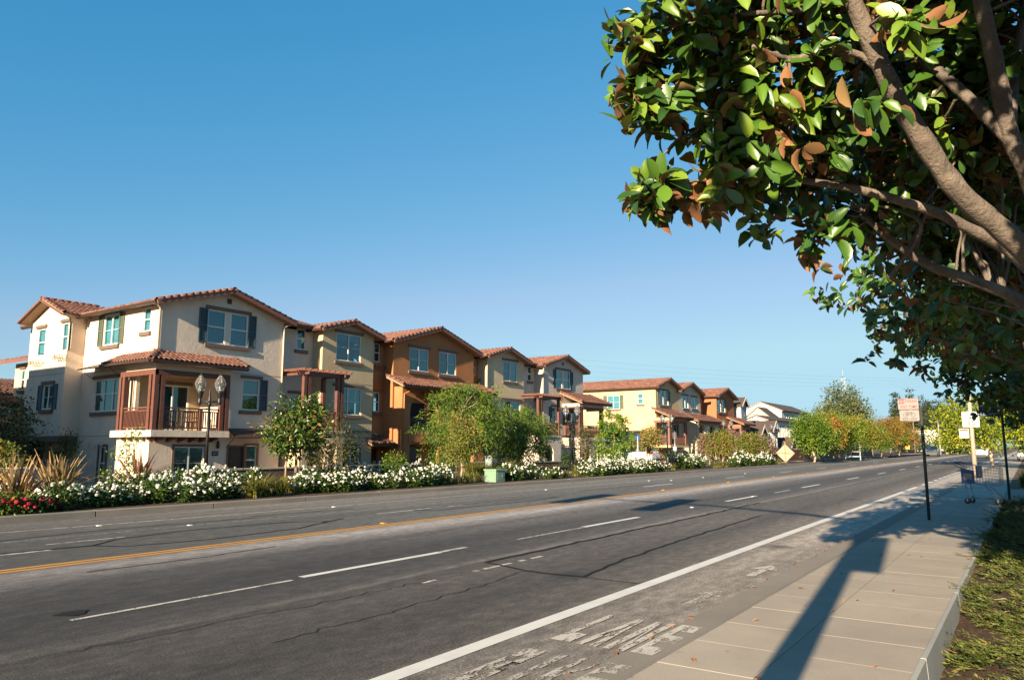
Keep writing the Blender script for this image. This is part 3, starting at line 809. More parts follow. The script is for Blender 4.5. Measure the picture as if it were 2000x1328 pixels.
def gable_roof(parent, x0, x1, y0, y1, ze, slope=0.29, over=0.45, ridge_tiles=True, detail=True, both=True, spout=None):
    """ridge runs along Y (gable looks to the street); x0..x1 walls, y0 = front edge of the overhang"""
    xm = (x0 + x1) / 2; zr = ze + slope * (xm - x0) + 0.10; xe0, xe1 = x0 - over, x1 + over; zl = ze - slope * over + 0.10
    th = 0.14
    dk = MB()
    for (xa, xb) in ((xe0, xm), (xe1, xm)):
        poly = [(xa, y0, zl), (xb, y0, zr), (xb, y0, zr - th), (xa, y0, zl - th)]
        if xa > xb: poly = poly[::-1]
        dk.prism(poly, (0, y1 - y0, 0))
    roof = dk.build('roof', M['soffit'], parent)
    fa = MB()
    for (xa, xb) in ((xe0, xm), (xe1, xm)):
        fa.beam((xa, y0 - 0.02, zl - 0.08), (xb, y0 - 0.02, zr - 0.08), 0.05, 0.20)
    fa.build('fascia_board', M['wood_lt'], roof)
    gt = MB()
    for xa in (xe0, xe1):
        sgn = -1 if xa == xe0 else 1
        gt.prism([(xa, y0 + .02, zl - .17), (xa + sgn * .10, y0 + .02, zl - .14), (xa + sgn * .13, y0 + .02, zl - .02), (xa, y0 + .02, zl - .02)], (0, y1 - y0 - .04, 0))
    gt.build('gutter', M['gutter'], roof)
    cs = 1 / math.sqrt(1 + slope * slope)
    L = (xm - xe0) / cs
    for sg, xa in ((1, xe0), (-1, xe1)):
        s = Vector((sg * cs, 0, slope * cs)); n = Vector((-sg * slope * cs, 0, cs))
        u = Vector((0, -1, 0)) if sg > 0 else Vector((0, 1, 0))
        p0 = Vector((xa - sg * .06, y1 if sg > 0 else y0 + 0.12, zl - .02)) + n * 0.01
        stuff(tile_field(p0, u, s, n, y1 - y0 - 0.12, L + .04).build('tile_field', M['tile'], roof))
        if detail:
            rake_line(roof, (xa, y0 + 0.05, zl), (xm, y0 + 0.05, zr), sg, n)
    # ridge caps
    nr = int(min(y1 - y0, 9) / 0.36) if ridge_tiles else 0
    for i in range(nr):
        tile_obj('ridge_tile', RAKE, roof, frame_mtx((xm, y0 + i * 0.36 - 0.06, zr + 0.02), (0, 1, -.03), (-1, 0, 0), (0, .03, 1)))
    rest = MB(); rest.tube([(xm, y0 + nr * 0.36, zr + .02), (xm, y1, zr + .02)], 0.12, 10)
    if y0 + nr * .36 < y1 - .1: stuff(rest.build('ridge_line', M['tile'], roof))
    return roof

def shed_roof(parent, x0, x1, y0, y1, ze, slope=0.40, singles=False, name='roof', ends=False):
    """slope rising from a street-side eave at y0 back to y1"""
    cs = 1 / math.sqrt(1 + slope * slope); z1 = ze + slope * (y1 - y0)
    dk = MB(); dk.prism([(x0, y0, ze), (x0, y1, z1), (x0, y1, z1 - .12), (x0, y0, ze - .12)], (x1 - x0, 0, 0))
    roof = dk.build(name, M['soffit'], parent)
    g = MB(); g.prism([(x0, y0, ze - .17), (x0, y0 - .10, ze - .14), (x0, y0 - .13, ze - .02), (x0, y0, ze - .02)], (x1 - x0, 0, 0)); g.build('gutter', M['gutter'], roof)
    s = Vector((0, cs, slope * cs)); n = Vector((0, -slope * cs, cs))
    if singles:
        pan = MB(); pan.prism([(x0, y0 - .03, ze + .012), (x0, y1, z1 + .024), (x0, y1, z1 + .004), (x0, y0 - .03, ze + .001)], (x1 - x0, 0, 0)); pan.build('pan_tiles', M['tile'], roof)
        tile_rows(roof, (x0, y0, ze + .015), (1, 0, 0), s, n, x1 - x0, (y1 - y0) / cs)
    else:
        stuff(tile_field((x0, y0 - .06, ze), (1, 0, 0), s, n, x1 - x0, (y1 - y0) / cs + .06).build('tile_field', M['tile'], roof))
    if ends:
        for xx in ends: rake_line(roof, (xx, y0 - .05, ze + .02), (xx, y1, z1 + .02), 1, n)
    return roof

class Facade:
    def __init__(s, parent, fr, outer, mat, name='wall', reveal=0.13):
        s.parent, s.fr, s.outer, s.mat, s.name, s.reveal = parent, fr, outer, mat, name, reveal
        s.holes = []
    def done(s):
        mb = MB().holed(s.fr, s.outer, s.holes, 0, s.reveal)
        return mb.build(s.name, M[s.mat], s.parent)
    def win(s, a0, a1, c0, c1, kind='hung', head=True, sill=True, shut='', blind=0.5, trim='trim', shmat='shutter', wide=0.0, casing=False, bars=True, curtain=None):
        s.holes.append(rect(a0, a1, c0, c1))
        fr = s.fr; d = -0.07; w = a1 - a0; h = c1 - c0; t = 0.055
        f = MB()
        f.lbox(fr, a0, a0 + t, d - .03, d + .04, c0, c1); f.lbox(fr, a1 - t, a1, d - .03, d + .04, c0, c1)
        f.lbox(fr, a0 + t, a1 - t, d - .03, d + .04, c0, c0 + t); f.lbox(fr, a0 + t, a1 - t, d - .03, d + .04, c1 - t, c1)
        panes = []
        ai, bi, ci, di = a0 + t, a1 - t, c0 + t, c1 - t
        am, cm = (ai + bi) / 2, (ci + di) / 2
        bt = 0.024
        if kind == 'slider':
            f.lbox(fr, am - .032, am + .032, d - .025, d + .045, ci, di)
            panes = [(ai, am - .032, ci, di), (am + .032, bi, ci, di)]
            if bars: f.lbox(fr, ai, am - .032, d - .002, d + .012, cm - .009, cm + .009); f.lbox(fr, am + .032, bi, d - .002, d + .012, cm - .009, cm + .009)
        elif kind == 'hung':
            f.lbox(fr, ai, bi, d - .025, d + .045, cm - .03, cm + .03)
            panes = [(ai, bi, ci, cm - .03), (ai, bi, cm + .03, di)]
        elif kind == 'pair':
            f.lbox(fr, am - .13, am + .13, d - .04, -0.012, ci - t, di + t)
            for (p, q) in ((ai, am - .19), (am + .19, bi)):
                f.lbox(fr, p, q, d - .025, d + .045, cm - .03, cm + .03)
                panes += [(p, q, ci, cm - .03), (p, q, cm + .03, di)]
            for q in (am - .19, am + .13): f.lbox(fr, q, q + .06, d - .03, d + .04, ci, di)
        elif kind == 'grid':
            w3 = (bi - ai) / 3
            for k in (1, 2): f.lbox(fr, ai + w3 * k - .025, ai + w3 * k + .025, d - .02, d + .04, ci, di)
            f.lbox(fr, ai, bi, d - .022, d + .042, cm + .04, cm + .09)
            panes = [(ai + w3 * k + (.025 if k else 0), ai + w3 * (k + 1) - (.025 if k < 2 else 0), lo, hi) for k in range(3) for lo, hi in ((ci, cm + .04), (cm + .09, di))]
        elif kind == 'fixed':
            panes = [(ai, bi, ci, di)]
        wo = f.build('window', M['white'], s.parent)
        if kind == 'pair':       # the mullion between the two sashes is stucco
            wo.data.materials.append(M[s.mat]); wo.data.polygons.foreach_set('material_index', [1 if 24 <= i < 30 else 0 for i in range(len(wo.data.polygons))])
        for (p, q, lo, hi) in panes:
            MB().quad(fr(p, d, lo), fr(q, d, lo), fr(q, d, hi), fr(p, d, hi)).build('pane', M['glass'], wo)
        # blinds / curtains a hand's breadth behind the glass
        db = d - .07
        if blind > 0:
            b = MB(); zb = c1 - (c1 - c0) * blind; nsl = max(3, int((c1 - zb) / 0.065)); st = (c1 - zb) / nsl
            for k in range(nsl):
                b.quad(fr(a0 - .02, db + .018, zb + k * st), fr(a1 + .02, db + .018, zb + k * st), fr(a1 + .02, db - .014, zb + (k + .96) * st), fr(a0 - .02, db - .014, zb + (k + .96) * st))
            b.build('blind', M['blind'], wo)
        if curtain:
            b = MB(); ca, cb = curtain; ca = a0 + w * ca; cb = a0 + w * cb; nf = 24
            for k in range(nf):
                q0, q1 = ca + (cb - ca) * k / nf, ca + (cb - ca) * (k + 1) / nf
                e0, e1 = db + .03 * math.sin(k * 1.9), db + .03 * math.sin((k + 1) * 1.9)
                b.quad(fr(q0, e0, c0), fr(q1, e1, c0), fr(q1, e1, c1), fr(q0, e0, c1))
            b.build('curtain', M['curtain'], wo)
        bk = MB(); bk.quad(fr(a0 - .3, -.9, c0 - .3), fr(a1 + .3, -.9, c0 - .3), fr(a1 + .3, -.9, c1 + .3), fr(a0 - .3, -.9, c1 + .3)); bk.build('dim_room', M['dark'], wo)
        if head: MB().lbox(fr, a0 - .14 - wide, a1 + .14 + wide, 0.004, 0.085, c1 + .03, c1 + .19).build('head_trim', M[trim], wo)
        if sill: MB().lbox(fr, a0 - .14 - wide, a1 + .14 + wide, 0.004, 0.105, c0 - .21, c0 - .03).build('sill', M[trim], wo)
        if casing:
            cmb = MB(); e = .11
            cmb.lbox(fr, a0 - e, a0 - .003, 0.004, 0.05, c0 - e, c1 + e); cmb.lbox(fr, a1 + .003, a1 + e, 0.004, 0.05, c0 - e, c1 + e)
            cmb.lbox(fr, a0 - .003, a1 + .003, 0.004, 0.05, c1 + .003, c1 + e); cmb.lbox(fr, a0 - .003, a1 + .003, 0.004, 0.05, c0 - e, c0 - .003)
            cmb.build('casing', M[trim], wo)
        sw = 0.45
        for side in shut:
            q0 = a0 - sw - .03 if side == 'L' else a1 + .03
            sh = MB(); fr2 = fr
            sh.lbox(fr2, q0, q0 + .06, .005, .06, c0 - .02, c1 + .02); sh.lbox(fr2, q0 + sw - .06, q0 + sw, .005, .06, c0 - .02, c1 + .02)
            for zz in (c0 - .02, (c0 + c1) / 2 - .04, c1 - .06): sh.lbox(fr2, q0 + .06, q0 + sw - .06, .005, .058, zz, zz + .08)
            nl = int(h / 0.075)
            for k in range(nl):
                z = c0 + .02 + k * (h - .04) / nl
                sh.quad(fr2(q0 + .06, .045, z), fr2(q0 + sw - .06, .045, z), fr2(q0 + sw - .06, .015, z + .07), fr2(q0 + .06, .015, z + .07))
            sh.build('shutter', M[shmat], wo)
        return wo
    def door(s, a0, a1, c0, c1, mat='door_dk', frame='door_br', light=None):
        s.holes.append(rect(a0, a1, c0, c1)); fr = s.fr
        d = MB(); d.lbox(fr, a0 + .09, a1 - .09, -.10, -.06, c0 + .01, c1 - .09)
        for (lo, hi) in ((.12, .48), (.54, .92)):
            d.lbox(fr, a0 + .2, a1 - .2, -.058, -.045, c0 + (c1 - c0) * lo, c0 + (c1 - c0) * hi)
        o = d.build('door', M[mat], s.parent)
        f = MB(); f.lbox(fr, a0, a0 + .09, -.12, .03, c0, c1); f.lbox(fr, a1 - .09, a1, -.12, .03, c0, c1); f.lbox(fr, a0 + .09, a1 - .09, -.12, .03, c1 - .09, c1)
        f.build('door_frame', M[frame], o)
        k = MB(); k.lbox(fr, a1 - .22, a1 - .18, -.045, .02, c0 + .95, c0 + 1.15); k.build('handle', M['iron'], o)
        return o
def prx(x0, x1, yt, yb, Y):
    """window rectangle (X0, X1, z0, z1) on the plane Y from its place in the photograph"""
    ym = (yt + yb) / 2; xm = (x0 + x1) / 2
    return at(x0, ym, Y).x, at(x1, ym, Y).x, at(xm, yb, Y).z, at(xm, yt, Y).z

GZ = -0.6
def box_wall(parent, x0, x1, y0, y1, z0, z1, mat, name='wall', faces='bLRT'):
    """plain walls: b = back (+Y), L = -X, R = +X, F = -Y, T = top, U = underside"""
    if 'L' in faces and 'R' in faces and 'b' not in faces and 'F' not in faces and 'T' not in faces:
        box_wall(parent, x0, x1, y0, y1, z0, z1, mat, name, 'L'); faces = faces.replace('L', '')
    mb = MB()
    if 'F' in faces: mb.quad((x0, y0, z0), (x1, y0, z0), (x1, y0, z1), (x0, y0, z1))
    if 'b' in faces: mb.quad((x1, y1, z0), (x0, y1, z0), (x0, y1, z1), (x1, y1, z1))
    if 'L' in faces: mb.quad((x0, y1, z0), (x0, y0, z0), (x0, y0, z1), (x0, y1, z1))
    if 'R' in faces: mb.quad((x1, y0, z0), (x1, y1, z0), (x1, y1, z1), (x1, y0, z1))
    if 'T' in faces: mb.quad((x0, y0, z1), (x1, y0, z1), (x1, y1, z1), (x0, y1, z1))
    if 'U' in faces: mb.quad((x0, y1, z0), (x1, y1, z0), (x1, y0, z0), (x0, y0, z0))
    return mb.build(name, M[mat], parent)
def gable_front(parent, x0, x1, Y, ze, mat, wins, slope=0.40, z0=GZ, name='wall'):
    F = Facade(parent, FY(0, Y), [(x0, z0), (x1, z0), (x1, ze), ((x0 + x1) / 2, ze + slope * (x1 - x0) / 2), (x0, ze)], mat, name)
    for w in wins(F) if callable(wins) else (): pass
    return F
def vent(parent, x, Y, z, s=0.26):
    v = MB(); fr = FY(x, Y)
    v.lbox(fr, -s / 2, s / 2, .004, .03, z, z + s)
    o = v.build('gable_vent', M['trim'], parent)
    c = MB(); c.lbox(fr, -s * .34, s * .34, .031, .034, z + s * .16, z + s * .84); c.build('vent_opening', M['dark'], o)
    r = MB()
    n = 12; r.add([fr(s * .22 * k * math.cos(t), .036, z + s / 2 + s * .22 * k * math.sin(t)) for k in (1, .55) for t in np.linspace(0, 2 * math.pi, n, endpoint=False)], [(i, (i + 1) % n, n + (i + 1) % n, n + i) for i in range(n)])
    r.build('vent_ring', M['trim'], o)
def downspout(parent, pts, r=0.045, mat='spout'):
    MB().tube(pts, r, 8).build('downspout', M[mat], parent)
def railing(parent, pts, z0, h=1.02, mat='wood', gap=0.115, posts=()):
    """rails and balusters along a polyline at floor height z0"""
    mb = MB()
    for (p, q) in zip(pts[:-1], pts[1:]):
        p = Vector((*p, 0)); q = Vector((*q, 0)); L = (q - p).length; d = (q - p) / L
        mb.beam(p + Vector((0, 0, z0 + h)), q + Vector((0, 0, z0 + h)), .10, .07)
        mb.beam(p + Vector((0, 0, z0 + h - .13)), q + Vector((0, 0, z0 + h - .13)), .05, .06)
        mb.beam(p + Vector((0, 0, z0 + .12)), q + Vector((0, 0, z0 + .12)), .05, .07)
        n = int(L / gap)
        for i in range(1, n):
            c = p + d * (L * i / n)
            mb.beam(c + Vector((0, 0, z0 + .15)), c + Vector((0, 0, z0 + h - .16)), .042, .042, up=(0, 1, 0))
    return mb.build('railing', M[mat], parent)
def posts(parent, lst, z0, z1, w=0.15, mat='wood'):
    for (x, y) in lst:
        MB().box(x - w / 2, x + w / 2, y - w / 2, y + w / 2, z0, z1).build('post', M[mat], parent)
def pergola(parent, x0, x1, yf, yb, z, mat='wood'):
    """beams on the front posts with rafters tailing out to the street"""
    mb = MB()
    for yy in (yf, yf + .16):
        mb.prism([(x0 - .55, yy - .03, z - .02), (x0 - .40, yy - .03, z - .20), (x1 + .40, yy - .03, z - .20), (x1 + .55, yy - .03, z - .02), (x1 + .55, yy - .03, z + .04), (x0 - .55, yy - .03, z + .04)], (0, .06, 0))
    o = mb.build('pergola_beam', M[mat], parent)
    for yy in (0.0,):
        sb_ = MB()
        for xx in (x0, x1):
            sb_.beam((xx - .08, yf - .35, z - .06), (xx - .08, yb, z - .06), .06, .2)
        sb_.build('side_beam', M[mat], parent)
    n = max(5, int((x1 - x0 + .7) / .34))
    for i in range(n):
        x = x0 - .35 + (x1 - x0 + .7) * i / (n - 1)
        r = MB(); r.prism([(x, yf - .35, z + .13), (x, yf - .28, z + .045), (x, yb, z + .045), (x, yb, z + .16), (x, yf - .35, z + .17)], (.055, 0, 0))
        r.build('rafter', M[mat], parent)
def corbels(parent, xs, y, z, L=0.5, mat='wood', axis='Y'):
    for x in xs:
        c = MB()
        if axis == 'Y': c.prism([(x - .06, y + L, z), (x - .06, y, z), (x - .06, y + .02, z - .10), (x - .06, y + L * .5, z - .16), (x - .06, y + L, z - .24)][::-1], (.12, 0, 0))
        else: c.prism([(x + L, y - .06, z), (x, y - .06, z), (x + .02, y - .06, z - .10), (x + L * .5, y - .06, z - .16), (x + L, y - .06, z - .24)], (0, .12, 0))
        c.build('corbel', M[mat], parent)
def lantern(parent, p):
    mb = MB(); x, y, z = p
    mb.lathe([(0.02, 0), (0.07, .03), (.085, .2), (.05, .26), (.09, .28), (.02, .36), (.012, .42)], (x, y - .14, z), 8)
    mb.beam((x, y, z + .30), (x, y - .14, z + .38), .025, .025)
    return mb.build('lantern', M['iron'], parent)

def awning_frame(parent, fr, a0, a1, c, drop=0.35, out=0.75, sheet=True):
    """sloping metal canopy hung on two stays"""
    mb = MB()
    A = [fr(a0, .02, c), fr(a1, .02, c), fr(a1, out, c - drop), fr(a0, out, c - drop)]
    for i in range(4): mb.beam(A[i], A[(i + 1) % 4], .035, .035)
    n = int((a1 - a0) / .5)
    for i in range(1, n):
        a = a0 + (a1 - a0) * i / n; mb.beam(fr(a, .02, c), fr(a, out, c - drop), .022, .022)
    for a in (a0, a1): mb.beam(fr(a, out * .85, c - drop * .85), fr(a, .02, c - drop - .45), .022, .022)
    o = mb.build('canopy', M['iron'], parent)
    if sheet:
        s_ = MB(); s_.prism([fr(a0, .02, c + .02), fr(a1, .02, c + .02), fr(a1, out, c - drop + .02), fr(a0, out, c - drop + .02)], (0, 0, .012)); s_.build('canopy_sheet', M['gutter'], o)
    return o
def flower_box(parent, fr, a0, a1, c):
    mb = MB()
    for k in range(3):
        z = c + .07 * k
        for (p, q) in ((fr(a0, .03, z), fr(a0, .30, z)), (fr(a0, .30, z), fr(a1, .30, z)), (fr(a1, .30, z), fr(a1, .03, z))): mb.beam(p, q, .018, .018)
    n = 5
    for i in range(n):
        a = a0 + (a1 - a0) * i / (n - 1)
        mb.tube([fr(a, .30, c + .16), fr(a, .30, c), fr(a, .22, c - .10), fr(a, .03, c - .16)], .012, 5)
    return mb.build('iron_planter', M['iron'], parent)

GRP_H = 'stucco town houses in the terrace'
# ------------------------------------------------------------------ town house A : warm white, end of terrace
PY = 32.8      # plane of the projecting fronts
RY = 33.65     # plane of the recessed parts
EZ = 8.28
SLP = 0.29
A = thing('townhouse', 'warm white three-storey end town house with blue shutters and a corner balcony', 'house', (22, 37, GZ), GRP_H)
ax0, ax1 = 18.74, 25.75
apk = SLP
F = Facade(A, FY(0, PY), [(18.0 + .74 + 3.5, 2.35), (ax1, 2.35), (ax1, EZ), ((ax0 + ax1) / 2, EZ + apk * (ax1 - ax0) / 2), (ax0, EZ), (ax0, 5.42), (22.24, 5.42)], 'st_white')
x0, x1, z0, z1 = prx(405, 484, 610, 674, PY); F.win(x0, x1, z0, z1, 'pair', shut='LR', blind=0.97, wide=0)
x0, x1, z0, z1 = prx(473, 506, 741, 801, PY); F.win(x0, x1, z0, z1, 'hung', shut='R', blind=0.45)
F.done()
vent(A, at(448, 589, PY).x, PY, at(448, 594, PY).z)
# ground floor front, a little under the balcony slab
F = Facade(A, FY(0, PY - .02), [(18.62, GZ), (25.75, GZ), (25.75, 2.35), (18.62, 2.35)], 'st_white', reveal=.2)
x0, x1, z0, z1 = prx(338, 397, 872, 926, PY); F.win(x0, x1, 0.05, z1, 'slider', head=False, sill=False, casing=True, blind=0.9)
x0, x1, z0, z1 = prx(441, 477, 869, 930, PY); F.door(x0, x1, GZ + .02, z1, 'door_dk')
x2 = at(500, 890, PY).x; F.win(x1 + .06, x2, 0.2, z1 - .02, 'hung', head=False, sill=False, casing=True, trim='door_br', blind=0.0, curtain=(0, 1))
F.done()
lantern(A, (at(422, 870, PY).x, PY - .02, at(422, 876, PY).z))
pl = MB(); xq = at(419, 885, PY).x; zq = at(419, 890, PY).z
pl.lbox(FY(xq, PY - .02), -.17, .17, .004, .03, zq, zq + .22); plate = pl.build('number_plate', M['iron'], A)
for kq in range(4): letter('digit', '1', M['white'], plate, frame_mtx((xq - .105 + .07 * kq, PY - .055, zq + .05), (1, 0, 0), (0, 0, 1), (0, -1, 0)), 0.16, 1.0)
awning_frame(A, FY(0, PY - .02), at(443, 850, PY).x, at(512, 850, PY).x, at(470, 838, PY).z, .45, .8)
# left flank
F = Facade(A, FX(ax0, 0), [(-41.6, GZ), (-35.6, GZ), (-35.6, 2.2), (-34.7, 2.2), (-34.7, 5.42), (-PY, 5.42), (-PY, EZ), (-41.6, EZ)], 'st_white')
def prs(x0, x1, yt, yb, X):
    def onx(px, py):
        d = CF * 1450.0 + CR * (px - 1000.0) - CU * (py - 664.0); t = X / d.x; return Vector((X, d.y * t, CAM_H + d.z * t))
    ym = (yt + yb) / 2; xm = (x0 + x1) / 2
    return -onx(x0, ym).y, -onx(x1, ym).y, onx(xm, yb).z, onx(xm, yt).z
a0, a1, c0, c1 = prs(203, 233, 615, 673, ax0); F.win(a0, a1, c0, c1, 'slider', shut='LR', blind=.97, shmat='shutter_g')
a0, a1, c0, c1 = prs(280, 294, 601, 647, ax0); F.win(a0, a1, c0, c1, 'hung', blind=.95)
a0, a1, c0, c1 = prs(184, 238, 740, 803, ax0); F.win(a0, a1, c0, c1, 'grid', blind=.5)
awning_frame(A, FX(ax0, 0), a0 - .1, a1 - .1, c1 + .75, .30, .85, True)
a0, a1, c0, c1 = prs(193, 207, 872, 925, ax0); F.win(a0, a1, c0 - .3, c1, 'hung', head=False, sill=False, casing=True, blind=0)
F.done()
box_wall(A, ax0, ax1, PY, 46, GZ, EZ, 'st_white', 'rear_wall', 'bR')
# ground floor block under the balcony
gx, gy = 18.60, PY - .022
box_wall(A, gx, gx + .3, gy, 35.62, GZ, 2.1, 'st_white', 'wall', 'LbT')
# balcony, cut into the corner
bx0, bx1, by0, by1, bz = 18.30, 22.15, 32.12, 34.70, 2.34
sbm = MB(); sbm.box(bx0 - .06, bx1 + .06, by0 - .06, by1 + .9, bz - .30, bz)
sl_o = sbm.build('balcony_slab', M['st_white'], A)
corbels(A, [18.9 + .55 * i for i in range(6)], by0 + .05, bz - .302, .6)
corbels(A, [bx0 + .0], by0 + .45, bz - .302, .32, axis='X')
for k in range(1, 5): corbels(A, [bx0], by0 + .45 + .55 * k, bz - .302, .32, axis='X')
inner = Facade(A, FY(0, by1), [(ax0 + .02, bz), (22.26, bz), (22.26, 5.42), (ax0 + .02, 5.42)], 'st_yellow', 'porch_wall')
inner.win(19.9, 21.6, bz + .05, bz + 2.25, 'slider', sill=False, blind=0.0, curtain=(0.0, .45))
inner.done()
box_wall(A, 22.24, 22.26, PY, by1, bz, 5.42, 'st_white', 'porch_wall', 'L')
cl = MB(); cl.box(bx0 + .05, 22.24, by0 + .06, by1, 5.06, 5.42); cl.build('porch_ceiling', M['st_white'], A)
bm_ = MB()
bm_.beam((bx0 + .02, by0 + .08, 4.95), (bx1, by0 + .08, 4.95), .16, .24); bm_.beam((bx0 + .08, by0, 4.95), (bx0 + .08, by1 + .4, 4.95), .16, .24); bm_.build('porch_beam', M['wood'], A)
posts(A, [(bx0 + .10, by0 + .10), (bx0 + .10, by0 + .42), (bx0 + .42, by0 + .10), (bx1 - .08, by0 + .10), (bx1 - .38, by0 + .10), (bx0 + .10, by1 + .1), (bx0 + .10, by1 + .4)], bz, 4.84, .19)
railing(A, [(bx1 - .1, by0 + .10), (bx0 + .10, by0 + .10), (bx0 + .10, by1 + .3)], bz)
MB().box(20.62, 20.78, by0 + .02, by0 + .18, bz, bz + 1.0).build('rail_post', M['wood'], A)
cp = MB(); cp.box(18.80, 18.98, by1 - .12, by1 + .1, bz, 5.06); cp.build('corner_post', M['st_white'], A)
# porch roof: two slopes meeting in a hip at the corner
pr_e, pr_o = 5.44, 0.52
sl_p = 0.42
zt = pr_e + sl_p * (PY - (by0 - pr_o))
hip0 = Vector((bx0 - pr_o, by0 - pr_o, pr_e)); hipT = Vector((ax0, PY, zt))
xr = 22.75
rf_ = MB()
front = [hip0, Vector((xr, by0 - pr_o, pr_e)), Vector((xr, PY, zt)), hipT]
side = [Vector((bx0 - pr_o, 35.9, pr_e)), hip0, hipT, Vector((ax0, 35.9, zt))]
for poly in (front, side):
    rf_.prism([p - Vector((0, 0, .14)) for p in poly], (0, 0, .14))
pr = rf_.build('porch_roof', M['wood_lt'], A)
g_ = MB()
g_.prism([(bx0 - pr_o, by0 - pr_o, pr_e - .16), (bx0 - pr_o, by0 - pr_o - .12, pr_e - .12), (bx0 - pr_o, by0 - pr_o - .14, pr_e + .0), (bx0 - pr_o, by0 - pr_o, pr_e)], (xr - bx0 + pr_o, 0, 0))
g_.prism([(bx0 - pr_o, by0 - pr_o, pr_e - .16), (bx0 - pr_o - .12, by0 - pr_o, pr_e - .12), (bx0 - pr_o - .14, by0 - pr_o, pr_e), (bx0 - pr_o, by0 - pr_o, pr_e)][::-1], (0, 35.9 - by0 + pr_o, 0))
g_.build('gutter', M['gutter'], pr)
cs_ = 1 / math.sqrt(1 + sl_p ** 2)
n_f = Vector((0, -sl_p * cs_, cs_)); s_f = Vector((0, cs_, sl_p * cs_))
tp = MB(); tp.prism([p + Vector((0, 0, .004)) for p in front], (0, 0, .012)); tp.prism([p + Vector((0, 0, .004)) for p in side], (0, 0, .012)); tp.build('pan_tiles', M['tile'], pr)
Ls = (PY - by0 + pr_o) / cs_
for c in range(4):
    for i in range(20):
        xx = bx0 - pr_o + .14 + i * .25; ss = c * .37 - .05
        lim = (xx - hip0.x) / (ax0 - hip0.x) * Ls
        if xx > xr - .05 or ss > Ls - .12 or ss > lim - .1: continue
        s2 = (s_f - n_f * .07).normalized(); y2 = n_f.cross(s2).normalized()
        tile_obj('roof_tile', TILE, pr, frame_mtx(Vector((xx, by0 - pr_o, pr_e + .02)) + s_f * ss + n_f * rsb.uniform(.01, .02), s2, y2, s2.cross(y2)))
dx = ax0 - hip0.x; slx = (zt - pr_e) / dx; cx = 1 / math.sqrt(1 + slx ** 2); n_s = Vector((-slx * cx, 0, cx)); s_s = Vector((cx, 0, slx * cx)); Lx = dx / cx
for c in range(3):
    for i in range(17):
        yy = by0 - pr_o + .16 + i * .25; ss = c * .37 - .05; lim = (yy - hip0.y) / (PY - hip0.y) * Lx
        if yy > 35.85 or ss > Lx - .1 or ss > lim - .1: continue
        s2 = (s_s - n_s * .07).normalized(); y2 = n_s.cross(s2).normalized()
        tile_obj('roof_tile', TILE, pr, frame_mtx(Vector((hip0.x, yy, pr_e + .02)) + s_s * ss + n_s * rsb.uniform(.01, .02), s2, y2, s2.cross(y2)))
rake_line(pr, hip0 + Vector((0, 0, .02)), hipT + Vector((0, 0, .03)), 1, (Vector((0, 0, 1)) - (hipT - hip0).normalized() * (hipT - hip0).normalized().z).normalized())
rake_line(pr, (xr, by0 - pr_o, pr_e + .02), (xr, PY, zt + .02), 1, n_f)
# outdoor furniture on the balcony
for (cx_, cy_) in ((19.6, 33.2), (20.9, 33.3)):
    ch = thing('patio_chair', ['dark slatted patio chair on the balcony beside its corner posts', 'dark slatted patio chair on the corner balcony in front of the sliding door'][cx_ > 20], 'chair', (cx_, cy_, bz))
    s_ = MB(); s_.box(cx_ - .28, cx_ + .28, cy_ - .26, cy_ + .26, bz + .40, bz + .45); s_.build('seat', M['iron'], ch)
    b_ = MB()
    for k in range(5): b_.box(cx_ - .26 + k * .12, cx_ - .22 + k * .12, cy_ + .24, cy_ + .27, bz + .45, bz + .92)
    b_.box(cx_ - .28, cx_ + .28, cy_ + .235, cy_ + .275, bz + .88, bz + .95); b_.build('backrest', M['iron'], ch)
    for sx in (-.25, .25):
        for sy in (-.23, .23): MB().box(cx_ + sx - .02, cx_ + sx + .02, cy_ + sy - .02, cy_ + sy + .02, bz, bz + .40).build('leg', M['iron'], ch)
        MB().box(cx_ + sx - .025, cx_ + sx + .025, cy_ - .26, cy_ + .24, bz + .62, bz + .66).build('armrest', M['iron'], ch)
roofA = gable_roof(A, ax0, ax1, PY - .48, 46, EZ)
downspout(A, [(ax0 - .42, PY - .3, EZ - .10), (ax0 - .05, PY - .06, EZ - .32), (ax0 - .05, PY - .06, zt + .1)])
downspout(A, [(ax1 + .30, PY - .2, EZ - .10), (ax1 - .02, PY - .06, EZ - .30), (ax1 - .02, PY - .06, 2.3)])
# stair tower on the flank
tx, ty0, ty1 = 17.88, 39.7, 43.7
Fb = Facade(A, FX(tx, 0), [(-ty1, 1.85), (-ty0, 1.85), (-ty0, EZ), (-(ty0 + ty1) / 2, EZ + .8), (-ty1, EZ)], 'st_white', 'tower_wall')
for (p, q, t_, b_) in ((73, 88, 643, 695), (121, 134, 631, 684)):
    a0, a1, c0, c1 = prs(p, q, t_, b_, tx); Fb.win(a0, a1, c0, c1, 'hung', sill=False, blind=.9)
    flower_box(A, FX(tx, 0), a0 - .15, a1 + .15, c0 - .42)
a0, a1, c0, c1 = prs(83, 103, 752, 799, tx); Fb.win(a0, a1, c0, c1, 'slider', shut='LR', blind=0, curtain=(0, .6))
Fb.done()
tw = MB(); tw.quad((tx, ty0, 1.85), (ax0, ty0, 1.85), (ax0, ty0, EZ), (tx, ty0, EZ)); tw.quad((ax0, ty1, 1.85), (tx, ty1, 1.85), (tx, ty1, EZ), (ax0, ty1, EZ)); tw.quad((tx, ty1, 1.85), (ax0, ty1, 1.85), (ax0, ty0, 1.85), (tx, ty0, 1.85))
tw.build('tower_wall', M['st_white'], A)
bnd = MB(); bnd.box(tx - .05, ax0, ty0 - .05, ty1 + .05, 1.85, 2.13); bnd.build('band_course', M['trim'], A)
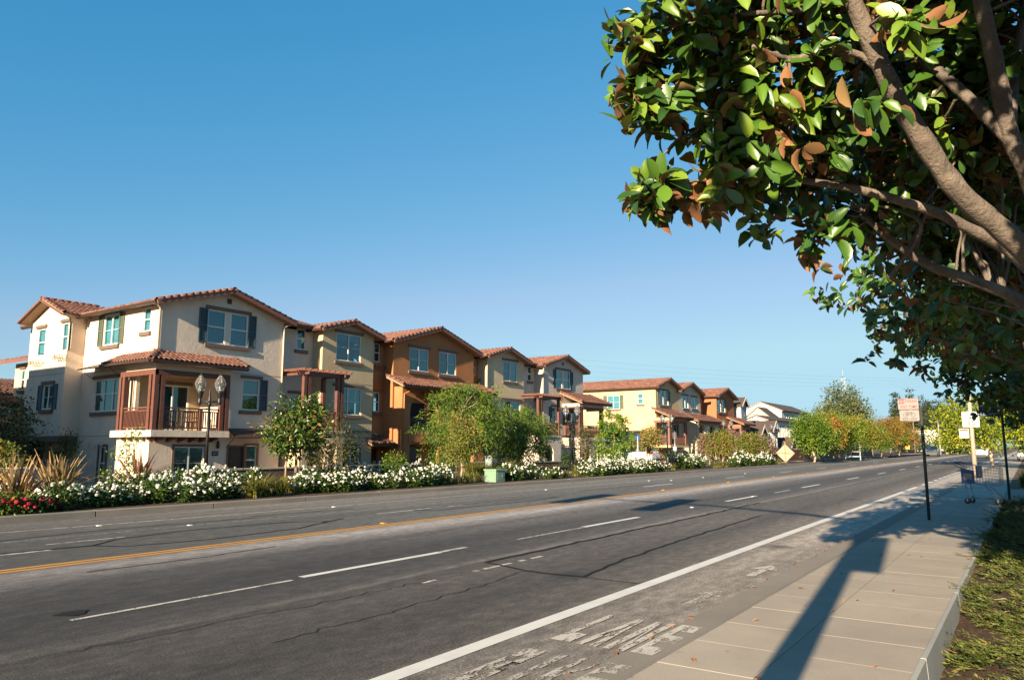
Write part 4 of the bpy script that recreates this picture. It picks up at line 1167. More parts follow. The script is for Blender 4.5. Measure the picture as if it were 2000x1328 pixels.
corbels(A, [tx + .1], ty0 + .3, 1.848, .6, 'trim', 'X'); corbels(A, [tx + .1], ty1 - .3, 1.848, .6, 'trim', 'X')
box_wall(A, ax0, ax0 + 1, 41.58, 46, GZ, EZ, 'st_white', 'wall', 'L')
# tower gable roof, ridge along X
ym_ = (ty0 + ty1) / 2; zr_ = EZ + .8 + .12; ov = .45; ze_ = EZ - .4 * ov + .12; xe_ = tx - .5
d_ = MB()
for (ya, sg) in ((ty0 - ov, 1), (ty1 + ov, -1)):
    poly = [(xe_, ya, ze_), (xe_, ym_, zr_), (xe_, ym_, zr_ - .14), (xe_, ya, ze_ - .14)]
    d_.prism(poly if sg < 0 else poly[::-1], (4.5, 0, 0))
tr = d_.build('tower_roof', M['soffit'], A)
fb_ = MB()
for ya in (ty0 - ov, ty1 + ov): fb_.beam((xe_ - .02, ya, ze_ - .08), (xe_ - .02, ym_, zr_ - .08), .05, .2, up=(1, 0, 0))
fb_.build('fascia_board', M['wood_lt'], tr)
for (ya, sg) in ((ty0 - ov, 1), (ty1 + ov, -1)):
    cs2 = 1 / math.sqrt(1.16); s = Vector((0, sg * cs2, .4 * cs2)); n = Vector((0, -sg * .4 * cs2, cs2)); u = Vector((sg, 0, 0))
    p0 = Vector((xe_ + .1 if sg > 0 else xe_ + 4.5, ya - sg * .05, ze_ - .02))
    stuff(tile_field(p0, u, s, n, 4.4, (ym_ - ty0 + ov) / cs2).build('tile_field', M['tile'], tr))
    rake_line(tr, (xe_ + .06, ya, ze_), (xe_ + .06, ym_, zr_), sg, n)
for i in range(8): tile_obj('ridge_tile', RAKE, tr, frame_mtx((xe_ + i * .36 - .05, ym_, zr_ + .02), (1, 0, -.03), (0, 1, 0), (.03, 0, 1)))

def pipe_vents(parent, lst):
    for (x, y, z) in lst: MB().tube([(x, y, z), (x, y, z + .4)], .035, 6).build('vent_pipe', M['gutter'], parent)

# ------------------------------------------------------------------ town house B : ochre with pergola balcony
B = thing('townhouse', 'ochre yellow town house with a dark wooden pergola over its balcony', 'house', (29.5, 37, GZ), GRP_H)
F = Facade(B, FY(0, RY), [(ax1, GZ), (28.5, GZ), (28.5, 8.15), (ax1, 8.15)], 'st_grey', 'recessed_wall')
x0, x1, z0, z1 = prx(580, 597, 641, 683, RY); F.win(x0, x1, z0, z1, 'hung', blind=.0, curtain=(0, 1))
F.win(27.0, 27.9, 2.45, 4.5, 'fixed', sill=False, blind=0, curtain=(0, 1))
F.done()
x0b, x1b = 28.5, 32.55
F = Facade(B, FY(0, PY), [(x0b, GZ), (x1b, GZ), (x1b, EZ), ((x0b + x1b) / 2, EZ + SLP * (x1b - x0b) / 2), (x0b, EZ)], 'st_yellow')
x0, x1, z0, z1 = prx(657, 705, 653, 706, PY); F.win(x0, x1, z0, z1, 'slider', blind=.25)
x0, x1, z0, z1 = prx(652, 706, 757, 810, PY); F.win(x0, x1, z0, z1, 'slider', blind=.55)
x0, x1, z0, z1 = prx(669, 701, 871, 915, PY); F.win(x0, x1, z0 - .2, z1, 'slider', head=False, sill=False, casing=True, blind=0, curtain=(.2, 1))
F.done()
box_wall(B, x0b, x1b, PY, RY + .6, GZ, EZ, 'st_yellow', 'return_wall', 'LR')
gable_roof(B, x0b, x1b, PY - .48, 44, EZ)
shed_roof(B, ax1 - .1, x0b + .1, RY - .5, 37.3, 8.34, .29)
awning_frame(B, FY(0, PY), at(672, 850, PY).x, at(727, 850, PY).x, at(700, 842, PY).z, .40, .75, False)
em = MB(); fq = FY(at(736, 898, PY).x - .45, PY); em.lbox(fq, 0, .22, .004, .14, 0.35, .75); em.build('meter_box', M['gutterpan'], B)
# balcony block
yb_ = 31.25; X0_, X1_ = 26.0, 28.85; fz = 2.36
Fp = Facade(B, FY(0, yb_), [(X0_, GZ), (X1_, GZ), (X1_, fz - .02), (X0_, fz - .02)], 'st_yellow', 'entry_wall', .3)
Fp.holes.append(rect(X0_ + .35, X1_ - .45, GZ + .02, 1.75)); Fp.done()
box_wall(B, X0_, X1_, yb_, RY, GZ, fz - .02, 'st_yellow', 'entry_wall', 'LR')
dm = MB(); dm.quad((X0_, RY - .6, GZ), (X1_, RY - .6, GZ), (X1_, RY - .6, fz), (X0_, RY - .6, fz)); dm.build('entry_recess', M['st_orange'], B)
dd = MB(); dd.lbox(FY(26.5, RY - .6), 0, 1.0, .01, .06, GZ, 1.5); dd.build('door', M['door_br'], B)
sb2 = MB(); sb2.box(X0_ - .08, X1_ + .06, yb_ - .08, RY, fz - .02, fz + .1); sb2.build('balcony_slab', M['st_grey'], B)
posts(B, [(X0_ + .12, yb_ + .12), (X0_ + .42, yb_ + .12), (X1_ - .12, yb_ + .12), (X1_ - .42, yb_ + .12), (X0_ + .0, RY - .25), (X1_ - .3, PY - .12)], fz + .1, 5.45, .20)
railing(B, [(X0_ + .1, RY - .2), (X0_ + .1, yb_ + .12), (X1_ - .1, yb_ + .12), (X1_ - .1, PY - .1)], fz + .1, 1.0)
pergola(B, X0_ + .15, X1_ - .15, yb_ + .04, RY, 5.55)
downspout(B, [(25.95, RY - .25, 8.0), (ax1 + .06, RY - .06, 7.8), (ax1 + .06, RY - .06, 2.4)])

# ------------------------------------------------------------------ town house C : terracotta with arcade
Cc = thing('townhouse', 'terracotta orange town house with a wide gable and arched loggia behind feathery trees', 'house', (38, 37, GZ), GRP_H)
x0c, x1c = 34.3, 42.65
F = Facade(Cc, FY(0, RY), [(32.55, GZ), (x0c, GZ), (x0c, 8.15), (32.55, 8.15)], 'st_orange', 'recessed_wall')
x0, x1, z0, z1 = prx(731, 742, 671, 707, RY); F.win(x0, x1, z0, z1, 'hung', sill=False, blind=.3); flower_box(Cc, FY(0, RY), x0 - .15, x1 + .4, z0 - .4)
x0, x1, z0, z1 = prx(729, 741, 766, 804, RY); F.win(x0, x1, z0, z1, 'hung', blind=.3)
F.door(32.9, 33.9, GZ + .02, 1.5); F.done()
mb = MB()
mb.beam((32.95, RY - .1, 3.0), (32.95, RY - .1, 5.2), .02, .02, up=(0, 1, 0)); mb.beam((32.6, RY - .1, 4.15), (33.6, RY - .1, 4.15), .02, .02); mb.build('iron_trellis', M['iron'], Cc)
F = Facade(Cc, FY(0, PY), [(x0c, GZ), (x1c, GZ), (x1c, EZ), ((x0c + x1c) / 2, EZ + SLP * (x1c - x0c) / 2), (x0c, EZ)], 'st_orange')
for (p, q, t_, b_) in ((800, 837, 681, 725), (858, 891, 689, 732)):
    x0, x1, z0, z1 = prx(p, q, t_, b_, PY); F.win(x0, x1, z0, z1, 'slider', blind=.0, curtain=(.5, 1))
F.done()
box_wall(Cc, x0c, x1c, PY, RY + .6, GZ, EZ, 'st_orange', 'return_wall', 'LR')
gable_roof(Cc, x0c, x1c, PY - .48, 44, EZ)
shed_roof(Cc, 32.45, x0c + .1, RY - .5, 37.3, 8.34, .29)
shed_roof(Cc, 32.2, 34.3, RY - 1.25, RY, 1.75, .42, True, 'door_canopy_roof', ends=(32.25,))
# loggia
ly = 32.1; lx0, lx1 = 34.45, 43.0; lf = 2.3
Fl = Facade(Cc, FY(0, ly), [(lx0, GZ), (lx1, GZ), (lx1, 5.35), (lx0, 5.35)], 'st_orange', 'loggia_wall', .35)
Fl.holes += [arch(lx0 + .75, lx0 + 3.55, lf + .35, 3.75), arch(lx0 + 4.6, lx0 + 7.4, lf + .35, 3.75), rect(lx0 + .75, lx0 + 3.55, GZ + .02, 1.75), rect(lx0 + 4.6, lx0 + 7.4, GZ + .02, 1.75)]
Fl.done()
box_wall(Cc, lx0, lx1, ly, PY - .002, GZ, 5.35, 'st_orange', 'loggia_wall', 'LR')
fl = MB(); fl.box(lx0 + .02, lx1 - .02, ly + .36, PY - .01, lf - .25, lf); fl.build('loggia_floor', M['st_orange'], Cc)
MB().box(lx0 + .6, lx1 - .6, ly - .06, ly + .02, lf - .42, lf + .30).build('band_course', M['st_orange'], Cc)
railing(Cc, [(lx0 + .75, ly + .2), (lx0 + 3.55, ly + .2)], lf + .1, .95, 'iron'); railing(Cc, [(lx0 + 4.6, ly + .2), (lx0 + 7.4, ly + .2)], lf + .1, .95, 'iron')
MB().lbox(FY(lx0 + 1.2, PY), 0, 1.6, .02, .05, lf, lf + 2.1).build('balcony_door', M['dark'], Cc)
MB().lbox(FY(lx0 + 1.1, PY), 0, 1.2, .02, .08, GZ, 1.6).build('entry_door', M['door_dk'], Cc)
MB().lbox(FY(lx0 + .8, PY), 0, .12, .02, .10, GZ, 1.7).build('door_frame', M['white'], Cc)
shed_roof(Cc, lx0 - .75, lx1 + .5, ly - .75, PY, 5.36, .42, True, 'loggia_roof', ends=(lx0 - .7, lx1 + .45))
downspout(Cc, [(lx0 + .5, ly - .6, 5.2), (lx0 + .12, ly - .06, 4.9), (lx0 + .12, ly - .06, GZ)], mat='st_orange')
pipe_vents(Cc, [(34.6, 36, 9.3), (33.8, 36.3, 9.3)])

# ------------------------------------------------------------------ town house D : cream
D = thing('townhouse', 'cream town house with a narrow gabled bay between terracotta and greige neighbours', 'house', (47, 37, GZ), GRP_H)
x0d, x1d = 44.3, 49.25
F = Facade(Cc, FY(0, RY), [(x1c, GZ), (x0d, GZ), (x0d, 8.15), (x1c, 8.15)], 'st_orange', 'recessed_wall')
x0, x1, z0, z1 = prx(920, 929, 701, 733, RY); F.win(x0, x1, z0, z1, 'hung', blind=.4, sill=False); flower_box(Cc, FY(0, RY), x0 - .2, x1 + .3, z0 - .4); F.done()
F = Facade(D, FY(0, PY), [(x0d, GZ), (x1d, GZ), (x1d, EZ), ((x0d + x1d) / 2, EZ + SLP * (x1d - x0d) / 2), (x0d, EZ)], 'st_cream')
x0, x1, z0, z1 = prx(983, 1010, 706, 745, PY); F.win(x0, x1, z0, z1, 'slider', blind=.0, curtain=(.5, 1))
x0, x1, z0, z1 = prx(980, 1016, 783, 816, PY); F.win(x0, x1, z0, z1, 'slider', blind=.4)
x0, x1, z0, z1 = prx(998, 1014, 870, 905, PY); F.win(x0, x1, z0, z1, 'slider', head=False, sill=False, casing=True, blind=.8)
F.done()
box_wall(D, x0d, x1d, PY, RY + .6, GZ, EZ, 'st_cream', 'return_wall', 'LR')
gable_roof(D, x0d, x1d, PY - .48, 44, EZ)
shed_roof(D, x1c - .1, x0d + .1, RY - .5, 37.3, 8.34, .29)
downspout(D, [(x0d - .3, PY - .35, 8.05), (x0d - .05, PY - .06, 7.7), (x0d - .05, PY - .06, 5.9)])

# ------------------------------------------------------------------ town house E : greige, end of the first terrace
E_ = thing('townhouse', 'greige end town house with blue shutters, pergola balcony and tiled corner porch', 'house', (55, 37, GZ), GRP_H)
x0e, x1e = 52.1, 58.9
F = Facade(E_, FY(0, RY), [(x1d, GZ), (x0e, GZ), (x0e, 8.15), (x1d, 8.15)], 'st_grey', 'recessed_wall')
x0, x1, z0, z1 = prx(1031, 1038, 716, 744, RY); F.win(x0, x1, z0, z1, 'hung', blind=.3); F.done()
F = Facade(E_, FY(0, PY), [(x0e, GZ), (x1e, GZ), (x1e, EZ), ((x0e + x1e) / 2, EZ + SLP * (x1e - x0e) / 2), (x0e, EZ)], 'st_grey')
x0, x1, z0, z1 = prx(1086, 1113, 724, 759, PY); F.win(x0, x1, z0, z1, 'pair', shut='LR', blind=.97)
x0, x1, z0, z1 = prx(1078, 1085, 795, 825, PY); F.win(x0, x1, z0, z1, 'hung', shut='L', blind=.3)
F.win(55.6, 56.6, GZ, 1.5, 'slider', head=False, sill=False, casing=True, blind=.5); F.win(55.8, 57.4, 2.6, 4.5, 'slider', blind=0.5)
F.done()
vent(E_, at(1099, 711, PY).x, PY, at(1099, 714, PY).z)
box_wall(E_, x0e, x1e, PY, 45, GZ, EZ, 'st_grey', 'return_wall', 'LRb')
gable_roof(E_, x0e, x1e, PY - .48, 45, EZ)
shed_roof(E_, x1d - .1, x0e + .1, RY - .5, 37.3, 8.34, .29)
downspout(E_, [(x0e - .25, PY - .25, 8.05), (x0e - .04, PY - .06, 7.8), (x0e - .04, PY - .06, 5.7)])
# pergola balcony over an arched entry
X0_, X1_ = 49.0, 52.3; 
Fp = Facade(E_, FY(0, yb_), [(X0_, GZ), (X1_, GZ), (X1_, fz - .02), (X0_, fz - .02)], 'st_grey', 'entry_wall', .35)
Fp.holes.append(arch(X0_ + .9, X0_ + 2.2, GZ + .02, 1.05)); Fp.done()
box_wall(E_, X0_, X1_, yb_, RY, GZ, fz - .02, 'st_grey', 'entry_wall', 'LR')
MB().quad((X0_, RY - .4, GZ), (X1_, RY - .4, GZ), (X1_, RY - .4, fz), (X0_, RY - .4, fz)).build('entry_recess', M['st_orange'], E_)
MB().box(X0_ - .08, X1_ + .06, yb_ - .08, RY, fz - .02, fz + .1).build('balcony_slab', M['st_grey'], E_)
posts(E_, [(X0_ + .12, yb_ + .12), (X0_ + .5, yb_ + .12), (X1_ - .12, yb_ + .12), (X0_ + .0, RY - .25)], fz + .1, 5.45, .20)
railing(E_, [(X0_ + .1, RY - .2), (X0_ + .1, yb_ + .12), (X1_ - .1, yb_ + .12), (X1_ - .1, PY - .1)], fz + .1, 1.0)
pergola(E_, X0_ + .15, X1_ - .15, yb_ + .04, RY, 5.55)
def corner_porch(par, x0, x1, y0, yb, fz, zt, wall_mat, wood='wood', rail=True):
    MB().box(x0 - .05, x1 + .05, y0 - .05, yb, fz - .25, fz).build('balcony_slab', M[wall_mat], par)
    posts(par, [(x0 + .12, y0 + .12), (x0 + .45, y0 + .12), (x1 - .12, y0 + .12), (x1 - .45, y0 + .12), (x0 + .12, yb - .2)], fz, zt - .2, .2, wood)
    bm2 = MB(); bm2.beam((x0, y0 + .1, zt - .1), (x1, y0 + .1, zt - .1), .18, .24); bm2.beam((x0 + .1, y0, zt - .1), (x0 + .1, yb, zt - .1), .18, .24); bm2.beam((x1 - .1, y0, zt - .1), (x1 - .1, yb, zt - .1), .18, .24); bm2.build('porch_beam', M[wood], par)
    MB().box(x0 + .02, x1 - .02, y0 + .02, yb, zt + .02, zt + .3).build('porch_ceiling', M[wall_mat], par)
    if rail: railing(par, [(x0 + .12, yb - .1), (x0 + .12, y0 + .12), (x1 - .12, y0 + .12), (x1 - .12, yb - .1)], fz, 1.0, wood, .14)
    shed_roof(par, x0 - .5, x1 + .5, y0 - .5, yb, zt + .34, .42, False, 'porch_roof', ends=(x0 - .45, x1 + .45))
corner_porch(E_, 55.2, 59.6, 31.1, PY, fz, 4.95, 'st_grey')
Fq = Facade(E_, FY(0, 31.15), [(55.2, GZ), (59.5, GZ), (59.5, fz - .26), (55.2, fz - .26)], 'st_grey', 'entry_wall', .3)
Fq.holes.append(rect(56.2, 57.1, GZ + .02, 1.5)); Fq.win(57.8, 59.0, .2, 1.6, 'slider', head=False, sill=False, blind=.5); Fq.done()
box_wall(E_, 55.2, 59.5, 31.15, PY, GZ, fz - .26, 'st_grey', 'entry_wall', 'LR')

# ------------------------------------------------------------------ second terrace
GRP_2 = 'stucco town houses of the far terrace'
dz = -0.25
x0f, x1f = 74.9, 81.4
Ff = thing('townhouse', 'golden yellow end town house with sage shutters past the side street', 'house', (78, 38, GZ - .3), GRP_2)
E2 = EZ + dz
F = Facade(Ff, FY(0, PY), [(x0f, GZ - .3), (x1f, GZ - .3), (x1f, E2), ((x0f + x1f) / 2, E2 + .30 * (x1f - x0f) / 2), (x0f, E2)], 'st_gold')
x0, x1, z0, z1 = prx(1288, 1305, 763, 791, PY); F.win(x0, x1, z0, z1, 'pair', shut='LR', blind=.9, shmat='shutter_g')
F.win(79.6, 80.5, 2.3, 4.1, 'hung', shut='R', blind=.2, shmat='shutter_g'); F.win(76.6, 78.2, 2.0, 4.1, 'slider', sill=False, blind=0, curtain=(0, .5)); F.win(77.0, 78.6, GZ, 1.2, 'slider', head=False, sill=False, blind=.3)
F.done(); vent(Ff, at(1296, 752, PY).x, PY, at(1296, 754, PY).z, .3)
F = Facade(Ff, FX(x0f, 0), [(-45, GZ - .3), (-PY, GZ - .3), (-PY, E2), (-45, E2)], 'st_gold')
a0, a1, c0, c1 = prs(1186, 1210, 763, 790, x0f); F.win(a0, a1, 5.75, 7.25, 'slider', shut='LR', blind=.9, shmat='shutter_g', head=False)
a0, a1, c0, c1 = prs(1245, 1256, 761, 782, x0f); F.win(a0, a1, 6.2, 7.35, 'hung', blind=.95, head=False)
F.win(-43.6, -42.6, 5.4, 6.7, 'slider', blind=.4, head=False); F.win(-39.5, -37.8, 2.2, 3.8, 'slider', blind=.4)
F.done()
box_wall(Ff, x0f, x1f, PY, 45, GZ - .3, E2, 'st_gold', 'rear_wall', 'bR')
gable_roof(Ff, x0f, x1f, PY - .5, 45.5, E2, .30)
pipe_vents(Ff, [(77.5, 36.5, 9.0 + dz), (77.0, 39.5, 8.8 + dz)])
corner_porch(Ff, 74.2, 79.2, 31.0, PY, 1.75, 4.35, 'st_gold', 'wood_lt')
awning_frame(Ff, FY(0, PY), 79.3, 81.2, 1.65, .3, .7)

Gg = thing('townhouse', 'bone white town house with two tall arched openings beside the golden house', 'house', (86, 38, GZ - .3), GRP_2)
x0g, x1g = 81.4, 88.3
F = Facade(Gg, FY(0, PY), [(x0g, GZ - .3), (x1g, GZ - .3), (x1g, E2 - .1), ((x0g + x1g) / 2, E2 - .1 + .30 * (x1g - x0g) / 2), (x0g, E2 - .1)], 'st_bone')
for (p, q, t_, b_) in ((1333, 1344, 773, 797), (1350, 1361, 776, 798)):
    x0, x1, z0, z1 = prx(p, q, t_, b_, PY); F.win(x0, x1, z0, z1, 'slider', blind=0, curtain=(.5, 1))
F.done()
box_wall(Gg, x0g, x1g, PY, 45, GZ - .3, E2 - .1, 'st_bone', 'rear_wall', 'bLR')
gable_roof(Gg, x0g, x1g, PY - .5, 45, E2 - .1, .30)
gl0, gl1, gly = 82.3, 90.0, 31.2
Fl = Facade(Gg, FY(0, gly), [(gl0, GZ - .3), (gl1, GZ - .3), (gl1, 4.5), (gl0, 4.5)], 'st_bone', 'loggia_wall', .35)
Fl.holes += [arch(gl0 + .9, gl0 + 3.0, 1.75, 3.1), arch(gl0 + 4.4, gl0 + 6.5, 1.75, 3.1), rect(gl0 + .9, gl0 + 3.0, GZ, 1.0), rect(gl0 + 4.4, gl0 + 6.5, GZ, 1.0)]
Fl.done()
box_wall(Gg, gl0, gl1, gly, PY - .01, GZ - .3, 4.5, 'st_bone', 'loggia_wall', 'LR')
for q in (gl0 + .9, gl0 + 4.4): railing(Gg, [(q, gly + .18), (q + 2.1, gly + .18)], 1.8, .95, 'iron', .1)
MB().box(gl0 + .1, gl1 - .1, gly + .36, PY - .02, 1.55, 1.75).build('loggia_floor', M['st_bone'], Gg)
shed_roof(Gg, gl0 - .6, gl1 + .5, gly - .55, PY, 4.5, .42, False, 'loggia_roof', ends=(gl0 - .55, gl1 + .45))
downspout(Gg, [(gl0 + .1, gly - .5, 4.35), (gl0 + .12, gly - .06, 4.1), (gl0 + .12, gly - .06, GZ)])

Hh = thing('townhouse', 'rust orange end town house with sage shutters beside the grey shingle houses', 'house', (96, 38, GZ - .3), GRP_2)
x0h, x1h, hy = 91.4, 98.2, 31.9
E3 = E2 - .15
F = Facade(Hh, FY(0, hy), [(x0h, GZ - .3), (x1h, GZ - .3), (x1h, E3), ((x0h + x1h) / 2, E3 + .30 * (x1h - x0h) / 2), (x0h, E3)], 'st_rust')
x0, x1, z0, z1 = prx(1402, 1416, 781, 805, hy); F.win(x0, x1, z0, z1, 'pair', shut='LR', blind=.5, shmat='shutter_g')
F.win(93.2, 94.2, 2.2, 4.1, 'hung', blind=.2); F.done()
box_wall(Hh, x0h, x1h, hy, 45, GZ - .3, E3, 'st_rust', 'side_wall', 'LRb')
gable_roof(Hh, x0h, x1h, hy - .5, 45, E3, .30)
shed_roof(Hh, x1g - .1, x0h + .1, RY - .3, 37.3, E2 - .1)
box_wall(Hh, x1g, x0h, RY, 45, GZ - .3, E2 - .1, 'st_rust', 'recessed_wall', 'F')
corner_porch(Hh, 95.6, 99.4, 30.2, hy, 1.75, 4.1, 'st_rust', 'wood_lt', True)

# ------------------------------------------------------------------ grey and white shingle-roofed houses farther on
def cottage(name, label, x0, x1, y0, y1, ze, rise, mat_f, mat_s, wins=(), axis='Y', roof='shingle', z0=-.9):
    o = thing('shingle_house', label, 'house', ((x0 + x1) / 2, y0, z0), 'houses with brown shingle roofs past the terraces')
    if axis == 'Y':
        Fh = Facade(o, FY(0, y0), [(x0, z0), (x1, z0), (x1, ze), ((x0 + x1) / 2, ze + rise), (x0, ze)], mat_f)
        for w in wins: Fh.win(*w, kind='fixed' if len(w) == 4 else w[4], head=False, sill=False, blind=0, casing=True, trim='white') if len(w) == 4 else None
        Fh.done()
        sd = MB(); sd.quad((x0, y1, z0), (x0, y0, z0), (x0, y0, ze), (x0, y1, ze)); sd.quad((x1, y0, z0), (x1, y1, z0), (x1, y1, ze), (x1, y0, ze)); sd.build('side_wall', M[mat_s], o)
        r = MB(); xm = (x0 + x1) / 2
        for (xa, sg) in ((x0 - .35, 1), (x1 + .35, -1)):
            zl = ze - rise / (xm - x0) * .35
            poly = [(xa, y0 - .35, zl), (xm, y0 - .35, ze + rise), (xm, y0 - .35, ze + rise + .14), (xa, y0 - .35, zl + .14)]
            r.prism(poly if sg > 0 else poly[::-1], (0, y1 - y0 + .7, 0))
        ro = r.build('roof', M[roof], o)
        tb = MB()
        for xa in (x0 - .35, x1 + .35): tb.beam((xa, y0 - .37, ze - rise / (xm - x0) * .35 + .0), (xm, y0 - .37, ze + rise + .0), .05, .22)
        tb.build('barge_board', M['sid_white'], ro)
    else:
        Fh = Facade(o, FX(x0, 0), [(-y1, z0), (-y0, z0), (-y0, ze), (-(y0 + y1) / 2, ze + rise), (-y1, ze)], mat_s)
        Fh.done()
        Ff2 = Facade(o, FY(0, y0), [(x0, z0), (x1, z0), (x1, ze), (x0, ze)], mat_f)
        for w in wins: Ff2.win(*w, kind='fixed', head=False, sill=False, blind=0, casing=True, trim='white')
        Ff2.done()
        MB().quad((x1, y0, z0), (x1, y1, z0), (x1, y1, ze), (x1, y0, ze)).build('side_wall', M[mat_s], o)
        r = MB(); ym = (y0 + y1) / 2
        for (ya, sg) in ((y0 - .35, 1), (y1 + .35, -1)):
            zl = ze - rise / (ym - y0) * .35
            poly = [(x0 - .3, ya, zl), (x0 - .3, ym, ze + rise), (x0 - .3, ym, ze + rise + .14), (x0 - .3, ya, zl + .14)]
            r.prism(poly[::-1] if sg > 0 else poly, (x1 - x0 + .6, 0, 0))
        ro = r.build('roof', M[roof], o)
        tb = MB()
        for ya in (y0 - .35, y1 + .35): tb.beam((x0 - .32, ya, ze - rise / (ym - y0) * .35), (x0 - .32, ym, ze + rise), .05, .22, up=(1, 0, 0))
        tb.build('barge_board', M['sid_white'], ro)
    return o
tw1 = cottage('', 'tall narrow white house with grey-blue gable and oval window', 99.9, 102.3, 31.5, 38, 7.2, .9, 'sid_blue', 'sid_white')
ov_ = MB(); fo = FY(101.1, 31.5); n = 16
ov_.add([fo(k * .32 * math.cos(t), .05, 5.0 + k * .78 * math.sin(t)) for k in (1.25, .95) for t in np.linspace(0, 2 * math.pi, n, endpoint=False)], [(i, (i + 1) % n, n + (i + 1) % n, n + i) for i in range(n)])
ov_.build('oval_frame', M['sid_white'], tw1)
og = MB(); og.add([fo(.31 * math.cos(t), .045, 5.0 + .75 * math.sin(t)) for t in np.linspace(0, 2 * math.pi, n, endpoint=False)], [tuple(range(n))]); og.build('oval_pane', M['glass'], tw1)
cottage('', 'low grey-blue wing with a brown shingle roof beside the tall narrow house', 102.5, 106.2, 32.0, 35, 3.4, .6, 'sid_blue', 'sid_white', [(103.0, 103.8, 1.2, 2.7), (104.6, 105.4, 1.2, 2.7)], 'X')
cottage('', 'grey-blue gabled porch house with white corner boards', 101.4, 104.2, 29.6, 31.9, 3.3, 1.1, 'sid_blue', 'sid_white', [(102.0, 102.6, .9, 2.6), (103.1, 103.7, .9, 2.6)], 'Y')
cottage('', 'grey gabled house with tall narrow windows under a steep roof', 106.3, 109.3, 29.4, 31.9, 3.9, 1.2, 'sid_tan', 'sid_white', [(106.9, 107.4, 1.5, 3.2), (108.2, 108.7, 1.5, 3.2)], 'Y')
cottage('', 'cream house with a narrow gable facing along the street', 124.0, 129.0, 34.5, 38.2, 6.5, 1.5, 'sid_white', 'sid_cream', [(125, 126, 4.6, 6.0), (127, 128, 4.6, 6.0)], 'X')
cottage('', 'white house with the highest gable of the shingle-roofed group', 131.5, 152.0, 34.5, 41.5, 7.8, 1.5, 'sid_white', 'sid_white', [(134.5 + 3.0 * k, 135.7 + 3.0 * k, 5.6, 7.2) for k in range(6)], 'X')
cottage('', 'white terrace front with a row of tall narrow windows by the street trees', 110.0, 131.0, 31.0, 34.2, 5.5, .6, 'sid_white', 'sid_white', [(112.2 + 1.5 * k, 112.9 + 1.5 * k, 2.6, 4.8) for k in range(12)], 'X')
cottage('', 'distant cream house with a low brown roof behind the street trees', 152.5, 176.0, 36, 46, 7.6, 1.0, 'sid_cream', 'sid_cream', [(154 + 3 * k, 155.2 + 3 * k, 4, 5.6) for k in range(6)], 'X')
cottage('', 'small gabled white porch low beside the construction sign', 112.5, 115.0, 28.6, 30.9, 1.7, 1.1, 'sid_blue', 'sid_white', [(113.3, 114.1, -.4, 1.3)], 'Y')
# white commercial building closing the street
wb = thing('white_building', 'long low flat-roofed white building at the end of the street', 'building', (250, 24, 0))
b_ = MB(); b_.box(255, 275, 16.5, 34, -.7, 6.0); b_.build('wall', M['sid_white'], wb)
b_ = MB(); b_.box(254.7, 275.3, 16.2, 34.3, 6.0, 6.5); b_.build('parapet', M['sid_white'], wb)
for k in range(5): MB().lbox(FX(255, 0), -33 + k * 3.4, -31 + k * 3.4, .02, .06, .5, 2.4).build('window', M['glass'], wb)
sh_ = thing('white_shed', 'small white shed with a curved top beside the utility pole', 'shed', (235, 13, 0))
b_ = MB(); b_.prism([(235, 10.5 + 1.8 - 1.8 * math.cos(t), 0.0 + 2.4 * math.sin(t) ** .6) for t in np.linspace(0, math.pi, 10)][::-1], (5, 0, 0)); b_.build('shell', M['sid_white'], sh_)
MB().lbox(FX(235, 0), -13, -11.6, .02, .06, 0, 1.6).build('door', M['dark'], sh_)

# houses behind the side street, at the left
Lh = thing('townhouse', 'cream house half hidden behind the flank of the white town house', 'house', (20, 47.5, GZ))
F = Facade(Lh, FX(19.6, 0), [(-49.7, GZ), (-46.2, GZ), (-46.2, 6.5), (-49.7, 6.5)], 'st_cream'); F.win(-48.9, -48.4, 4.9, 6.1, 'hung', blind=.5); F.win(-48.2, -47.0, 2.4, 3.6, 'slider', blind=.3); F.done()
box_wall(Lh, 19.6, 27, 46.2, 49.7, GZ, 6.5, 'st_cream', 'wall', 'FRb')
r = MB(); r.prism([(18.9, 46.1, 6.44), (18.9, 50.2, 6.44), (23.6, 50.2, 7.7), (23.6, 46.1, 7.7)][::-1], (0, 0, .16)); ro = r.build('roof', M['wood_lt'], Lh)
stuff(tile_field((18.85, 50.2, 6.62), (0, -1, 0), (.966, 0, .259), (-.259, 0, .966), 4.1, 4.8).build('tile_field', M['tile'], ro))
shed_roof(Lh, 17.4, 19.55, 46.6, 49.4, 3.95, .20, False, 'porch_roof')
posts(Lh, [(17.6, 46.9), (17.6, 49.1)], 1.6, 3.9, .25); railing(Lh, [(19.5, 46.8), (17.5, 46.8), (17.5, 49.2)], 1.6); MB().box(17.4, 19.58, 46.7, 49.3, 1.3, 1.6).build('balcony_slab', M['st_white'], Lh)
L2 = thing('townhouse', 'greige house with a low tiled roof at the far end of the side street', 'house', (17, 60, GZ))
box_wall(L2, 10, 26, 57, 66, GZ, 5.1, 'st_grey', 'wall', 'FLRb')
shed_roof(L2, 9.5, 26.5, 56.3, 60.6, 5.1, .30)
shed_roof(L2, 17, 24, 54.4, 56.98, 2.9, .25, False, 'porch_roof'); posts(L2, [(17.3, 54.7), (20.5, 54.7), (23.7, 54.7)], GZ, 2.85, .3)

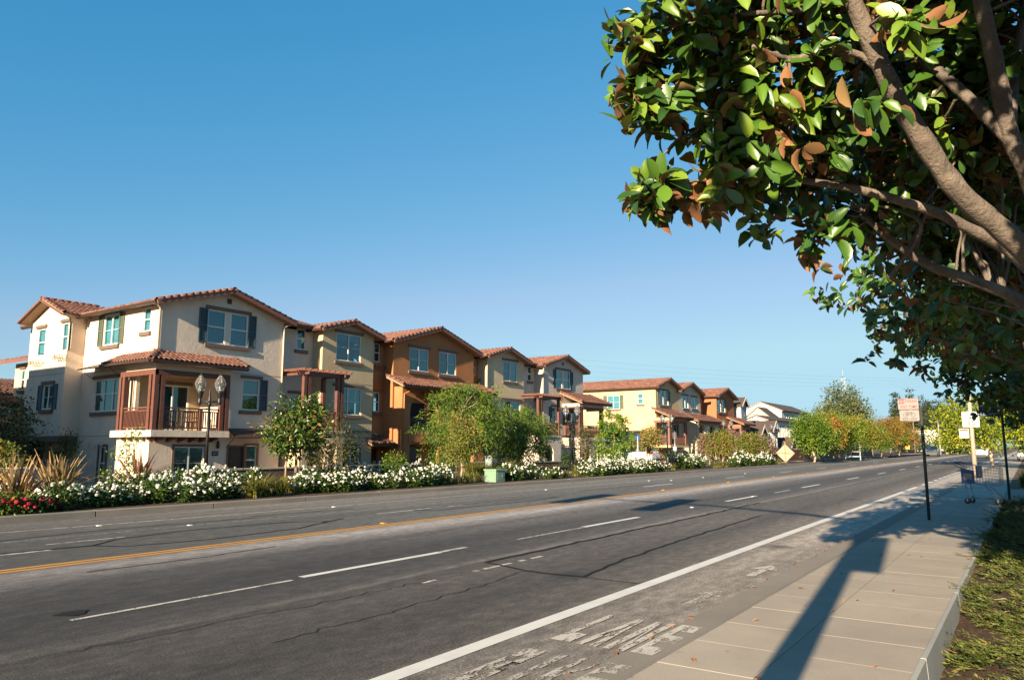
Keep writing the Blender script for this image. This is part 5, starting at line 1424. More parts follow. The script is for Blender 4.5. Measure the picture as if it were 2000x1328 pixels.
# low garden wall along the terrace
for (xa, xb, lab) in ((19.4, 26.2, 'low brown garden wall with pale cap in front of the white town house'), (28.6, 34.5, 'low brown garden wall with pale cap in front of the ochre town house'), (35.6, 43.5, 'low brown garden wall with pale cap in front of the terracotta town house'), (44.0, 58.5, 'low brown garden wall with pale cap in front of the cream and greige houses'), (63.5, 73.0, 'low pinkish garden wall with pale cap behind the white car')):
    gw = thing('garden_wall', lab, 'wall', (xa, 30.5, 0)); zt_ = .52 if xa < 40 else .42
    MB().box(xa, xb, 30.46, 30.66, -.6, zt_).build('wall', M['wallbrown'] if xa < 60 else M['st_orange'], gw)
    MB().box(xa - .04, xb + .04, 30.42, 30.70, zt_ + .001, zt_ + .075).build('cap', M['capstone'], gw)
gt = thing('garden_gate', 'arched wrought iron gate in the gap of the garden wall', 'gate', (27.4, 30.5, 0))
mb = MB()
for i in range(13):
    x = 26.3 + i * .18; mb.beam((x, 30.55, -.3), (x, 30.55, .45 + .25 * math.sin(math.pi * i / 12)), .02, .02, up=(0, 1, 0))
mb.tube([(26.3 + 2.16 * k / 10, 30.55, .45 + .25 * math.sin(math.pi * k / 10)) for k in range(11)], .018, 6); mb.beam((26.3, 30.55, -.1), (28.46, 30.55, -.1), .025, .025)
mb.build('bars', M['door_br'], gt)

# neighbour across the side street: outside the frame, its shadow lies on the flank of the white town house
Nb = thing('townhouse', 'cream three-storey town house on the other corner of the side street', 'house', (0, 42, -.3))
Fn = Facade(Nb, FY(0, 34.4), [(-8, -.3), (8.0, -.3), (8.0, 8.6), (0, 11.0), (-8, 8.6)], 'st_cream')
for xx in (-6, -2, 2, 5.5):
    for zz in (.6, 3.4, 6.2): Fn.win(xx, xx + 1.4, zz, zz + 1.5, 'slider', blind=.5)
Fn.done(); box_wall(Nb, -8, 8.0, 34.4, 52, -.3, 8.6, 'st_cream', 'side_wall', 'LRb')
gable_roof(Nb, -8, 8.0, 33.9, 52.5, 8.6, .30, detail=False, ridge_tiles=False)

def joints(par, segs):
    for (fr, a0, a1, z, mt) in segs: MB().lbox(fr, a0, a1, .001, .006, z, z + .022).build('control_joint', M[mt], par)
M['joint'] = plain('stucco_joint', (0.20, 0.165, 0.13), .9, .1)
joints(A, [(FX(ax0, 0), -39.65, -34.9, 5.30, 'joint'), (FX(ax0, 0), -39.65, -35.7, 2.10, 'joint'), (FX(tx, 0), -ty1, -ty0, 5.25, 'joint'), (FY(0, PY), 22.8, ax1, 5.28, 'joint'), (FY(0, PY), 22.3, ax1, 2.38, 'joint')])
joints(B, [(FY(0, PY), x0b, x1b, 5.28, 'joint'), (FY(0, PY), x0b + .5, x1b, 2.38, 'joint')])
joints(D, [(FY(0, PY), x0d, x1d, 5.28, 'joint')]); joints(E_, [(FY(0, PY), x0e, x1e, 5.9, 'joint')]); joints(Ff, [(FX(x0f, 0), -45, -PY, 4.95, 'joint'), (FX(x0f, 0), -45, -PY, 1.9, 'joint')])
for (fr, a, z) in ((FX(ax0, 0), -37.9, 1.55), (FX(ax0, 0), -37.2, 1.62), (FX(ax0, 0), -38.5, 1.6)): MB().lbox(fr, a, a + .16, .002, .10, z, z + .22).build('wall_vent', M['st_white'], A)
# ================================================================== vegetation
T_DIAMOND = (np.array([(0, 0, 0), (.45, -.5, .06), (1, 0, -.05), (.45, .5, .06)]), [(0, 1, 2, 3)])
_w = [(0, .0), (.12, .22), (.36, .44), (.64, .5), (.87, .31), (1, 0)]
_tv = []; _tf = []
for (t, w) in _w:
    zc = -.36 * (t - .15) ** 2
    _tv += [(t, -w, zc + .22 * w), (t, 0, zc - .02), (t, w, zc + .22 * w)]
for i in range(len(_w) - 1):
    a = 3 * i
    _tf += [(a, a + 3, a + 4, a + 1), (a + 1, a + 4, a + 5, a + 2)]
T_LEAF = (np.array(_tv), _tf)
_pv = [(0, 0, -.5)] + [(.5 * math.cos(t), .5 * math.sin(t), -.08) for t in np.linspace(0, 2 * math.pi, 7, endpoint=False)] + [(.42 * math.cos(t + .4), .42 * math.sin(t + .4), .28) for t in np.linspace(0, 2 * math.pi, 7, endpoint=False)] + [(0, 0, .36)]
_pf = [(0, 1 + (i + 1) % 7, 1 + i) for i in range(7)] + [(1 + i, 1 + (i + 1) % 7, 8 + (i + 1) % 7, 8 + i) for i in range(7)] + [(8 + i, 8 + (i + 1) % 7, 15) for i in range(7)]
T_BLOOM = (np.array(_pv), _pf)

def unit(a):
    return a / np.maximum(np.linalg.norm(a, axis=1, keepdims=True), 1e-9)
def cloud_mesh(name, P, Dv, Nv, L, W, tone, mat, tmpl=T_DIAMOND, smooth=False, curl=None):
    """many small pieces (leaves, petals) as one mesh"""
    tv, tf = tmpl; n = len(P); k = len(tv)
    Dv = unit(Dv); S = unit(np.cross(Nv, Dv)); Nn = np.cross(Dv, S)
    L = np.broadcast_to(np.asarray(L, float), (n,)); W = np.broadcast_to(np.asarray(W, float), (n,))
    cu = np.ones(n) if curl is None else curl
    V = P[:, None, :] + Dv[:, None, :] * (tv[None, :, 0:1] * L[:, None, None]) + S[:, None, :] * (tv[None, :, 1:2] * W[:, None, None]) + Nn[:, None, :] * (tv[None, :, 2:3] * (L * cu)[:, None, None])
    V = V.reshape(-1, 3)
    sizes = np.array([len(f) for f in tf]); loops = np.concatenate([np.array(f) for f in tf])
    all_loops = (loops[None, :] + (np.arange(n) * k)[:, None]).reshape(-1)
    all_sizes = np.tile(sizes, n); starts = np.concatenate([[0], np.cumsum(all_sizes)[:-1]])
    me = bpy.data.meshes.new(name)
    me.vertices.add(len(V)); me.vertices.foreach_set('co', V.astype(np.float32).reshape(-1))
    me.loops.add(len(all_loops)); me.loops.foreach_set('vertex_index', all_loops.astype(np.int32))
    me.polygons.add(len(all_sizes)); me.polygons.foreach_set('loop_start', starts.astype(np.int32))
    me.polygons.foreach_set('use_smooth', np.full(len(all_sizes), smooth))
    me.update(calc_edges=True)
    at_ = me.attributes.new('tone', 'FLOAT', 'POINT'); at_.data.foreach_set('value', np.repeat(np.clip(tone, 0, 1), k).astype(np.float32))
    me.materials.append(mat); me.validate()
    return me
def rand_dirs(n, rng=RNG):
    return unit(rng.normal(size=(n, 3)))
def blob_clusters(blobs, ncl, rng, inner=0.55):
    vol = np.array([b[1][0] * b[1][1] * b[1][2] for b in blobs]) ** (2 / 3); idx = rng.choice(len(blobs), ncl, p=vol / vol.sum())
    c = np.array([b[0] for b in blobs], float)[idx]; r = np.array([b[1] for b in blobs], float)[idx]
    d = rand_dirs(ncl, rng); q = rng.uniform(inner, 1.0, ncl)[:, None]
    return c + d * r * q, d
def leaf_cloud(name, blobs, ncl, per, rc, L, W, mat, parent=None, seed=1, droop=0.2, tmpl=T_DIAMOND, tone_sp=0.35, inner=0.5, flat=0.0, bias=0.0, spray=0.0):
    rng = np.random.default_rng(seed)
    C_, D_ = blob_clusters(blobs, ncl, rng, inner)
    n = ncl * per
    off = rng.normal(size=(n, 3)) * rc; off[:, 2] *= (1 - flat)
    P = np.repeat(C_, per, 0) + off
    if spray:       # leaves strung along arching twigs
        tq = np.tile(np.linspace(0, 1, per), ncl); ax_ = D_ * np.array([1, 1, .5]) + rng.normal(size=(ncl, 3)) * .35; ax_ = unit(ax_)
        P = np.repeat(C_, per, 0) + np.repeat(ax_, per, 0) * (tq * spray * np.repeat(rng.uniform(.6, 1.3, ncl), per))[:, None] + off * (.42 - .2 * tq)[:, None]
        P[:, 2] -= .55 * spray * tq ** 2
    Dv = unit(off) * .8 + np.repeat(D_, per, 0) * .5 + rng.normal(size=(n, 3)) * .5; Dv[:, 2] -= droop
    Nv = rng.normal(size=(n, 3)) * .6; Nv[:, 2] += .7; Nv += np.repeat(D_, per, 0) * .5
    tone = np.repeat(rng.normal(.48 + bias, tone_sp * .6, ncl), per) + rng.normal(0, tone_sp * .55, n)
    me = cloud_mesh(name, P, Dv, Nv, L * rng.uniform(.65, 1.25, n), W * rng.uniform(.7, 1.2, n), tone, mat, tmpl)
    o = bpy.data.objects.new(name, me); COL.objects.link(o); stuff(o)
    if parent is not None: child(o, parent)
    return o, C_
def bend(p, q, k=4, sag=0.0, rng=random):
    p = Vector(p); q = Vector(q); out = []
    for i in range(k + 1):
        t = i / k; c = p.lerp(q, t); j = (q - p).length * .04
        if 0 < i < k: c += Vector((rng.uniform(-j, j), rng.uniform(-j, j), rng.uniform(-j, j) + sag * math.sin(math.pi * t)))
        out.append(c)
    return out
def tree(name, label, cat, base, crown_c, blobs, ncl, per, rc, L, W, mat, trunk_r=.08, bark='bark', group=None, seed=1, nb=8, stakes=False, droop=.2, tmpl=T_DIAMOND, flat=0.0, pink=None, multi=1, tone_sp=.35, bias=0.0, inner=.5, spray=0.0):
    rr = random.Random(seed)
    t = thing(name, label, cat, base, group)
    cr, cl = leaf_cloud('crown', blobs, ncl, per, rc, L, W, M[mat], t, seed, droop, tmpl, tone_sp, inner, flat, bias, spray)
    base = Vector(base); cc = Vector(crown_c)
    tk = MB()
    for s in range(multi):
        b2 = base + Vector((rr.uniform(-.15, .15), rr.uniform(-.15, .15), 0)) * (multi > 1); b2.z -= .1
        top = cc + Vector((rr.uniform(-.3, .3), rr.uniform(-.3, .3), 0)) * (multi > 1)
        pth = bend(b2, top, 6, 0, rr); tk.tube(pth, [trunk_r * (1.15 - .75 * i / 6) for i in range(7)], 8)
        for k in range(nb):
            q = Vector(cl[rr.randrange(len(cl))]); st = pth[rr.choice([2, 3, 4, 5])]
            if (q - st).length < .1: continue
            st = min(pth[2:], key=lambda a: abs(a.z - (q.z - .5 * (Vector((q.x, q.y, 0)) - Vector((a.x, a.y, 0))).length)))
            r0 = trunk_r * .45; tk.tube(bend(st, st.lerp(q, .95), 4, .02, rr), [r0, r0 * .8, r0 * .6, r0 * .45, r0 * .2], 6)
    tk.build('trunk', M[bark], t)
    if stakes:
        for sx in (-.28, .30):
            sk = MB(); sk.tube([(base.x + sx, base.y + .05, base.z - .1), (base.x + sx, base.y + .05, base.z + 1.55)], .03, 7); sk.build('stake', M['stake'], t)
            tie = MB(); tie.beam((base.x + sx, base.y + .05, base.z + 1.3), (base.x, base.y, base.z + 1.3), .02, .03); tie.build('tie', M['iron'], t)
    if pink:
        leaf_cloud('blossom', blobs, pink[0], pink[1], rc * .8, .10, .09, M['petal_p'], t, seed + 50, 0, T_DIAMOND, .5, .85)
    return t

S_X = lambda px, y, Y: at(px, y, Y)
# ---- trees and shrubs of the planting strip
p = at(572, 950, 20.3); cx, cy = p.x, p.y
tree('young_magnolia', 'young staked magnolia with glossy bronze-green leaves in front of the white and ochre houses', 'tree', (cx, cy, .12), (cx, cy, 2.3),
     [((cx, cy, 2.05), (1.15, 1.1, .75)), ((cx + .1, cy, 2.75), (.75, .75, .55)), ((cx - .55, cy - .2, 1.75), (.6, .6, .42)), ((cx + .5, cy, 1.9), (.6, .6, .4))], 185, 13, .13, .17, .075, 'lf_young', .06, 'bark', None, 3, 14, True, .0, T_LEAF)
p = at(636, 930, 25.5); cx, cy = p.x, p.y
tree('crape_myrtle', 'olive brown bushy shrub between the staked magnolia and the pergola', 'shrub', (cx, cy, .12), (cx, cy, 2.0),
     [((cx, cy, 1.5), (1.3, 1.0, 1.1)), ((cx + .4, cy, 2.6), (.6, .6, .7)), ((cx + .7, cy, 1.6), (.9, .7, .8))], 130, 30, .24, .10, .045, 'lf_olive', .04, 'bark_pale', None, 4, 8, multi=4)
p = at(905, 930, 24.5); cx, cy = p.x, p.y
tree('pistache_tree', 'large feathery green tree in front of the terracotta house arches', 'tree', (cx, cy, .12), (cx - .2, cy, 3.3),
     [((cx - .2, cy, 3.2), (2.3, 1.9, 1.2)), ((cx + .2, cy, 4.1), (1.5, 1.4, .75)), ((cx - 1.5, cy, 2.4), (1.0, 1.2, .95)), ((cx + 1.4, cy, 2.7), (1.2, 1.3, 1.0)), ((cx, cy, 2.0), (1.5, 1.3, .7))], 245, 46, .27, .19, .055, 'lf_feather', .10, 'bark', None, 5, 14, droop=.65, spray=.85)
p = at(1012, 925, 25.5); cx, cy = p.x, p.y
tree('pistache_tree', 'drooping dark green tree in front of the cream house', 'tree', (cx, cy, .05), (cx, cy, 2.9),
     [((cx, cy, 2.6), (1.9, 1.7, 1.5)), ((cx - .9, cy, 2.2), (1.3, 1.3, 1.2)), ((cx + .9, cy, 2.0), (1.0, 1.2, 1.3)), ((cx + 1.1, cy, 3.1), (.9, .9, .8))], 260, 44, .27, .20, .055, 'lf_feather', .10, 'bark', None, 6, 12, droop=.8, bias=-.12, spray=.9)
p = at(900, 945, 21); cx, cy = p.x, p.y
tree('young_tree', 'small staked tree with bronze shoot tips in front of the large feathery tree', 'tree', (cx, cy, .12), (cx, cy, 2.2),
     [((cx, cy, 1.9), (.95, .8, .85)), ((cx, cy, 2.7), (.55, .5, .55)), ((cx - .3, cy, 1.4), (.7, .6, .4))], 170, 20, .15, .12, .06, 'lf_tips', .05, 'bark_pale', None, 7, 10, True)
p = at(1140, 915, 24); cx, cy = p.x, p.y
tree('crape_myrtle', 'brownish upright shrub beside the twin-globe lamp post by the greige house', 'shrub', (cx, cy, .12), (cx, cy, 1.9),
     [((cx, cy, 1.5), (.85, .8, 1.1)), ((cx - .1, cy, 2.5), (.45, .45, .6))], 110, 24, .2, .12, .05, 'lf_olive', .04, 'bark_pale', None, 8, 8, multi=3, bias=.1)
p = at(1200, 915, 21.5); cx, cy = p.x, p.y
tree('young_tree', 'bright green upright tree with pale topmost shoots before the side street', 'tree', (cx, cy, .12), (cx, cy, 2.4),
     [((cx, cy, 2.0), (1.25, 1.2, 1.1)), ((cx - .3, cy, 3.1), (.75, .7, .75)), ((cx + .6, cy, 3.0), (.6, .6, .7)), ((cx, cy, 1.2), (.9, .8, .5))], 170, 34, .19, .13, .075, 'lf_bright', .06, 'bark_pale', None, 9, 10, spray=.35, inner=.6)
p = at(1268, 925, 19.4); cx, cy = p.x, p.y
tree('young_tree', 'small round tree turning orange on a thin staked trunk by the white car', 'tree', (cx, cy, .12), (cx, cy, 2.1),
     [((cx, cy, 1.95), (.95, .85, .65)), ((cx + .3, cy, 2.3), (.55, .5, .4))], 130, 22, .15, .12, .065, 'lf_tips', .045, 'bark_pale', None, 10, 8, True, bias=.15)
p = at(243, 930, 25.0); cx, cy = p.x, p.y
tree('sapling', 'thin yellow-green sapling against the sunlit wall of the white house', 'tree', (cx, cy, .1), (cx, cy, 1.6),
     [((cx, cy, 1.0), (.38, .35, .8)), ((cx + .2, cy, 1.9), (.28, .25, .5)), ((cx - .25, cy, .5), (.5, .5, .4))], 60, 16, .10, .09, .05, 'lf_bright', .025, 'bark_pale', None, 11, 5)
p = at(128, 900, 36.5); cx, cy = p.x, p.y
tree('evergreen_shrub', 'dark upright evergreen shrub under the overhanging stair tower', 'shrub', (cx, cy, -.5), (cx, cy, 1.2),
     [((cx, cy, .9), (.65, .65, 1.1)), ((cx + .1, cy, 1.7), (.35, .35, .6))], 70, 26, .15, .10, .06, 'lf_dark', .05, 'bark', None, 12, 5)
for (px, Yq, s, mt, lab) in ((18, 44, 1.0, 'lf_dark', 'dark leafy tree in the side street beneath the cream house balcony'), (-25, 38, 1.1, 'lf_dark', 'dark bushy tree at the mouth of the side street'), (4, 33, .45, 'lf_tips', 'small yellow-green bush beside the parked blue car')):
    p = at(px, 890, Yq); cx, cy = p.x, p.y
    tree('side_street_tree', lab, 'tree', (cx, cy, -.4), (cx, cy, 2.0 * s), [((cx, cy, 2.1 * s), (1.7 * s, 1.7 * s, 1.6 * s)), ((cx + .6 * s, cy, 1.1 * s), (1.2 * s, 1.2 * s, 1.0 * s))], int(130 * s + 30), 26, .25 * s + .05, .16, .09, mt, .08, 'bark', None, 413 + px, 6)
for i, (px, Yq, w, lab) in enumerate(((770, 29.4, .8, 'fresh green shrub growing against the terracotta house by its door'), (862, 29.6, .9, 'green shrub beneath the terracotta house arch'), (1112, 29.0, .8, 'low dark shrub in front of the garden wall of the greige house'), (1315, 27.5, 1.2, 'low dark hedge bush beside the white car'))):
    p = at(px, 905, Yq); cx, cy = p.x, p.y
    tree('shrub', lab, 'shrub', (cx, cy, .1), (cx, cy, .5), [((cx, cy, .55), (w, .6, .6))], 70, 24, .14, .11, .07, 'lf_green' if i < 2 else 'lf_dark', .03, 'bark', None, 40 + i, 4)

# ---- pink-flowering crape myrtles before the far terrace
GP = 'crape myrtles before the far terrace'
for i, (px, py, Yq, s, pk) in enumerate(((1386, 908, 21.7, 1.0, 22), (1413, 908, 20.6, 1.1, 0), (1436, 905, 23.0, 1.15, 60), (1459, 905, 20.8, 1.05, 0), (1481, 905, 20.2, 1.0, 34), (1496, 905, 21.6, 0.95, 34))):
    p = at(px, py, Yq); cx, cy = p.x, p.y
    s *= .72
    tree('crape_myrtle', 'small autumn-tinted crape myrtle with %s in the row before the far terrace' % ('pink blossom' if pk else 'no blossom'), 'tree', (cx, cy, .12), (cx, cy, 2.2),
         [((cx, cy, 2.2 * s), (1.35 * s, 1.2 * s, 1.0 * s)), ((cx, cy, 3.0 * s), (.8 * s, .8 * s, .5 * s))], 130, 24, .22, .15, .085, ('lf_tips', 'lf_tips', 'lf_olive')[i % 3], .06, 'bark_pale', GP, 60 + i, 8, pink=(pk, 26) if pk else None)

# ---- street trees along the far kerb, turning colour
GS = 'street trees turning colour along the far kerb'
cols = ['lf_green', 'lf_autumn', 'lf_green', 'lf_autumn', 'lf_autumn', 'lf_green', 'lf_rustred', 'lf_autumn', 'lf_rustred']
names = ['green street tree with a pale trunk, first of the row by the construction sign', 'second street tree of the row, green turning amber with a red patch', 'third street tree of the row, green with amber top', 'fourth street tree of the row, amber over green', 'fifth street tree of the row beside the blue frame', 'sixth street tree of the row, lower and greener', 'seventh street tree of the row, rust coloured', 'eighth street tree of the row, amber', 'last street tree of the row, rust coloured and shadowed']
for i, (px, hh, ww) in enumerate(((1590, 4.2, 1.75), (1613, 4.7, 2.1), (1638, 4.5, 2.0), (1662, 5.0, 2.2), (1682, 4.9, 2.2), (1706, 4.4, 2.1), (1722, 5.3, 2.4), (1741, 5.6, 2.6), (1757, 5.8, 2.7))):
    Yq = 17.3 + .8 * (i % 2) - (.3 if i < 2 else 0) + .05 * i
    p = at(px, 898, Yq); cx, cy = p.x, p.y
    rr = random.Random(90 + i); hh *= 1.10; ww *= 1.22
    bl = [((cx, cy, hh * .58), (ww, ww, hh * .33)), ((cx + rr.uniform(-.3, .3), cy, hh * .82), (ww * .62, ww * .62, hh * .17))] + [((cx + rr.uniform(-1, 1) * ww * .6, cy + rr.uniform(-1, 1) * ww * .6, hh * rr.uniform(.36, .75)), (ww * .5, ww * .5, hh * .14)) for _ in range(6)]
    tree('street_tree', names[i], 'tree', (cx, cy, .12), (cx, cy, hh * .7), bl, 190, 48, .30, .19, .125, cols[i], .10, 'bark_pale', GS, 70 + i, 9, inner=.62)
rd_ = leaf_cloud('red_patch', [((at(1625, 820, 16.6).x, 16.6, 3.9), (.7, .5, .6))], 22, 16, .2, .2, .13, M['lf_rustred'], bpy.data.objects['street_tree.001'], 5, bias=.4)

# ---- background trees
p = depth_pt(1650, 872, 125); cx, cy = p.x, p.y
tree('broadleaf_tree', 'tall rounded olive green tree rising above the street trees', 'tree', (cx, cy, 0), (cx, cy, 7.5),
     [((cx, cy, 6.4), (4.6, 4.6, 3.6)), ((cx, cy, 9.6), (2.7, 2.7, 2.5)), ((cx - 2.2, cy + 2, 6), (2.6, 2.6, 2.6)), ((cx + 2.4, cy - 2, 5.4), (2.6, 2.6, 2.6))], 420, 22, .55, .42, .26, 'lf_oak', .3, 'bark', None, 120, 12)
for i, (px, dep, top) in enumerate(((1757, 215, 776), (1783, 225, 766), (1797, 235, 782), (1812, 230, 782), (1826, 240, 788), (1842, 225, 790), (1862, 215, 786), (1885, 235, 800))):
    p = depth_pt(px, 872, dep); cx, cy = p.x, p.y; hgt = CAM_H + (872 - top) * dep / 1465 + 1
    rr = random.Random(130 + i); bl = []
    n = 11
    for k in range(n):
        f_ = k / (n - 1); rad = (1 - f_) * (4.0 + rr.uniform(-.8, .9)) + .3
        bl.append(((cx + rr.uniform(-.4, .4), cy + rr.uniform(-.4, .4), 1.8 + (hgt - 1.8) * f_), (rad, rad, .45)))
    tree('conifer', ['slender dark conifer nearest to the last street tree', 'tall conifer with a narrow tip behind the parking sign', 'dense conifer right behind the parking sign post', 'ragged conifer beside the utility pole', 'bluish conifer behind the utility pole', 'broad conifer beside the thin pole at the white shed', 'low conifer beside the lime green tree', 'conifer half hidden by the lime green tree'][i], 'tree', (cx, cy, 0), (cx, cy, hgt * .8), bl, 420, 18, .42, .8, .30, 'lf_conifer', .3, 'bark', 'conifers at the end of the street', 130 + i, 6, droop=.5, flat=.5, inner=.35)
for i, (px, dep, w, h, mt, lab) in enumerate(((1795, 205, 5, 5.0, 'lf_conifer', 'dark undergrowth beneath the conifers beside the parking sign post'), (1870, 200, 5, 4.6, 'lf_dark', 'dark bushes at the end of the street behind the pickup'), (1846, 190, 2.2, 3.0, 'lf_green', 'round bush in front of the white building'), (1885, 150, 3.0, 4.0, 'lf_dark', 'dark bush behind the speed limit pole'), (1770, 190, 5, 6, 'lf_oak', 'mixed trees behind the last street tree'), (1440, 170, 6, 10.5, 'lf_oak', 'green treetop showing above the rust orange house'))):
    p = depth_pt(px, 872, dep); cx, cy = p.x, p.y
    tree('background_bush', lab, 'tree', (cx, cy, 0), (cx, cy, h * .5), [((cx, cy, h * .55), (w, w, h * .45)), ((cx + w * .5, cy + 1, h * .4), (w * .6, w * .6, h * .35))], 150, 14, .6, .5, .3, mt, .2, 'bark', None, 150 + i, 4)
# lime green trees on the near side, sunlit
for i, (X, Y, h, w, lab) in enumerate(((74, 3.6, 6.0, 3.3, 'lime green sunlit tree reaching over the road beyond the concrete lamp pole'), (62, -1.6, 5.6, 3.2, 'lime green sunlit tree behind the bus stop sign'), (50, -6.0, 6.4, 3.6, 'yellow-green sunlit tree at the back of the dry grass'), (92, 1.0, 7.5, 3.8, 'tall lime green tree farther along the pavement'))):
    bl = [((X, Y, h * .62), (w, w, h * .34)), ((X + .4, Y - .8, h * .8), (w * .6, w * .6, h * .2)), ((X, Y + w * .45, h * .5), (w * .6, w * .6, h * .22)), ((X - 1, Y - w * .5, h * .45), (w * .6, w * .6, h * .2))]
    tree('lime_tree', lab, 'tree', (X, Y - 1.0, .05), (X, Y - .3, h * .65), bl, 170, 42, .34, .24, .14, 'lf_lime', .13, 'bark_pale', None, 170 + i, 10, inner=.6)
for i, (X, Y, w, h, mt, lab) in enumerate(((45, -4.5, 2.6, 1.5, 'lf_dark', 'dark clipped hedge at the back of the dry grass bank'), (52, -3.0, 2.0, 1.2, 'lf_green', 'green hedge beyond the dry grass bank'), (60, -3.5, 2.5, 1.8, 'lf_dark', 'dark hedge beside the far pavement'))):
    tree('hedge', lab, 'hedge', (X, Y, 0), (X, Y, h * .5), [((X, Y, h * .5), (w, w * .7, h * .5))], 110, 24, .2, .12, .08, mt, .04, 'bark', None, 180 + i, 4)

# ---- low planting
def strap_clump(name, n, L, w, seed, mat, lean=.9):
    rr = random.Random(seed); V = []; Fc = []; tone = []
    for i in range(n):
        az = rr.uniform(0, 2 * math.pi); l = L * rr.uniform(.6, 1.1); le = lean * rr.uniform(.35, 1.15); x0, y0 = rr.gauss(0, .09), rr.gauss(0, .09); tn = rr.random(); ww = w * rr.uniform(.7, 1.2)
        o = len(V); k = 6
        for j in range(k + 1):
            t = j / k; a = le * t ** 1.1 * 1.55; 
            rad = l * (math.sin(a) / max(1e-3, le * 1.55)) if le > .05 else 0; z = l * ((1 - math.cos(a)) / max(1e-3, le * 1.55)); 
            # arc: rises first, then arches over
            rad, z = l * t * math.sin(le * t ** .8), l * t * math.cos(le * t * 1.1)
            wx = ww * (1 - t ** 2.2) * .5 + .002
            cx_, cy_ = x0 + rad * math.cos(az), y0 + rad * math.sin(az)
            V += [(cx_ - wx * math.sin(az), cy_ + wx * math.cos(az), z), (cx_ + wx * math.sin(az), cy_ - wx * math.cos(az), z)]; tone += [tn, tn]
        for j in range(k): Fc.append((o + 2 * j, o + 2 * j + 1, o + 2 * j + 3, o + 2 * j + 2))
    me = bpy.data.meshes.new(name); me.from_pydata(V, [], Fc); a_ = me.attributes.new('tone', 'FLOAT', 'POINT'); a_.data.foreach_set('value', tone); me.materials.append(M[mat]); me.update()
    return me
CLUMPS = [strap_clump('strap_leaves', 120, .85, .035, 200 + i, 'lf_daylily', 1.05) for i in range(3)]
GRASSM = [strap_clump('grass_blades', 240, .8, .014, 210 + i, 'lf_daylily', .9) for i in range(2)]
DRYM = [strap_clump('dry_blades', 200, .7, .012, 220 + i, 'lf_dry', .9) for i in range(2)]
def clump(me, x, y, z, s, label, cat, group, name, rz=0):
    o = bpy.data.objects.new(name, me); COL.objects.link(o); o.location = (x, y, z); o.scale = (s, s, s); o.rotation_euler = (0, 0, rz); tag(o, label, cat, group); return o
rr = random.Random(77)
for i, (px, Yq, s) in enumerate(((492, 18.75, 1.0), (515, 19.2, .95), (545, 19.0, .9), (560, 19.9, .8))):
    X = at(px, 960, Yq).x; clump(CLUMPS[i % 3], X, Yq, .12, s, 'arching strap-leaved daylily clump at the kerb beside the staked magnolia', 'plant', 'daylily clumps by the staked magnolia', 'daylily', rr.uniform(0, 6))
for i, (px, Yq, s) in enumerate(((915, 19.0, .7), (935, 19.2, .65), (895, 18.9, .6), (1082, 18.6, .55), (1125, 18.9, .8), (1105, 18.6, .6), (1140, 18.5, .6), (1250, 18.3, .5), (1398, 18.2, .7), (1408, 18.6, .8), (1420, 18.3, .7), (1524, 18.0, .7), (1316, 18.8, .6))):
    X = at(px, 945, Yq).x; clump(CLUMPS[i % 3], X, Yq, .12, s, 'low golden strap-leaved clump among the rose bushes along the far kerb', 'plant', 'golden clumps along the far kerb', 'daylily', rr.uniform(0, 6))
for i in range(9):
    px = 905 + i * 13; Yq = 22.9 + rr.uniform(-.3, 1.6); X = at(px, 930, Yq).x
    clump(GRASSM[i % 2], X, Yq, .12, rr.uniform(.9, 1.2), 'soft green ornamental grass behind the pale green utility box', 'grass', 'ornamental grass behind the utility box', 'ornamental_grass', rr.uniform(0, 6))
for i in range(70):
    X = rr.uniform(33.8, 44); Y = rr.uniform(-5.5, .3); 
    clump(DRYM[i % 2] if rr.random() < .7 else GRASSM[i % 2], X, Y, .05, rr.uniform(.6, 1.15), 'tuft of dry straw-coloured grass on the bank beyond the driveway', 'grass', 'dry grass tufts beyond the driveway', 'grass_tuft', rr.uniform(0, 6))

# New Zealand flax: every blade a piece of its own
def blade_mesh(L, bendk, w, mat):
    mb = MB(); k = 7
    for j in range(k + 1):
        t = j / k; z = L * t * math.cos(bendk * t); x = L * t * math.sin(bendk * t); wx = w * (1 - (2 * t - .75) ** 2 * .35) * (1 - t ** 6) * .5 + .003
        mb.v += [(x, -wx, z + .25 * wx), (x, 0, z - .0), (x, wx, z + .25 * wx)]
    for j in range(k):
        for q in (0, 1): mb.f.append([3 * j + q, 3 * j + q + 1, 3 * j + q + 4, 3 * j + q + 3]); mb.mi.append(0); mb.sm.append(True)
    me = bpy.data.meshes.new('blade'); me.from_pydata(mb.v, [], mb.f); me.materials.append(M[mat]); me.update(); return me
BL = {m: [blade_mesh(1.0, b, .040, m) for b in (.15, .4, .7, 1.0)] for m in ('lf_flax', 'lf_flaxred')}
for (px, py, Yq, s, nb, mt, lab) in ((30, 990, 19.7, 1.42, 160, 'lf_flax', 'large bronze-striped flax with sword leaves beside the red flowers'), (112, 965, 20.9, 1.48, 160, 'lf_flax', 'large bronze-striped flax with sword leaves in front of the silver car'), (272, 945, 22.9, 1.5, 110, 'lf_flaxred', 'reddish flax behind the white roses'), (-40, 985, 20.4, 1.3, 50, 'lf_flax', 'bronze flax at the end of the planting strip'), (246, 940, 22.6, .8, 30, 'lf_flaxred', 'small reddish flax beside the thin sapling')):
    p = at(px, py, Yq); fx = thing('flax_plant', lab, 'plant', (p.x, Yq, .12))
    for i in range(nb):
        o = bpy.data.objects.new('blade', rr.choice(BL[mt])); COL.objects.link(o); o.parent = fx
        az = rr.uniform(0, 2 * math.pi); sc = s * rr.uniform(.6, 1.1); tilt = abs(rr.gauss(0, .32))
        o.location = (rr.gauss(0, .12), rr.gauss(0, .12), -.05); o.rotation_euler = (0, tilt, az); o.scale = (sc, sc * .95, sc)

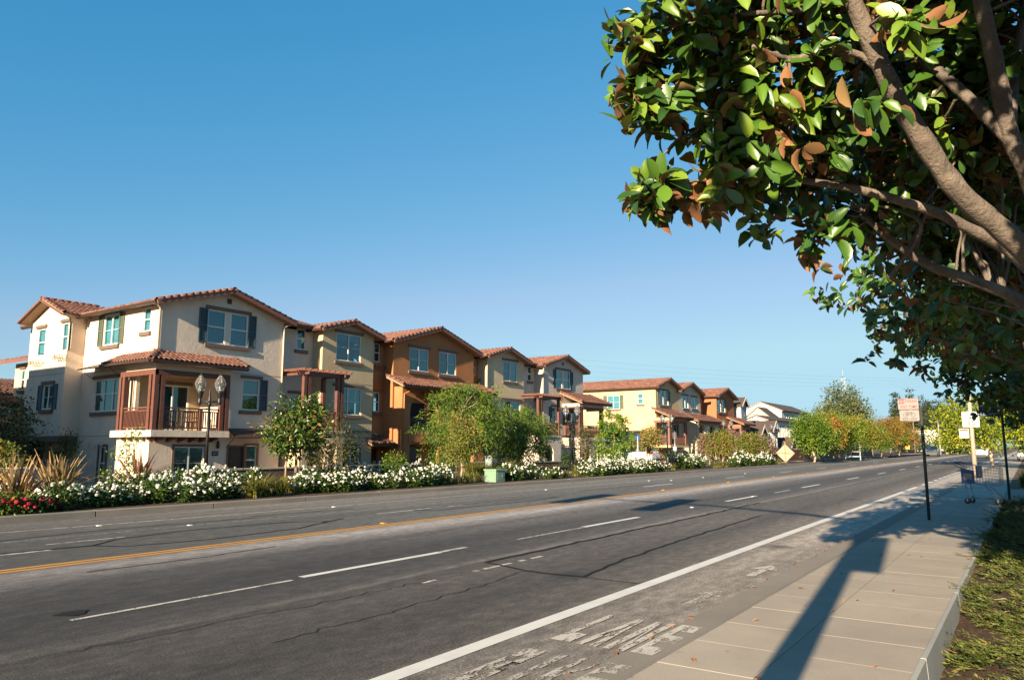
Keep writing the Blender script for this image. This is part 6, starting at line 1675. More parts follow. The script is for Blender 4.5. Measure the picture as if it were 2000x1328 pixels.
# roses
def rose_proto(seed, w, h, nbloom, petal='petal_w', nm='rose_bush'):
    root = bpy.data.objects.new(nm, None); COL.objects.link(root)
    rng = np.random.default_rng(seed)
    o, cl = leaf_cloud('foliage', [((0, 0, h * .52), (w, w, h * .46)), ((0, 0, h * .3), (w * .8, w * .8, h * .3))], 75, 14, .075, .085, .055, M['lf_rose'], None, seed, .1, T_DIAMOND, .4, .35)
    o.parent = root
    d = rand_dirs(nbloom, rng); d[:, 2] = np.abs(d[:, 2]) * .9 - .12; d = unit(d)
    P = np.array([0, 0, h * .55]) + d * np.array([w * 1.02, w * 1.02, h * .52]) * rng.uniform(.88, 1.12, nbloom)[:, None]
    P = np.concatenate([P, P[: nbloom // 2] + rng.normal(size=(nbloom // 2, 3)) * .045]); d = np.concatenate([d, d[: nbloom // 2]])
    nb_ = len(P); S = rng.uniform(.055, .10, nb_)
    Nn = d + rng.normal(size=(nb_, 3)) * .3; X_ = np.cross(Nn, rng.normal(size=(nb_, 3)))
    me = cloud_mesh('blossom', P, X_, Nn, S, S, rng.uniform(0, 1, nb_), M[petal], T_BLOOM)
    b = bpy.data.objects.new('blossom', me); COL.objects.link(b); stuff(b); b.parent = root
    st = MB(); r2 = random.Random(seed)
    for i in range(7):
        a = r2.uniform(0, 6.28); st.tube([(0.05 * math.cos(a), .05 * math.sin(a), -.06), (w * .35 * math.cos(a), w * .35 * math.sin(a), h * .35), (w * .6 * math.cos(a), w * .6 * math.sin(a), h * .75)], [.012, .009, .005], 5)
    st.build('stems', M['bark']).parent = root
    return root
protos = [rose_proto(300 + i, .42, .66, (17, 26, 21, 30, 14)[i]) for i in range(5)]
usedp = set()
def put_rose(X, Y, s, label, group, k):
    o = protos[k] if k not in usedp else copy_tree(protos[k])
    usedp.add(k); o.location = (X, Y, .11); o.rotation_euler = (0, 0, rr.uniform(0, 6.28)); q = s * rr.uniform(.78, 1.14); o.scale = (q, q * rr.uniform(.9, 1.15), q * rr.uniform(.82, 1.12)); tag(o, label, 'rose bush', group)
k = 0
def rose_row(px0, px1, Yq, step, s, label, group, jit=.25):
    global k
    X = at(px0, 950, Yq).x; X1 = at(px1, 950, Yq).x
    while X <= X1 + .01:
        put_rose(X + rr.uniform(-.1, .1), Yq + rr.uniform(-jit, jit), s, label, group, k % 5); k += 1; X += step
G1 = 'white roses along the kerb before the white house'
rose_row(118, 470, 19.0, .62, .92, 'white rose bush in the front row along the kerb before the white house', G1)
rose_row(225, 470, 20.1, .66, 1.0, 'white rose bush in the second row along the kerb before the white house', G1 + ', second row')
rose_row(305, 520, 24.4, .75, 1.15, 'white rose bush behind the pavement under the corner balcony', 'white roses behind the pavement')
G2 = 'white roses between the staked magnolia and the utility box'
rose_row(592, 880, 19.0, .62, 1.0, 'white rose bush in the front row between the staked magnolia and the utility box', G2)
rose_row(592, 885, 19.9, .66, 1.15, 'white rose bush in the second row between the staked magnolia and the utility box', G2 + ', second row')
rose_row(985, 1055, 18.9, .75, 1.0, 'white rose bush beside the pale green utility box', 'white roses beside the utility box')
rose_row(1068, 1098, 18.4, .8, .9, 'white rose bush before the driveway lamp post', 'white roses near the second lamp post')
rose_row(1145, 1300, 18.4, .85, 1.05, 'white rose bush in front of the white car', 'white roses before the white car')
rose_row(1150, 1250, 19.8, 1.0, 1.15, 'white rose bush in the back row before the white car', 'white roses before the white car, back row')
rose_row(1328, 1368, 19.4, .9, 1.4, 'large white rose bush behind the red kerb ramp', 'white roses by the red ramp')
rose_row(1428, 1512, 18.4, 1.1, 1.3, 'white rose bush before the crape myrtles', 'white roses before the crape myrtles')
redp = rose_proto(320, .36, .42, 34, 'petal_r', 'red_flower_bush')
for i, (px, Yq) in enumerate(((-8, 18.7), (28, 18.6), (58, 18.65), (76, 18.9))):
    X = at(px, 1005, Yq).x; o = redp if i == 0 else copy_tree(redp); o.location = (X, Yq, .11); o.rotation_euler = (0, 0, i * 1.3); o.scale = (1, 1, 1.0 - .08 * i)
    tag(o, 'low red-flowering bush at the kerb in front of the large flax', 'flower bush', 'red flowers at the kerb')

# ---- juniper ground cover in the near bed
def juniper(label, cx, cy, rx, ry, nspray, seed):
    rng = np.random.default_rng(seed); nspray = int(nspray * .42)
    t = thing('juniper_mat', label, 'ground cover', (cx, cy, hill(cx, cy)))
    a = rng.uniform(0, 2 * math.pi, nspray); q = np.sqrt(rng.uniform(0, 1, nspray))
    SX, SY = cx + rx * q * np.cos(a), cy + ry * q * np.sin(a)
    keep = np.sin(SX * 4.1 + 1.3 * np.sin(SY * 5.3)) + np.sin(SY * 6.3 + SX * 2.2) + rng.normal(0, .35, nspray) > -.62
    SX, SY = SX[keep], np.minimum(SY[keep], .68); q = q[keep]; nspray = len(SX)
    nspray_ = nspray; az = rng.normal(2.3, .75, nspray); up = rng.uniform(.05, .75, nspray); Ln = rng.uniform(.16, .36, nspray)
    D = np.stack([np.cos(az) * np.cos(up), np.sin(az) * np.cos(up), np.sin(up)], 1)
    base = np.stack([SX, SY, np.array([hill(x, y) for x, y in zip(SX, SY)]) + rng.uniform(.0, .13, nspray) * (1 - q ** 3)], 1)
    per = 16; tt = np.tile(np.linspace(.05, 1, per), nspray); n = nspray * per
    sd = unit(np.cross(D, np.array([0, 0, 1.0])[None, :])); sgn = np.tile(np.array([1, -1] * (per // 2)), nspray)[:, None]
    P = np.repeat(base, per, 0) + np.repeat(D * Ln[:, None], per, 0) * tt[:, None]
    P[:, 2] -= .05 * tt ** 2
    Dv = np.repeat(D, per, 0) * .9 + np.repeat(sd, per, 0) * sgn * .75 + rng.normal(size=(n, 3)) * .22
    Nv = rng.normal(size=(n, 3)) * .5; Nv[:, 2] += 1
    tone = np.repeat(rng.normal(.5, .22, nspray), per) + tt * .25 - .1
    me = cloud_mesh('foliage', P, Dv, Nv, rng.uniform(.035, .062, n), .015, tone, M['lf_juniper'])
    o = bpy.data.objects.new('foliage', me); COL.objects.link(o); stuff(o); child(o, t)
    st = MB(); r2 = random.Random(seed)
    for i in range(9):
        b = r2.uniform(0, 6.28); st.tube([(cx, cy, hill(cx, cy) - .03), (cx + rx * .4 * math.cos(b), cy + ry * .4 * math.sin(b), hill(cx + rx * .4 * math.cos(b), cy + ry * .4 * math.sin(b)) + .05), (cx + rx * .8 * math.cos(b), cy + ry * .8 * math.sin(b), hill(cx + rx * .8 * math.cos(b), cy + ry * .8 * math.sin(b)) + .03)], [.012, .008, .004], 5)
    st.build('stems', M['bark'], t)
juniper('sprawling juniper mat nearest the end of the retaining kerb, fallen leaves on it', 5.6, -.25, .95, .80, 1500, 401)
juniper('juniper spreading over the mulch beside the kerb shadow', 7.4, .02, .80, .62, 1100, 402)
juniper('juniper tongue creeping to the kerb past the open mulch', 9.7, .12, 1.0, .55, 1200, 403)
juniper('juniper patch with a bare twig sticking up', 12.2, .15, 1.2, .62, 1200, 404)
juniper('shaded juniper mat beside the sign post', 15.2, .1, 1.8, .75, 1500, 405)
juniper('shaded juniper mat before the shopping cart', 19.2, .0, 2.2, .85, 1600, 406)
juniper('dark juniper mound at the bus stop pole', 24.0, -.2, 2.4, 1.0, 1600, 407)
juniper('juniper mat behind the kerb juniper', 7.8, -1.2, 1.6, .8, 1200, 408)
juniper('juniper mat deeper in the near bed', 11.5, -1.2, 2.2, .8, 1300, 409)
juniper('juniper mat deep in the bed under the magnolia', 17.0, -1.5, 3.0, .9, 1300, 410)
leafm = cloud_mesh('fallen_leaf', np.zeros((1, 3)), np.array([[1., 0, 0]]), np.array([[0, 0, 1.]]), .12, .055, np.array([.5]), M['lf_mag'], T_LEAF)
dryleaf = leaf_mat('fallen_leaf_orange', [(0, (0.22, 0.075, 0.02)), (.5, (0.36, 0.14, 0.045)), (1, (0.26, 0.12, 0.05))], .7, 0, lattr='')
leafm.materials.clear(); leafm.materials.append(dryleaf)
for i in range(64):
    if i < 26: X, Y, z, lab, gr = rr.uniform(4.8, 13), rr.uniform(-.5, .6), None, 'fallen orange leaf lying in the near planting bed', 'fallen leaves in the bed'
    elif i < 44: X, Y, z, lab, gr = rr.uniform(5.2, 15), rr.uniform(.85, 2.4), .058, 'dry fallen leaf lying on the pavement slabs', 'fallen leaves on the pavement'
    else: X, Y, z, lab, gr = rr.uniform(4.5, 14), rr.gauss(2.76, .03), .012, 'dry leaf caught along the gutter joint', 'fallen leaves along the gutter'
    if z is None: z = hill(X, Y) + rr.uniform(.06, .14)
    o = bpy.data.objects.new('fallen_leaf', leafm); COL.objects.link(o); o.location = (X, Y, z + .006); s = rr.uniform(.35, .6) if i >= 26 else rr.uniform(.6, .95); o.scale = (s, s, s * 1.2); o.rotation_euler = (rr.uniform(-.25, .25), rr.uniform(-.25, .25), rr.uniform(0, 6.28)); tag(o, lab, 'leaf', gr)

# ================================================================== the magnolias over the near pavement
def magnolia(name, label, base, limbs, blobs, nrose, seed, leafL, singles=0, twig_src=None, extra_twigs=60, trunk_r=.16, lo=5, hi=10):
    rng = np.random.default_rng(seed); r2 = random.Random(seed)
    t = thing(name, label, 'tree', base)
    wood = MB(); nodes = []
    for (pts, r0, r1) in limbs:
        pts = [Vector(p) for p in pts]; fine = []
        for i in range(len(pts) - 1):
            a = pts[max(i - 1, 0)]; b = pts[i]; c = pts[i + 1]; d = pts[min(i + 2, len(pts) - 1)]
            for j in range(5):
                u = j / 5; fine.append(.5 * ((2 * b) + (c - a) * u + (2 * a - 5 * b + 4 * c - d) * u * u + (3 * b - a - 3 * c + d) * u ** 3))
        fine.append(pts[-1]); n = len(fine)
        wood.tube(fine, [(r0 + (r1 - r0) * (i / (n - 1)) ** .8) * (1 + .05 * math.sin(i * 2.1) + r2.uniform(-.05, .07)) for i in range(n)], 12)
        nodes += [(p, r0 + (r1 - r0) * i / (n - 1)) for i, p in enumerate(fine)]
    wood.build('limbs', M['bark_mag'], t)
    C_, D_ = blob_clusters(blobs, nrose, rng, .35)
    # gap shaped in the crown so the sun reaches the parking sign
    sg_ = np.array([18.4, 2.1, 2.45]); sd_ = np.array(sun_dir); rel_ = C_ - sg_; tt_ = rel_ @ sd_
    clear_ = (np.linalg.norm(rel_ - tt_[:, None] * sd_, axis=1) > .50) | (tt_ > 0); C_, D_ = C_[clear_], D_[clear_]; nrose = len(C_)
    NP = np.array([list(p) for p, r in nodes])
    tw = MB(); 
    for i in range(min(extra_twigs, nrose)):
        q = Vector(C_[i]); dist = np.linalg.norm(NP - C_[i][None, :], axis=1); j = int(np.argmin(dist)); st = nodes[j][0]
        if dist[j] > 2.4 or dist[j] < .12: continue
        tw.tube(bend(st, q, 4, .03, r2), [max(.010, .008 * dist[j] + .006), .011, .009, .007, .005], 6)
    stuff(tw.build('twigs', M['bark_mag'], t))
    # rosettes of leaves round every shoot tip
    per = rng.integers(lo, hi, nrose); n = int(per.sum()); idx = np.repeat(np.arange(nrose), per)
    ax = D_ * .7 + rng.normal(size=(nrose, 3)) * .55; ax[:, 2] += .35; ax = unit(ax)
    ph = rng.uniform(0, 2 * math.pi, n); e1 = unit(np.cross(ax, rng.normal(size=(nrose, 3)))); e2 = np.cross(ax, e1)
    A_ = ax[idx]; rad = e1[idx] * np.cos(ph)[:, None] + e2[idx] * np.sin(ph)[:, None]
    open_ = rng.uniform(.25, 1.0, n)[:, None]
    Dv = unit(A_ * (1 - open_) * 1.1 + rad * (.35 + open_) + np.array([0, 0, -.28])[None, :] * rng.uniform(0, 1, n)[:, None])
    # leaves turn their upper side to the open, sunny side of the street
    Nv = A_ * (.25 + open_ * .5) - rad * (1 - open_) * .5 + rng.normal(size=(n, 3)) * .42 + np.array([-.62, .20, .25])[None, :]
    P = C_[idx] - A_ * rng.uniform(0, .14, n)[:, None] + rad * .012
    Lf = leafL * rng.uniform(.68, 1.2, n); Wf = Lf * rng.uniform(.42, .54, n)
    tone = rng.normal(.45, .22, nrose)[idx] + rng.normal(0, .15, n)
    # the leaves that show largest are objects of their own
    single = np.zeros(n, bool)
    if singles:
        rel = P - np.array([0, 0, CAM_H]); z = rel @ np.array(CF); u = 1000 + 1450 * (rel @ np.array(CR)) / z; v = 664 - 1450 * (rel @ np.array(CU)) / z
        ok = (z > .5) & (u > 1100) & (u < 2000) & (v > -20) & (v < 900); score = np.where(ok, Lf / z, 0)
        single[np.argsort(-score)[:singles]] = True
    me = cloud_mesh('foliage', P[~single], Dv[~single], Nv[~single], Lf[~single], Wf[~single], tone[~single], M['lf_mag'], T_LEAF, True, rng.uniform(.1, 2.0, n)[~single])
    o = bpy.data.objects.new('foliage', me); COL.objects.link(o); stuff(o); child(o, t)
    if singles:
        lm = cloud_mesh('leaf', np.zeros((1, 3)), np.array([[1., 0, 0]]), np.array([[0, 0, 1.]]), 1.0, .45, np.array([.5]), M['lf_mag_one'], T_LEAF, True)
        for i in np.nonzero(single)[0]:
            d = Vector(Dv[i]); s = Vector(Nv[i]).cross(d).normalized(); nn = d.cross(s)
            mt = frame_mtx(P[i], d * Lf[i], s * (Wf[i] / .45), nn * (Lf[i] * rng.uniform(.2, 2.0)))
            tile_obj('leaf', lm, t, mt)
    return t
def dp(px, py, dep): return depth_pt(px, py, dep)
base1 = Vector((7.0, -1.35, -.25))
fork = Vector((6.75, -.95, 2.0))
limbs = [([base1, base1.lerp(fork, .5) + Vector((.05, .03, 0)), fork], 0.1360, 0.1200),
         # thick limb sweeping up to the left
         ([fork, dp(2080, 560, 5.1), dp(1960, 452, 5.0), dp(1870, 372, 4.9), dp(1790, 255, 4.8), dp(1735, 160, 4.7), dp(1660, -10, 4.6), dp(1610, -130, 4.5)], 0.0920, 0.0440),
         # limb rising steeply near the right edge
         ([dp(2075, 520, 5.1), dp(2005, 330, 4.9), dp(1972, 265, 4.9), dp(1945, 130, 4.8), dp(1915, 0, 4.7), dp(1890, -150, 4.6)], 0.0680, 0.0400),
         ([dp(1972, 265, 4.9), dp(1985, 120, 5.1), dp(2010, -40, 5.3)], 0.0400, 0.0240),
         ([dp(1975, 275, 4.9), dp(1900, 200, 5.0), dp(1820, 130, 5.2), dp(1750, 85, 5.4)], 0.0480, 0.0240),
         # long low limb reaching over the street
         ([fork, dp(2110, 640, 5.6), dp(1990, 505, 5.5), dp(1880, 440, 5.4), dp(1800, 405, 5.3), dp(1680, 372, 5.2), dp(1560, 352, 5.1), dp(1480, 345, 5.0), dp(1420, 352, 5.0)], 0.0600, 0.0144),
         ([dp(1500, 347, 5.0), dp(1470, 290, 4.95), dp(1430, 238, 4.9), dp(1385, 226, 4.85)], 0.0176, 0.0096),
         ([dp(1735, 160, 4.7), dp(1680, 108, 4.7), dp(1600, 105, 4.7), dp(1540, 115, 4.7), dp(1470, 90, 4.6)], 0.0280, 0.0112),
         ([dp(1660, -10, 4.6), dp(1560, 20, 4.7), dp(1440, 30, 4.7), dp(1300, 60, 4.7), dp(1230, 90, 4.6)], 0.0240, 0.0080),
         # lowest limb
         ([fork + Vector((0, 0, -.25)), dp(2120, 690, 6.0), dp(2000, 592, 6.0), dp(1900, 548, 6.0), dp(1820, 520, 6.0), dp(1740, 468, 6.0), dp(1690, 420, 6.0)], 0.0680, 0.0240),
         ([fork, Vector((5.2, -.9, 3.2)), Vector((3.6, -.9, 4.0)), Vector((2.2, -.8, 4.8))], .075, .03),
         ([dp(1740, 540, 6.0), dp(1800, 440, 5.6), dp(1700, 400, 5.6), dp(1610, 420, 5.5)], 0.0160, 0.0080)]
def sph(px, py, dep, rx, rz): 
    return (tuple(dp(px, py, dep)), (rx, rx, rz))
blobs1 = [sph(1330, 60, 4.8, .50, .38), sph(1300, 170, 4.8, .28, .22), sph(1440, 150, 4.9, .48, .40), sph(1560, 60, 5.0, .65, .50), sph(1580, 230, 5.2, .48, .40), sph(1380, 300, 4.9, .30, .20), sph(1290, 370, 4.8, .26, .12), sph(1240, 150, 4.7, .16, .18),
          sph(1420, 350, 5.0, .38, .16), sph(1540, 340, 5.3, .40, .26), sph(1480, 440, 5.1, .22, .13), sph(1600, 450, 5.5, .32, .17), sph(1700, 300, 5.8, .75, .55), sph(1680, 420, 6.2, .50, .26), sph(1800, 100, 5.6, .95, .75), sph(1850, 250, 6.2, .9, .7), sph(1800, 420, 6.6, .8, .5),
          sph(1950, 150, 5.8, .8, .8), sph(1960, 400, 7.0, .8, .8), sph(1700, -120, 5.0, 1.4, .5), sph(1450, -110, 4.9, .8, .35), sph(1950, -150, 5.2, 1.2, .6), sph(1900, 520, 7.2, .8, .5), sph(1275, 372, 4.75, .24, .13), sph(1350, 385, 4.8, .26, .14), sph(1260, 60, 4.7, .26, .24), sph(1270, 200, 4.75, .24, .20), sph(1450, 250, 4.9, .35, .3), sph(1775, 45, 4.3, .26, .16), sph(1690, 215, 4.5, .2, .15),
          # the part of the crown over the bed, out of view to the right; it shades the limbs
          ((2.4, -1.1, 4.6), (1.2, .9, .8)), ((3.2, -.9, 3.5), (.9, .7, .6)), ((1.6, -1.0, 5.5), (1.1, .9, .6)), ((4.6, -1.0, 4.2), (1.0, .7, .8))]
magnolia('magnolia_tree', 'large magnolia leaning in over the pavement, glossy leaves with rusty undersides', base1, limbs, blobs1, 2250, 501, .152, 300, extra_twigs=200)
# the next magnolias along the bed
def row_magnolia(label, X, Y, h, w, seed, n, blobs=None):
    b = Vector((X, Y, -.2)); r2 = random.Random(seed); f_ = b + Vector((0, 0, 1.9))
    lm = [([b, b.lerp(f_, .5), f_], .15, .13)]
    for k in range(7):
        a = k * .9 + r2.uniform(-.2, .2); q = f_ + Vector((w * .75 * math.cos(a), w * .75 * math.sin(a), r2.uniform(.9, h * .6)))
        lm.append(([f_ - Vector((0, 0, r2.uniform(0, .4))), f_.lerp(q, .4) + Vector((0, 0, .15)), q], .07, .02))
    bl = blobs or [((X, Y, h * .62), (w, w, h * .30)), ((X, Y, h * .85), (w * .7, w * .7, h * .2))] + [((X + w * .7 * math.cos(a), Y + w * .7 * math.sin(a), h * r2.uniform(.45, .6)), (w * .45, w * .45, h * .16)) for a in np.linspace(0, 6.28, 8)]
    return magnolia('magnolia_tree', label, b, lm, bl, n, seed, .17, 0, extra_twigs=120)
row_magnolia('second magnolia of the row, shading the sign post', 12.3, -1.6, 7.4, 3.7, 511, 3000)
row_magnolia('third magnolia of the row above the shopping cart', 18.8, -1.5, 7.0, 3.6, 512, 2600)
row_magnolia('fourth magnolia of the row beside the bus stop', 25.2, -2.1, 6.4, 3.2, 513, 1700)
# ================================================================== street furniture, signs, vehicles
def glass_clear(name, col, rough, tr):
    m, nt, b = newmat(name)
    b.inputs['Base Color'].default_value = (*col, 1); b.inputs['Roughness'].default_value = rough
    b.inputs['Transmission Weight'].default_value = tr; b.inputs['IOR'].default_value = 1.45
    return m
M['globe'] = glass_clear('ribbed_globe_glass', (0.62, 0.62, 0.60), 0.08, 0.92)
M['steel'] = plain('galvanised_steel', (0.42, 0.43, 0.44), 0.4, 0.1, metallic=0.7)
M['steel_dk'] = plain('dark_steel_post', (0.050, 0.046, 0.042), 0.5, 0.25)
M['sign_w'] = plain('sign_white', (0.52, 0.51, 0.50), 0.45, 0.05)
M['sign_shaded'] = plain('shaded_sign_sheet', (0.215, 0.20, 0.20), 0.6, 0.08)  # white sheet of the parking sign with tree shade put into its colour
M['sign_shaded_red'] = plain('shaded_sign_red', (0.26, 0.03, 0.028), 0.6, 0.08)  # red of the same sign, darkened for the same shade
M['sign_r'] = plain('sign_red', (0.55, 0.045, 0.04), 0.5, 0.05)
M['sign_k'] = plain('sign_black', (0.02, 0.02, 0.02), 0.5, 0.05)
M['sign_g'] = plain('sign_green', (0.006, 0.06, 0.042), 0.7, 0.05)
M['sign_n'] = plain('sign_navy', (0.008, 0.02, 0.045), 0.75, 0.05)
M['sign_y'] = plain('sign_yellow', (0.72, 0.42, 0.02), 0.45, 0.05)
M['conc_pole'] = plain('concrete_pole', (0.46, 0.37, 0.29), 0.85, 0.1, 6, bumpd=.004)
M['wood_pole'] = plain('utility_pole_wood', (0.20, 0.14, 0.095), 0.85, 0.2, 3)
M['cart_blue'] = plain('cart_blue_plastic', (0.02, 0.07, 0.22), 0.35, 0.1)
M['cart_wire'] = plain('cart_wire', (0.36, 0.37, 0.38), 0.35, 0.1, metallic=.8)
M['rubber'] = plain('black_rubber', (0.02, 0.02, 0.02), 0.8, 0.2)
M['box_green'] = plain('utility_box_green', (0.19, 0.30, 0.21), 0.55, 0.08)
M['box_grey'] = plain('cabinet_grey', (0.30, 0.36, 0.37), 0.5, 0.08)
M['orange'] = plain('sign_orange', (0.70, 0.19, 0.03), 0.55, 0.08)
M['canvas'] = plain('sign_back_canvas', (0.36, 0.29, 0.22), 0.7, 0.08)
M['red_pad'] = plain('red_tactile_pad', (0.60, 0.075, 0.035), 0.7, 0.08)
M['bluesteel'] = plain('blue_grey_frame', (0.25, 0.33, 0.40), 0.45, 0.08)
def carpaint(name, col, rough=.28):
    m, nt, b = newmat(name); b.inputs['Base Color'].default_value = (*col, 1); b.inputs['Roughness'].default_value = rough
    b.inputs['Coat Weight'].default_value = .5; b.inputs['Coat Roughness'].default_value = .06; return m
M['car_white'] = carpaint('white_car_paint', (.74, .74, .73)); M['car_silver'] = carpaint('silver_car_paint', (.44, .43, .42)); M['car_blue'] = carpaint('blue_car_paint', (.05, .13, .24)); M['car_dark'] = carpaint('dark_car_paint', (.03, .035, .045))
M['carglass'] = carpaint('car_glass', (.012, .016, .02), .04)
M['taillamp'] = plain('tail_lamp_red', (0.42, 0.012, 0.02), 0.15, .05); M['headlamp'] = plain('headlamp_clear', (0.75, 0.75, 0.75), 0.1, .03)

# ---- twin-globe lamp posts
def lamp_proto():
    r = bpy.data.objects.new('lamp_post', None); COL.objects.link(r)
    def sub(mb, n, m, par=None):
        o = mb.build(n, M[m]); o.parent = par or r; return o
    b = MB(); b.lathe([(.20, 0), (.20, .08), (.16, .12), (.14, .5), (.10, .62), (.085, .75)], n=16); sub(b, 'base', 'iron')
    p = MB(); p.lathe([(.078, .7), (.062, 2.2), (.052, 3.25), (.075, 3.27), (.075, 3.36), (.05, 3.40)], n=12); sub(p, 'pole', 'iron')
    a = MB(); a.tube([(-.42, 0, 3.42), (.42, 0, 3.42)], .045, 10); a.lathe([(.07, 3.34), (.075, 3.5), (.05, 3.55), (.065, 3.62), (.03, 3.72), (.055, 3.80), (.012, 3.98), (.005, 4.02)], n=10)
    sub(a, 'crossarm', 'iron'); bb = MB(); bb.tube([(0, 0, 3.15), (-.35, 0, 3.1)], .014, 6); sub(bb, 'banner_bracket', 'iron')
    for sx in (-.42, .42):
        s = MB(); s.lathe([(.06, 3.28), (.085, 3.32), (.085, 3.5), (.06, 3.54), (.085, 3.60), (.135, 3.78), (.15, 3.84), (.15, 3.88)], (sx, 0, 0), 14); so_ = sub(s, 'lamp_socket', 'iron')
        g = MB(); g.lathe([(.13, 3.88), (.18, 3.98), (.225, 4.12), (.245, 4.22), (.238, 4.27), (.205, 4.32), (.212, 4.35), (.165, 4.42), (.10, 4.50), (.105, 4.53), (.05, 4.58), (.02, 4.60)], (sx, 0, 0), 20); sub(g, 'globe', 'globe', so_)
        l = MB(); l.lathe([(.05, 3.88), (.055, 4.05), (.03, 4.12)], (sx, 0, 0), 8); sub(l, 'lamp', 'sign_w', so_)
        f = MB(); f.lathe([(.02, 4.595), (.028, 4.63), (.006, 4.70)], (sx, 0, 0), 8); sub(f, 'finial', 'iron', so_)
    return r
lp = lamp_proto()
for i, (x, y, lab) in enumerate(((19.3, 29.4, 'black twin-globe lamp post in front of the corner balcony'), (47.6, 27.5, 'black twin-globe lamp post in front of the greige house porch'), (65.2, 27.5, 'black twin-globe lamp post before the golden house'), (82.2, 27.5, 'black twin-globe lamp post behind the pink crape myrtle'), (101.0, 27.5, 'black twin-globe lamp post by the grey gabled houses'))):
    o = lp if i == 0 else copy_tree(lp)
    o.location = (x, y, .12 if i == 0 else 0.0); o.rotation_euler = (0, 0, R(-50)); tag(o, lab, 'street lamp', 'twin-globe lamp posts')

SF = lambda o: frame_mtx(o, (0, -1, 0), (0, 0, 1), (-1, 0, 0))      # sign face looking to -X
def plate(parent, x, y0, y1, z0, z1, mat, th=.006, name='plate', r=.02):
    """upright sheet facing -X, rounded corners"""
    pts = []
    for (cy, cz, a0) in ((y1 - r, z1 - r, 0), (y0 + r, z1 - r, 90), (y0 + r, z0 + r, 180), (y1 - r, z0 + r, 270)):
        for k in range(4):
            a = R(a0 + 30 * k); pts.append((x, cy + r * math.cos(a), cz + r * math.sin(a)))
    return MB().prism(pts[::-1], (th, 0, 0)).build(name, M[mat], parent)
# ---- parking / bike lane sign
sx_, sy_ = 18.4, 1.88
sp_ = thing('parking_sign', 'no parking sign over bike lane plate on a dark post at the pavement edge', 'sign', (sx_, sy_, .05))
mb = MB(); mb.tube([(sx_, sy_, -.1), (sx_ + .02, sy_ + .0, 2.46)], .032, 10); mb.build('post', M['steel_dk'], sp_)
p1_ = plate(sp_, sx_ - .045, sy_ + .03, sy_ + .43, 2.40, 2.645, 'sign_shaded')
plate(p1_, sx_ - .047, sy_ + .30, sy_ + .415, 2.53, 2.635, 'sign_shaded_red', .001, 'red_square', .004)
letter('lettering', 'NO', M['sign_shaded'], p1_, SF((sx_ - .0485, sy_ + .358, 2.55)), .092, .95, .002, .8)
letter('lettering', 'PARKING', M['sign_shaded_red'], p1_, SF((sx_ - .047, sy_ + .168, 2.555)), .085, .95, .001, .68)
letter('lettering', 'ANY TIME', M['sign_shaded_red'], p1_, SF((sx_ - .047, sy_ + .225, 2.435)), .085, 1.1, .001, .8)
mb = MB()
for (a, b) in (((.035, 2.408), (.425, 2.408)), ((.035, 2.637), (.425, 2.637))): mb.beam((sx_ - .047, sy_ + a[0], a[1]), (sx_ - .047, sy_ + b[0], b[1]), .006, .002, up=(1, 0, 0))
mb.build('border', M['sign_shaded_red'], p1_)
p2_ = plate(sp_, sx_ - .045, sy_ + .03, sy_ + .41, 2.16, 2.39, 'sign_shaded')
bk = MB(); xq = sx_ - .048; by_ = sy_ + .22; bz_ = 2.285
def ring(mb, cy, cz, r, t=.009):
    n = 18; mb.add([(xq, cy + k * math.cos(a), cz + k * math.sin(a)) for k in (r, r - t) for a in np.linspace(0, 2 * math.pi, n, endpoint=False)], [(i, n + i, n + (i + 1) % n, (i + 1) % n) for i in range(n)])
ring(bk, by_ + .075, bz_, .045); ring(bk, by_ - .075, bz_, .045)
for (a, b) in (((.075, 0), (.03, .045)), ((.03, .045), (-.045, .045)), ((.03, .045), (0, 0)), ((0, 0), (.075, 0)), ((0, 0), (-.045, .045)), ((-.075, 0), (-.04, .065)), ((-.04, .065), (-.015, .07)), ((.03, .045), (.037, .065)), ((.055, .066), (.02, .066))):
    bk.beam((xq, by_ + a[0], bz_ + a[1]), (xq, by_ + b[0], bz_ + b[1]), .008, .002, up=(1, 0, 0))
bk.build('bicycle_symbol', M['sign_k'], p2_)
letter('lettering', 'BIKE LANE', M['sign_k'], p2_, SF((xq, sy_ + .22, 2.178)), .068, 1.05, .001, .85)
# ---- concrete lamp pole with speed limit sign
cx_, cy_ = 50.0, 2.62
cp_ = thing('street_light', 'pale concrete street light pole carrying the speed limit sign', 'street light', (cx_, cy_, .05))
mb = MB(); mb.tube([(cx_, cy_, -.1), (cx_, cy_, 4), (cx_, cy_, 8.3)], [.125, .10, .07], 12); mb.build('pole', M['conc_pole'], cp_)
mb = MB(); mb.tube([(cx_, cy_, 8.1), (cx_, cy_ + .9, 8.6), (cx_, cy_ + 2.2, 8.75)], [.05, .04, .03], 8); arm_ = mb.build('arm', M['steel'], cp_)
mb = MB(); mb.box(cx_ - .16, cx_ + .16, cy_ + 2.1, cy_ + 2.75, 8.68, 8.82); mb.build('luminaire', M['steel'], arm_)
s3 = thing('speed_limit_sign', 'white speed limit 35 sign on the concrete pole', 'sign', (cx_ - .2, cy_, 2.7))
q1 = plate(s3, cx_ - .20, cy_ - .42, cy_ + .42, 2.70, 3.56, 'sign_w', .01, 'plate', .05)
mb = MB()
for (a, b) in (((-.38, 2.74), (.38, 2.74)), ((-.38, 3.52), (.38, 3.52)), ((-.38, 2.74), (-.38, 3.52)), ((.38, 2.74), (.38, 3.52))): mb.beam((cx_ - .202, cy_ + a[0], a[1]), (cx_ - .202, cy_ + b[0], b[1]), .012, .002, up=(1, 0, 0))
mb.build('border', M['sign_k'], q1)
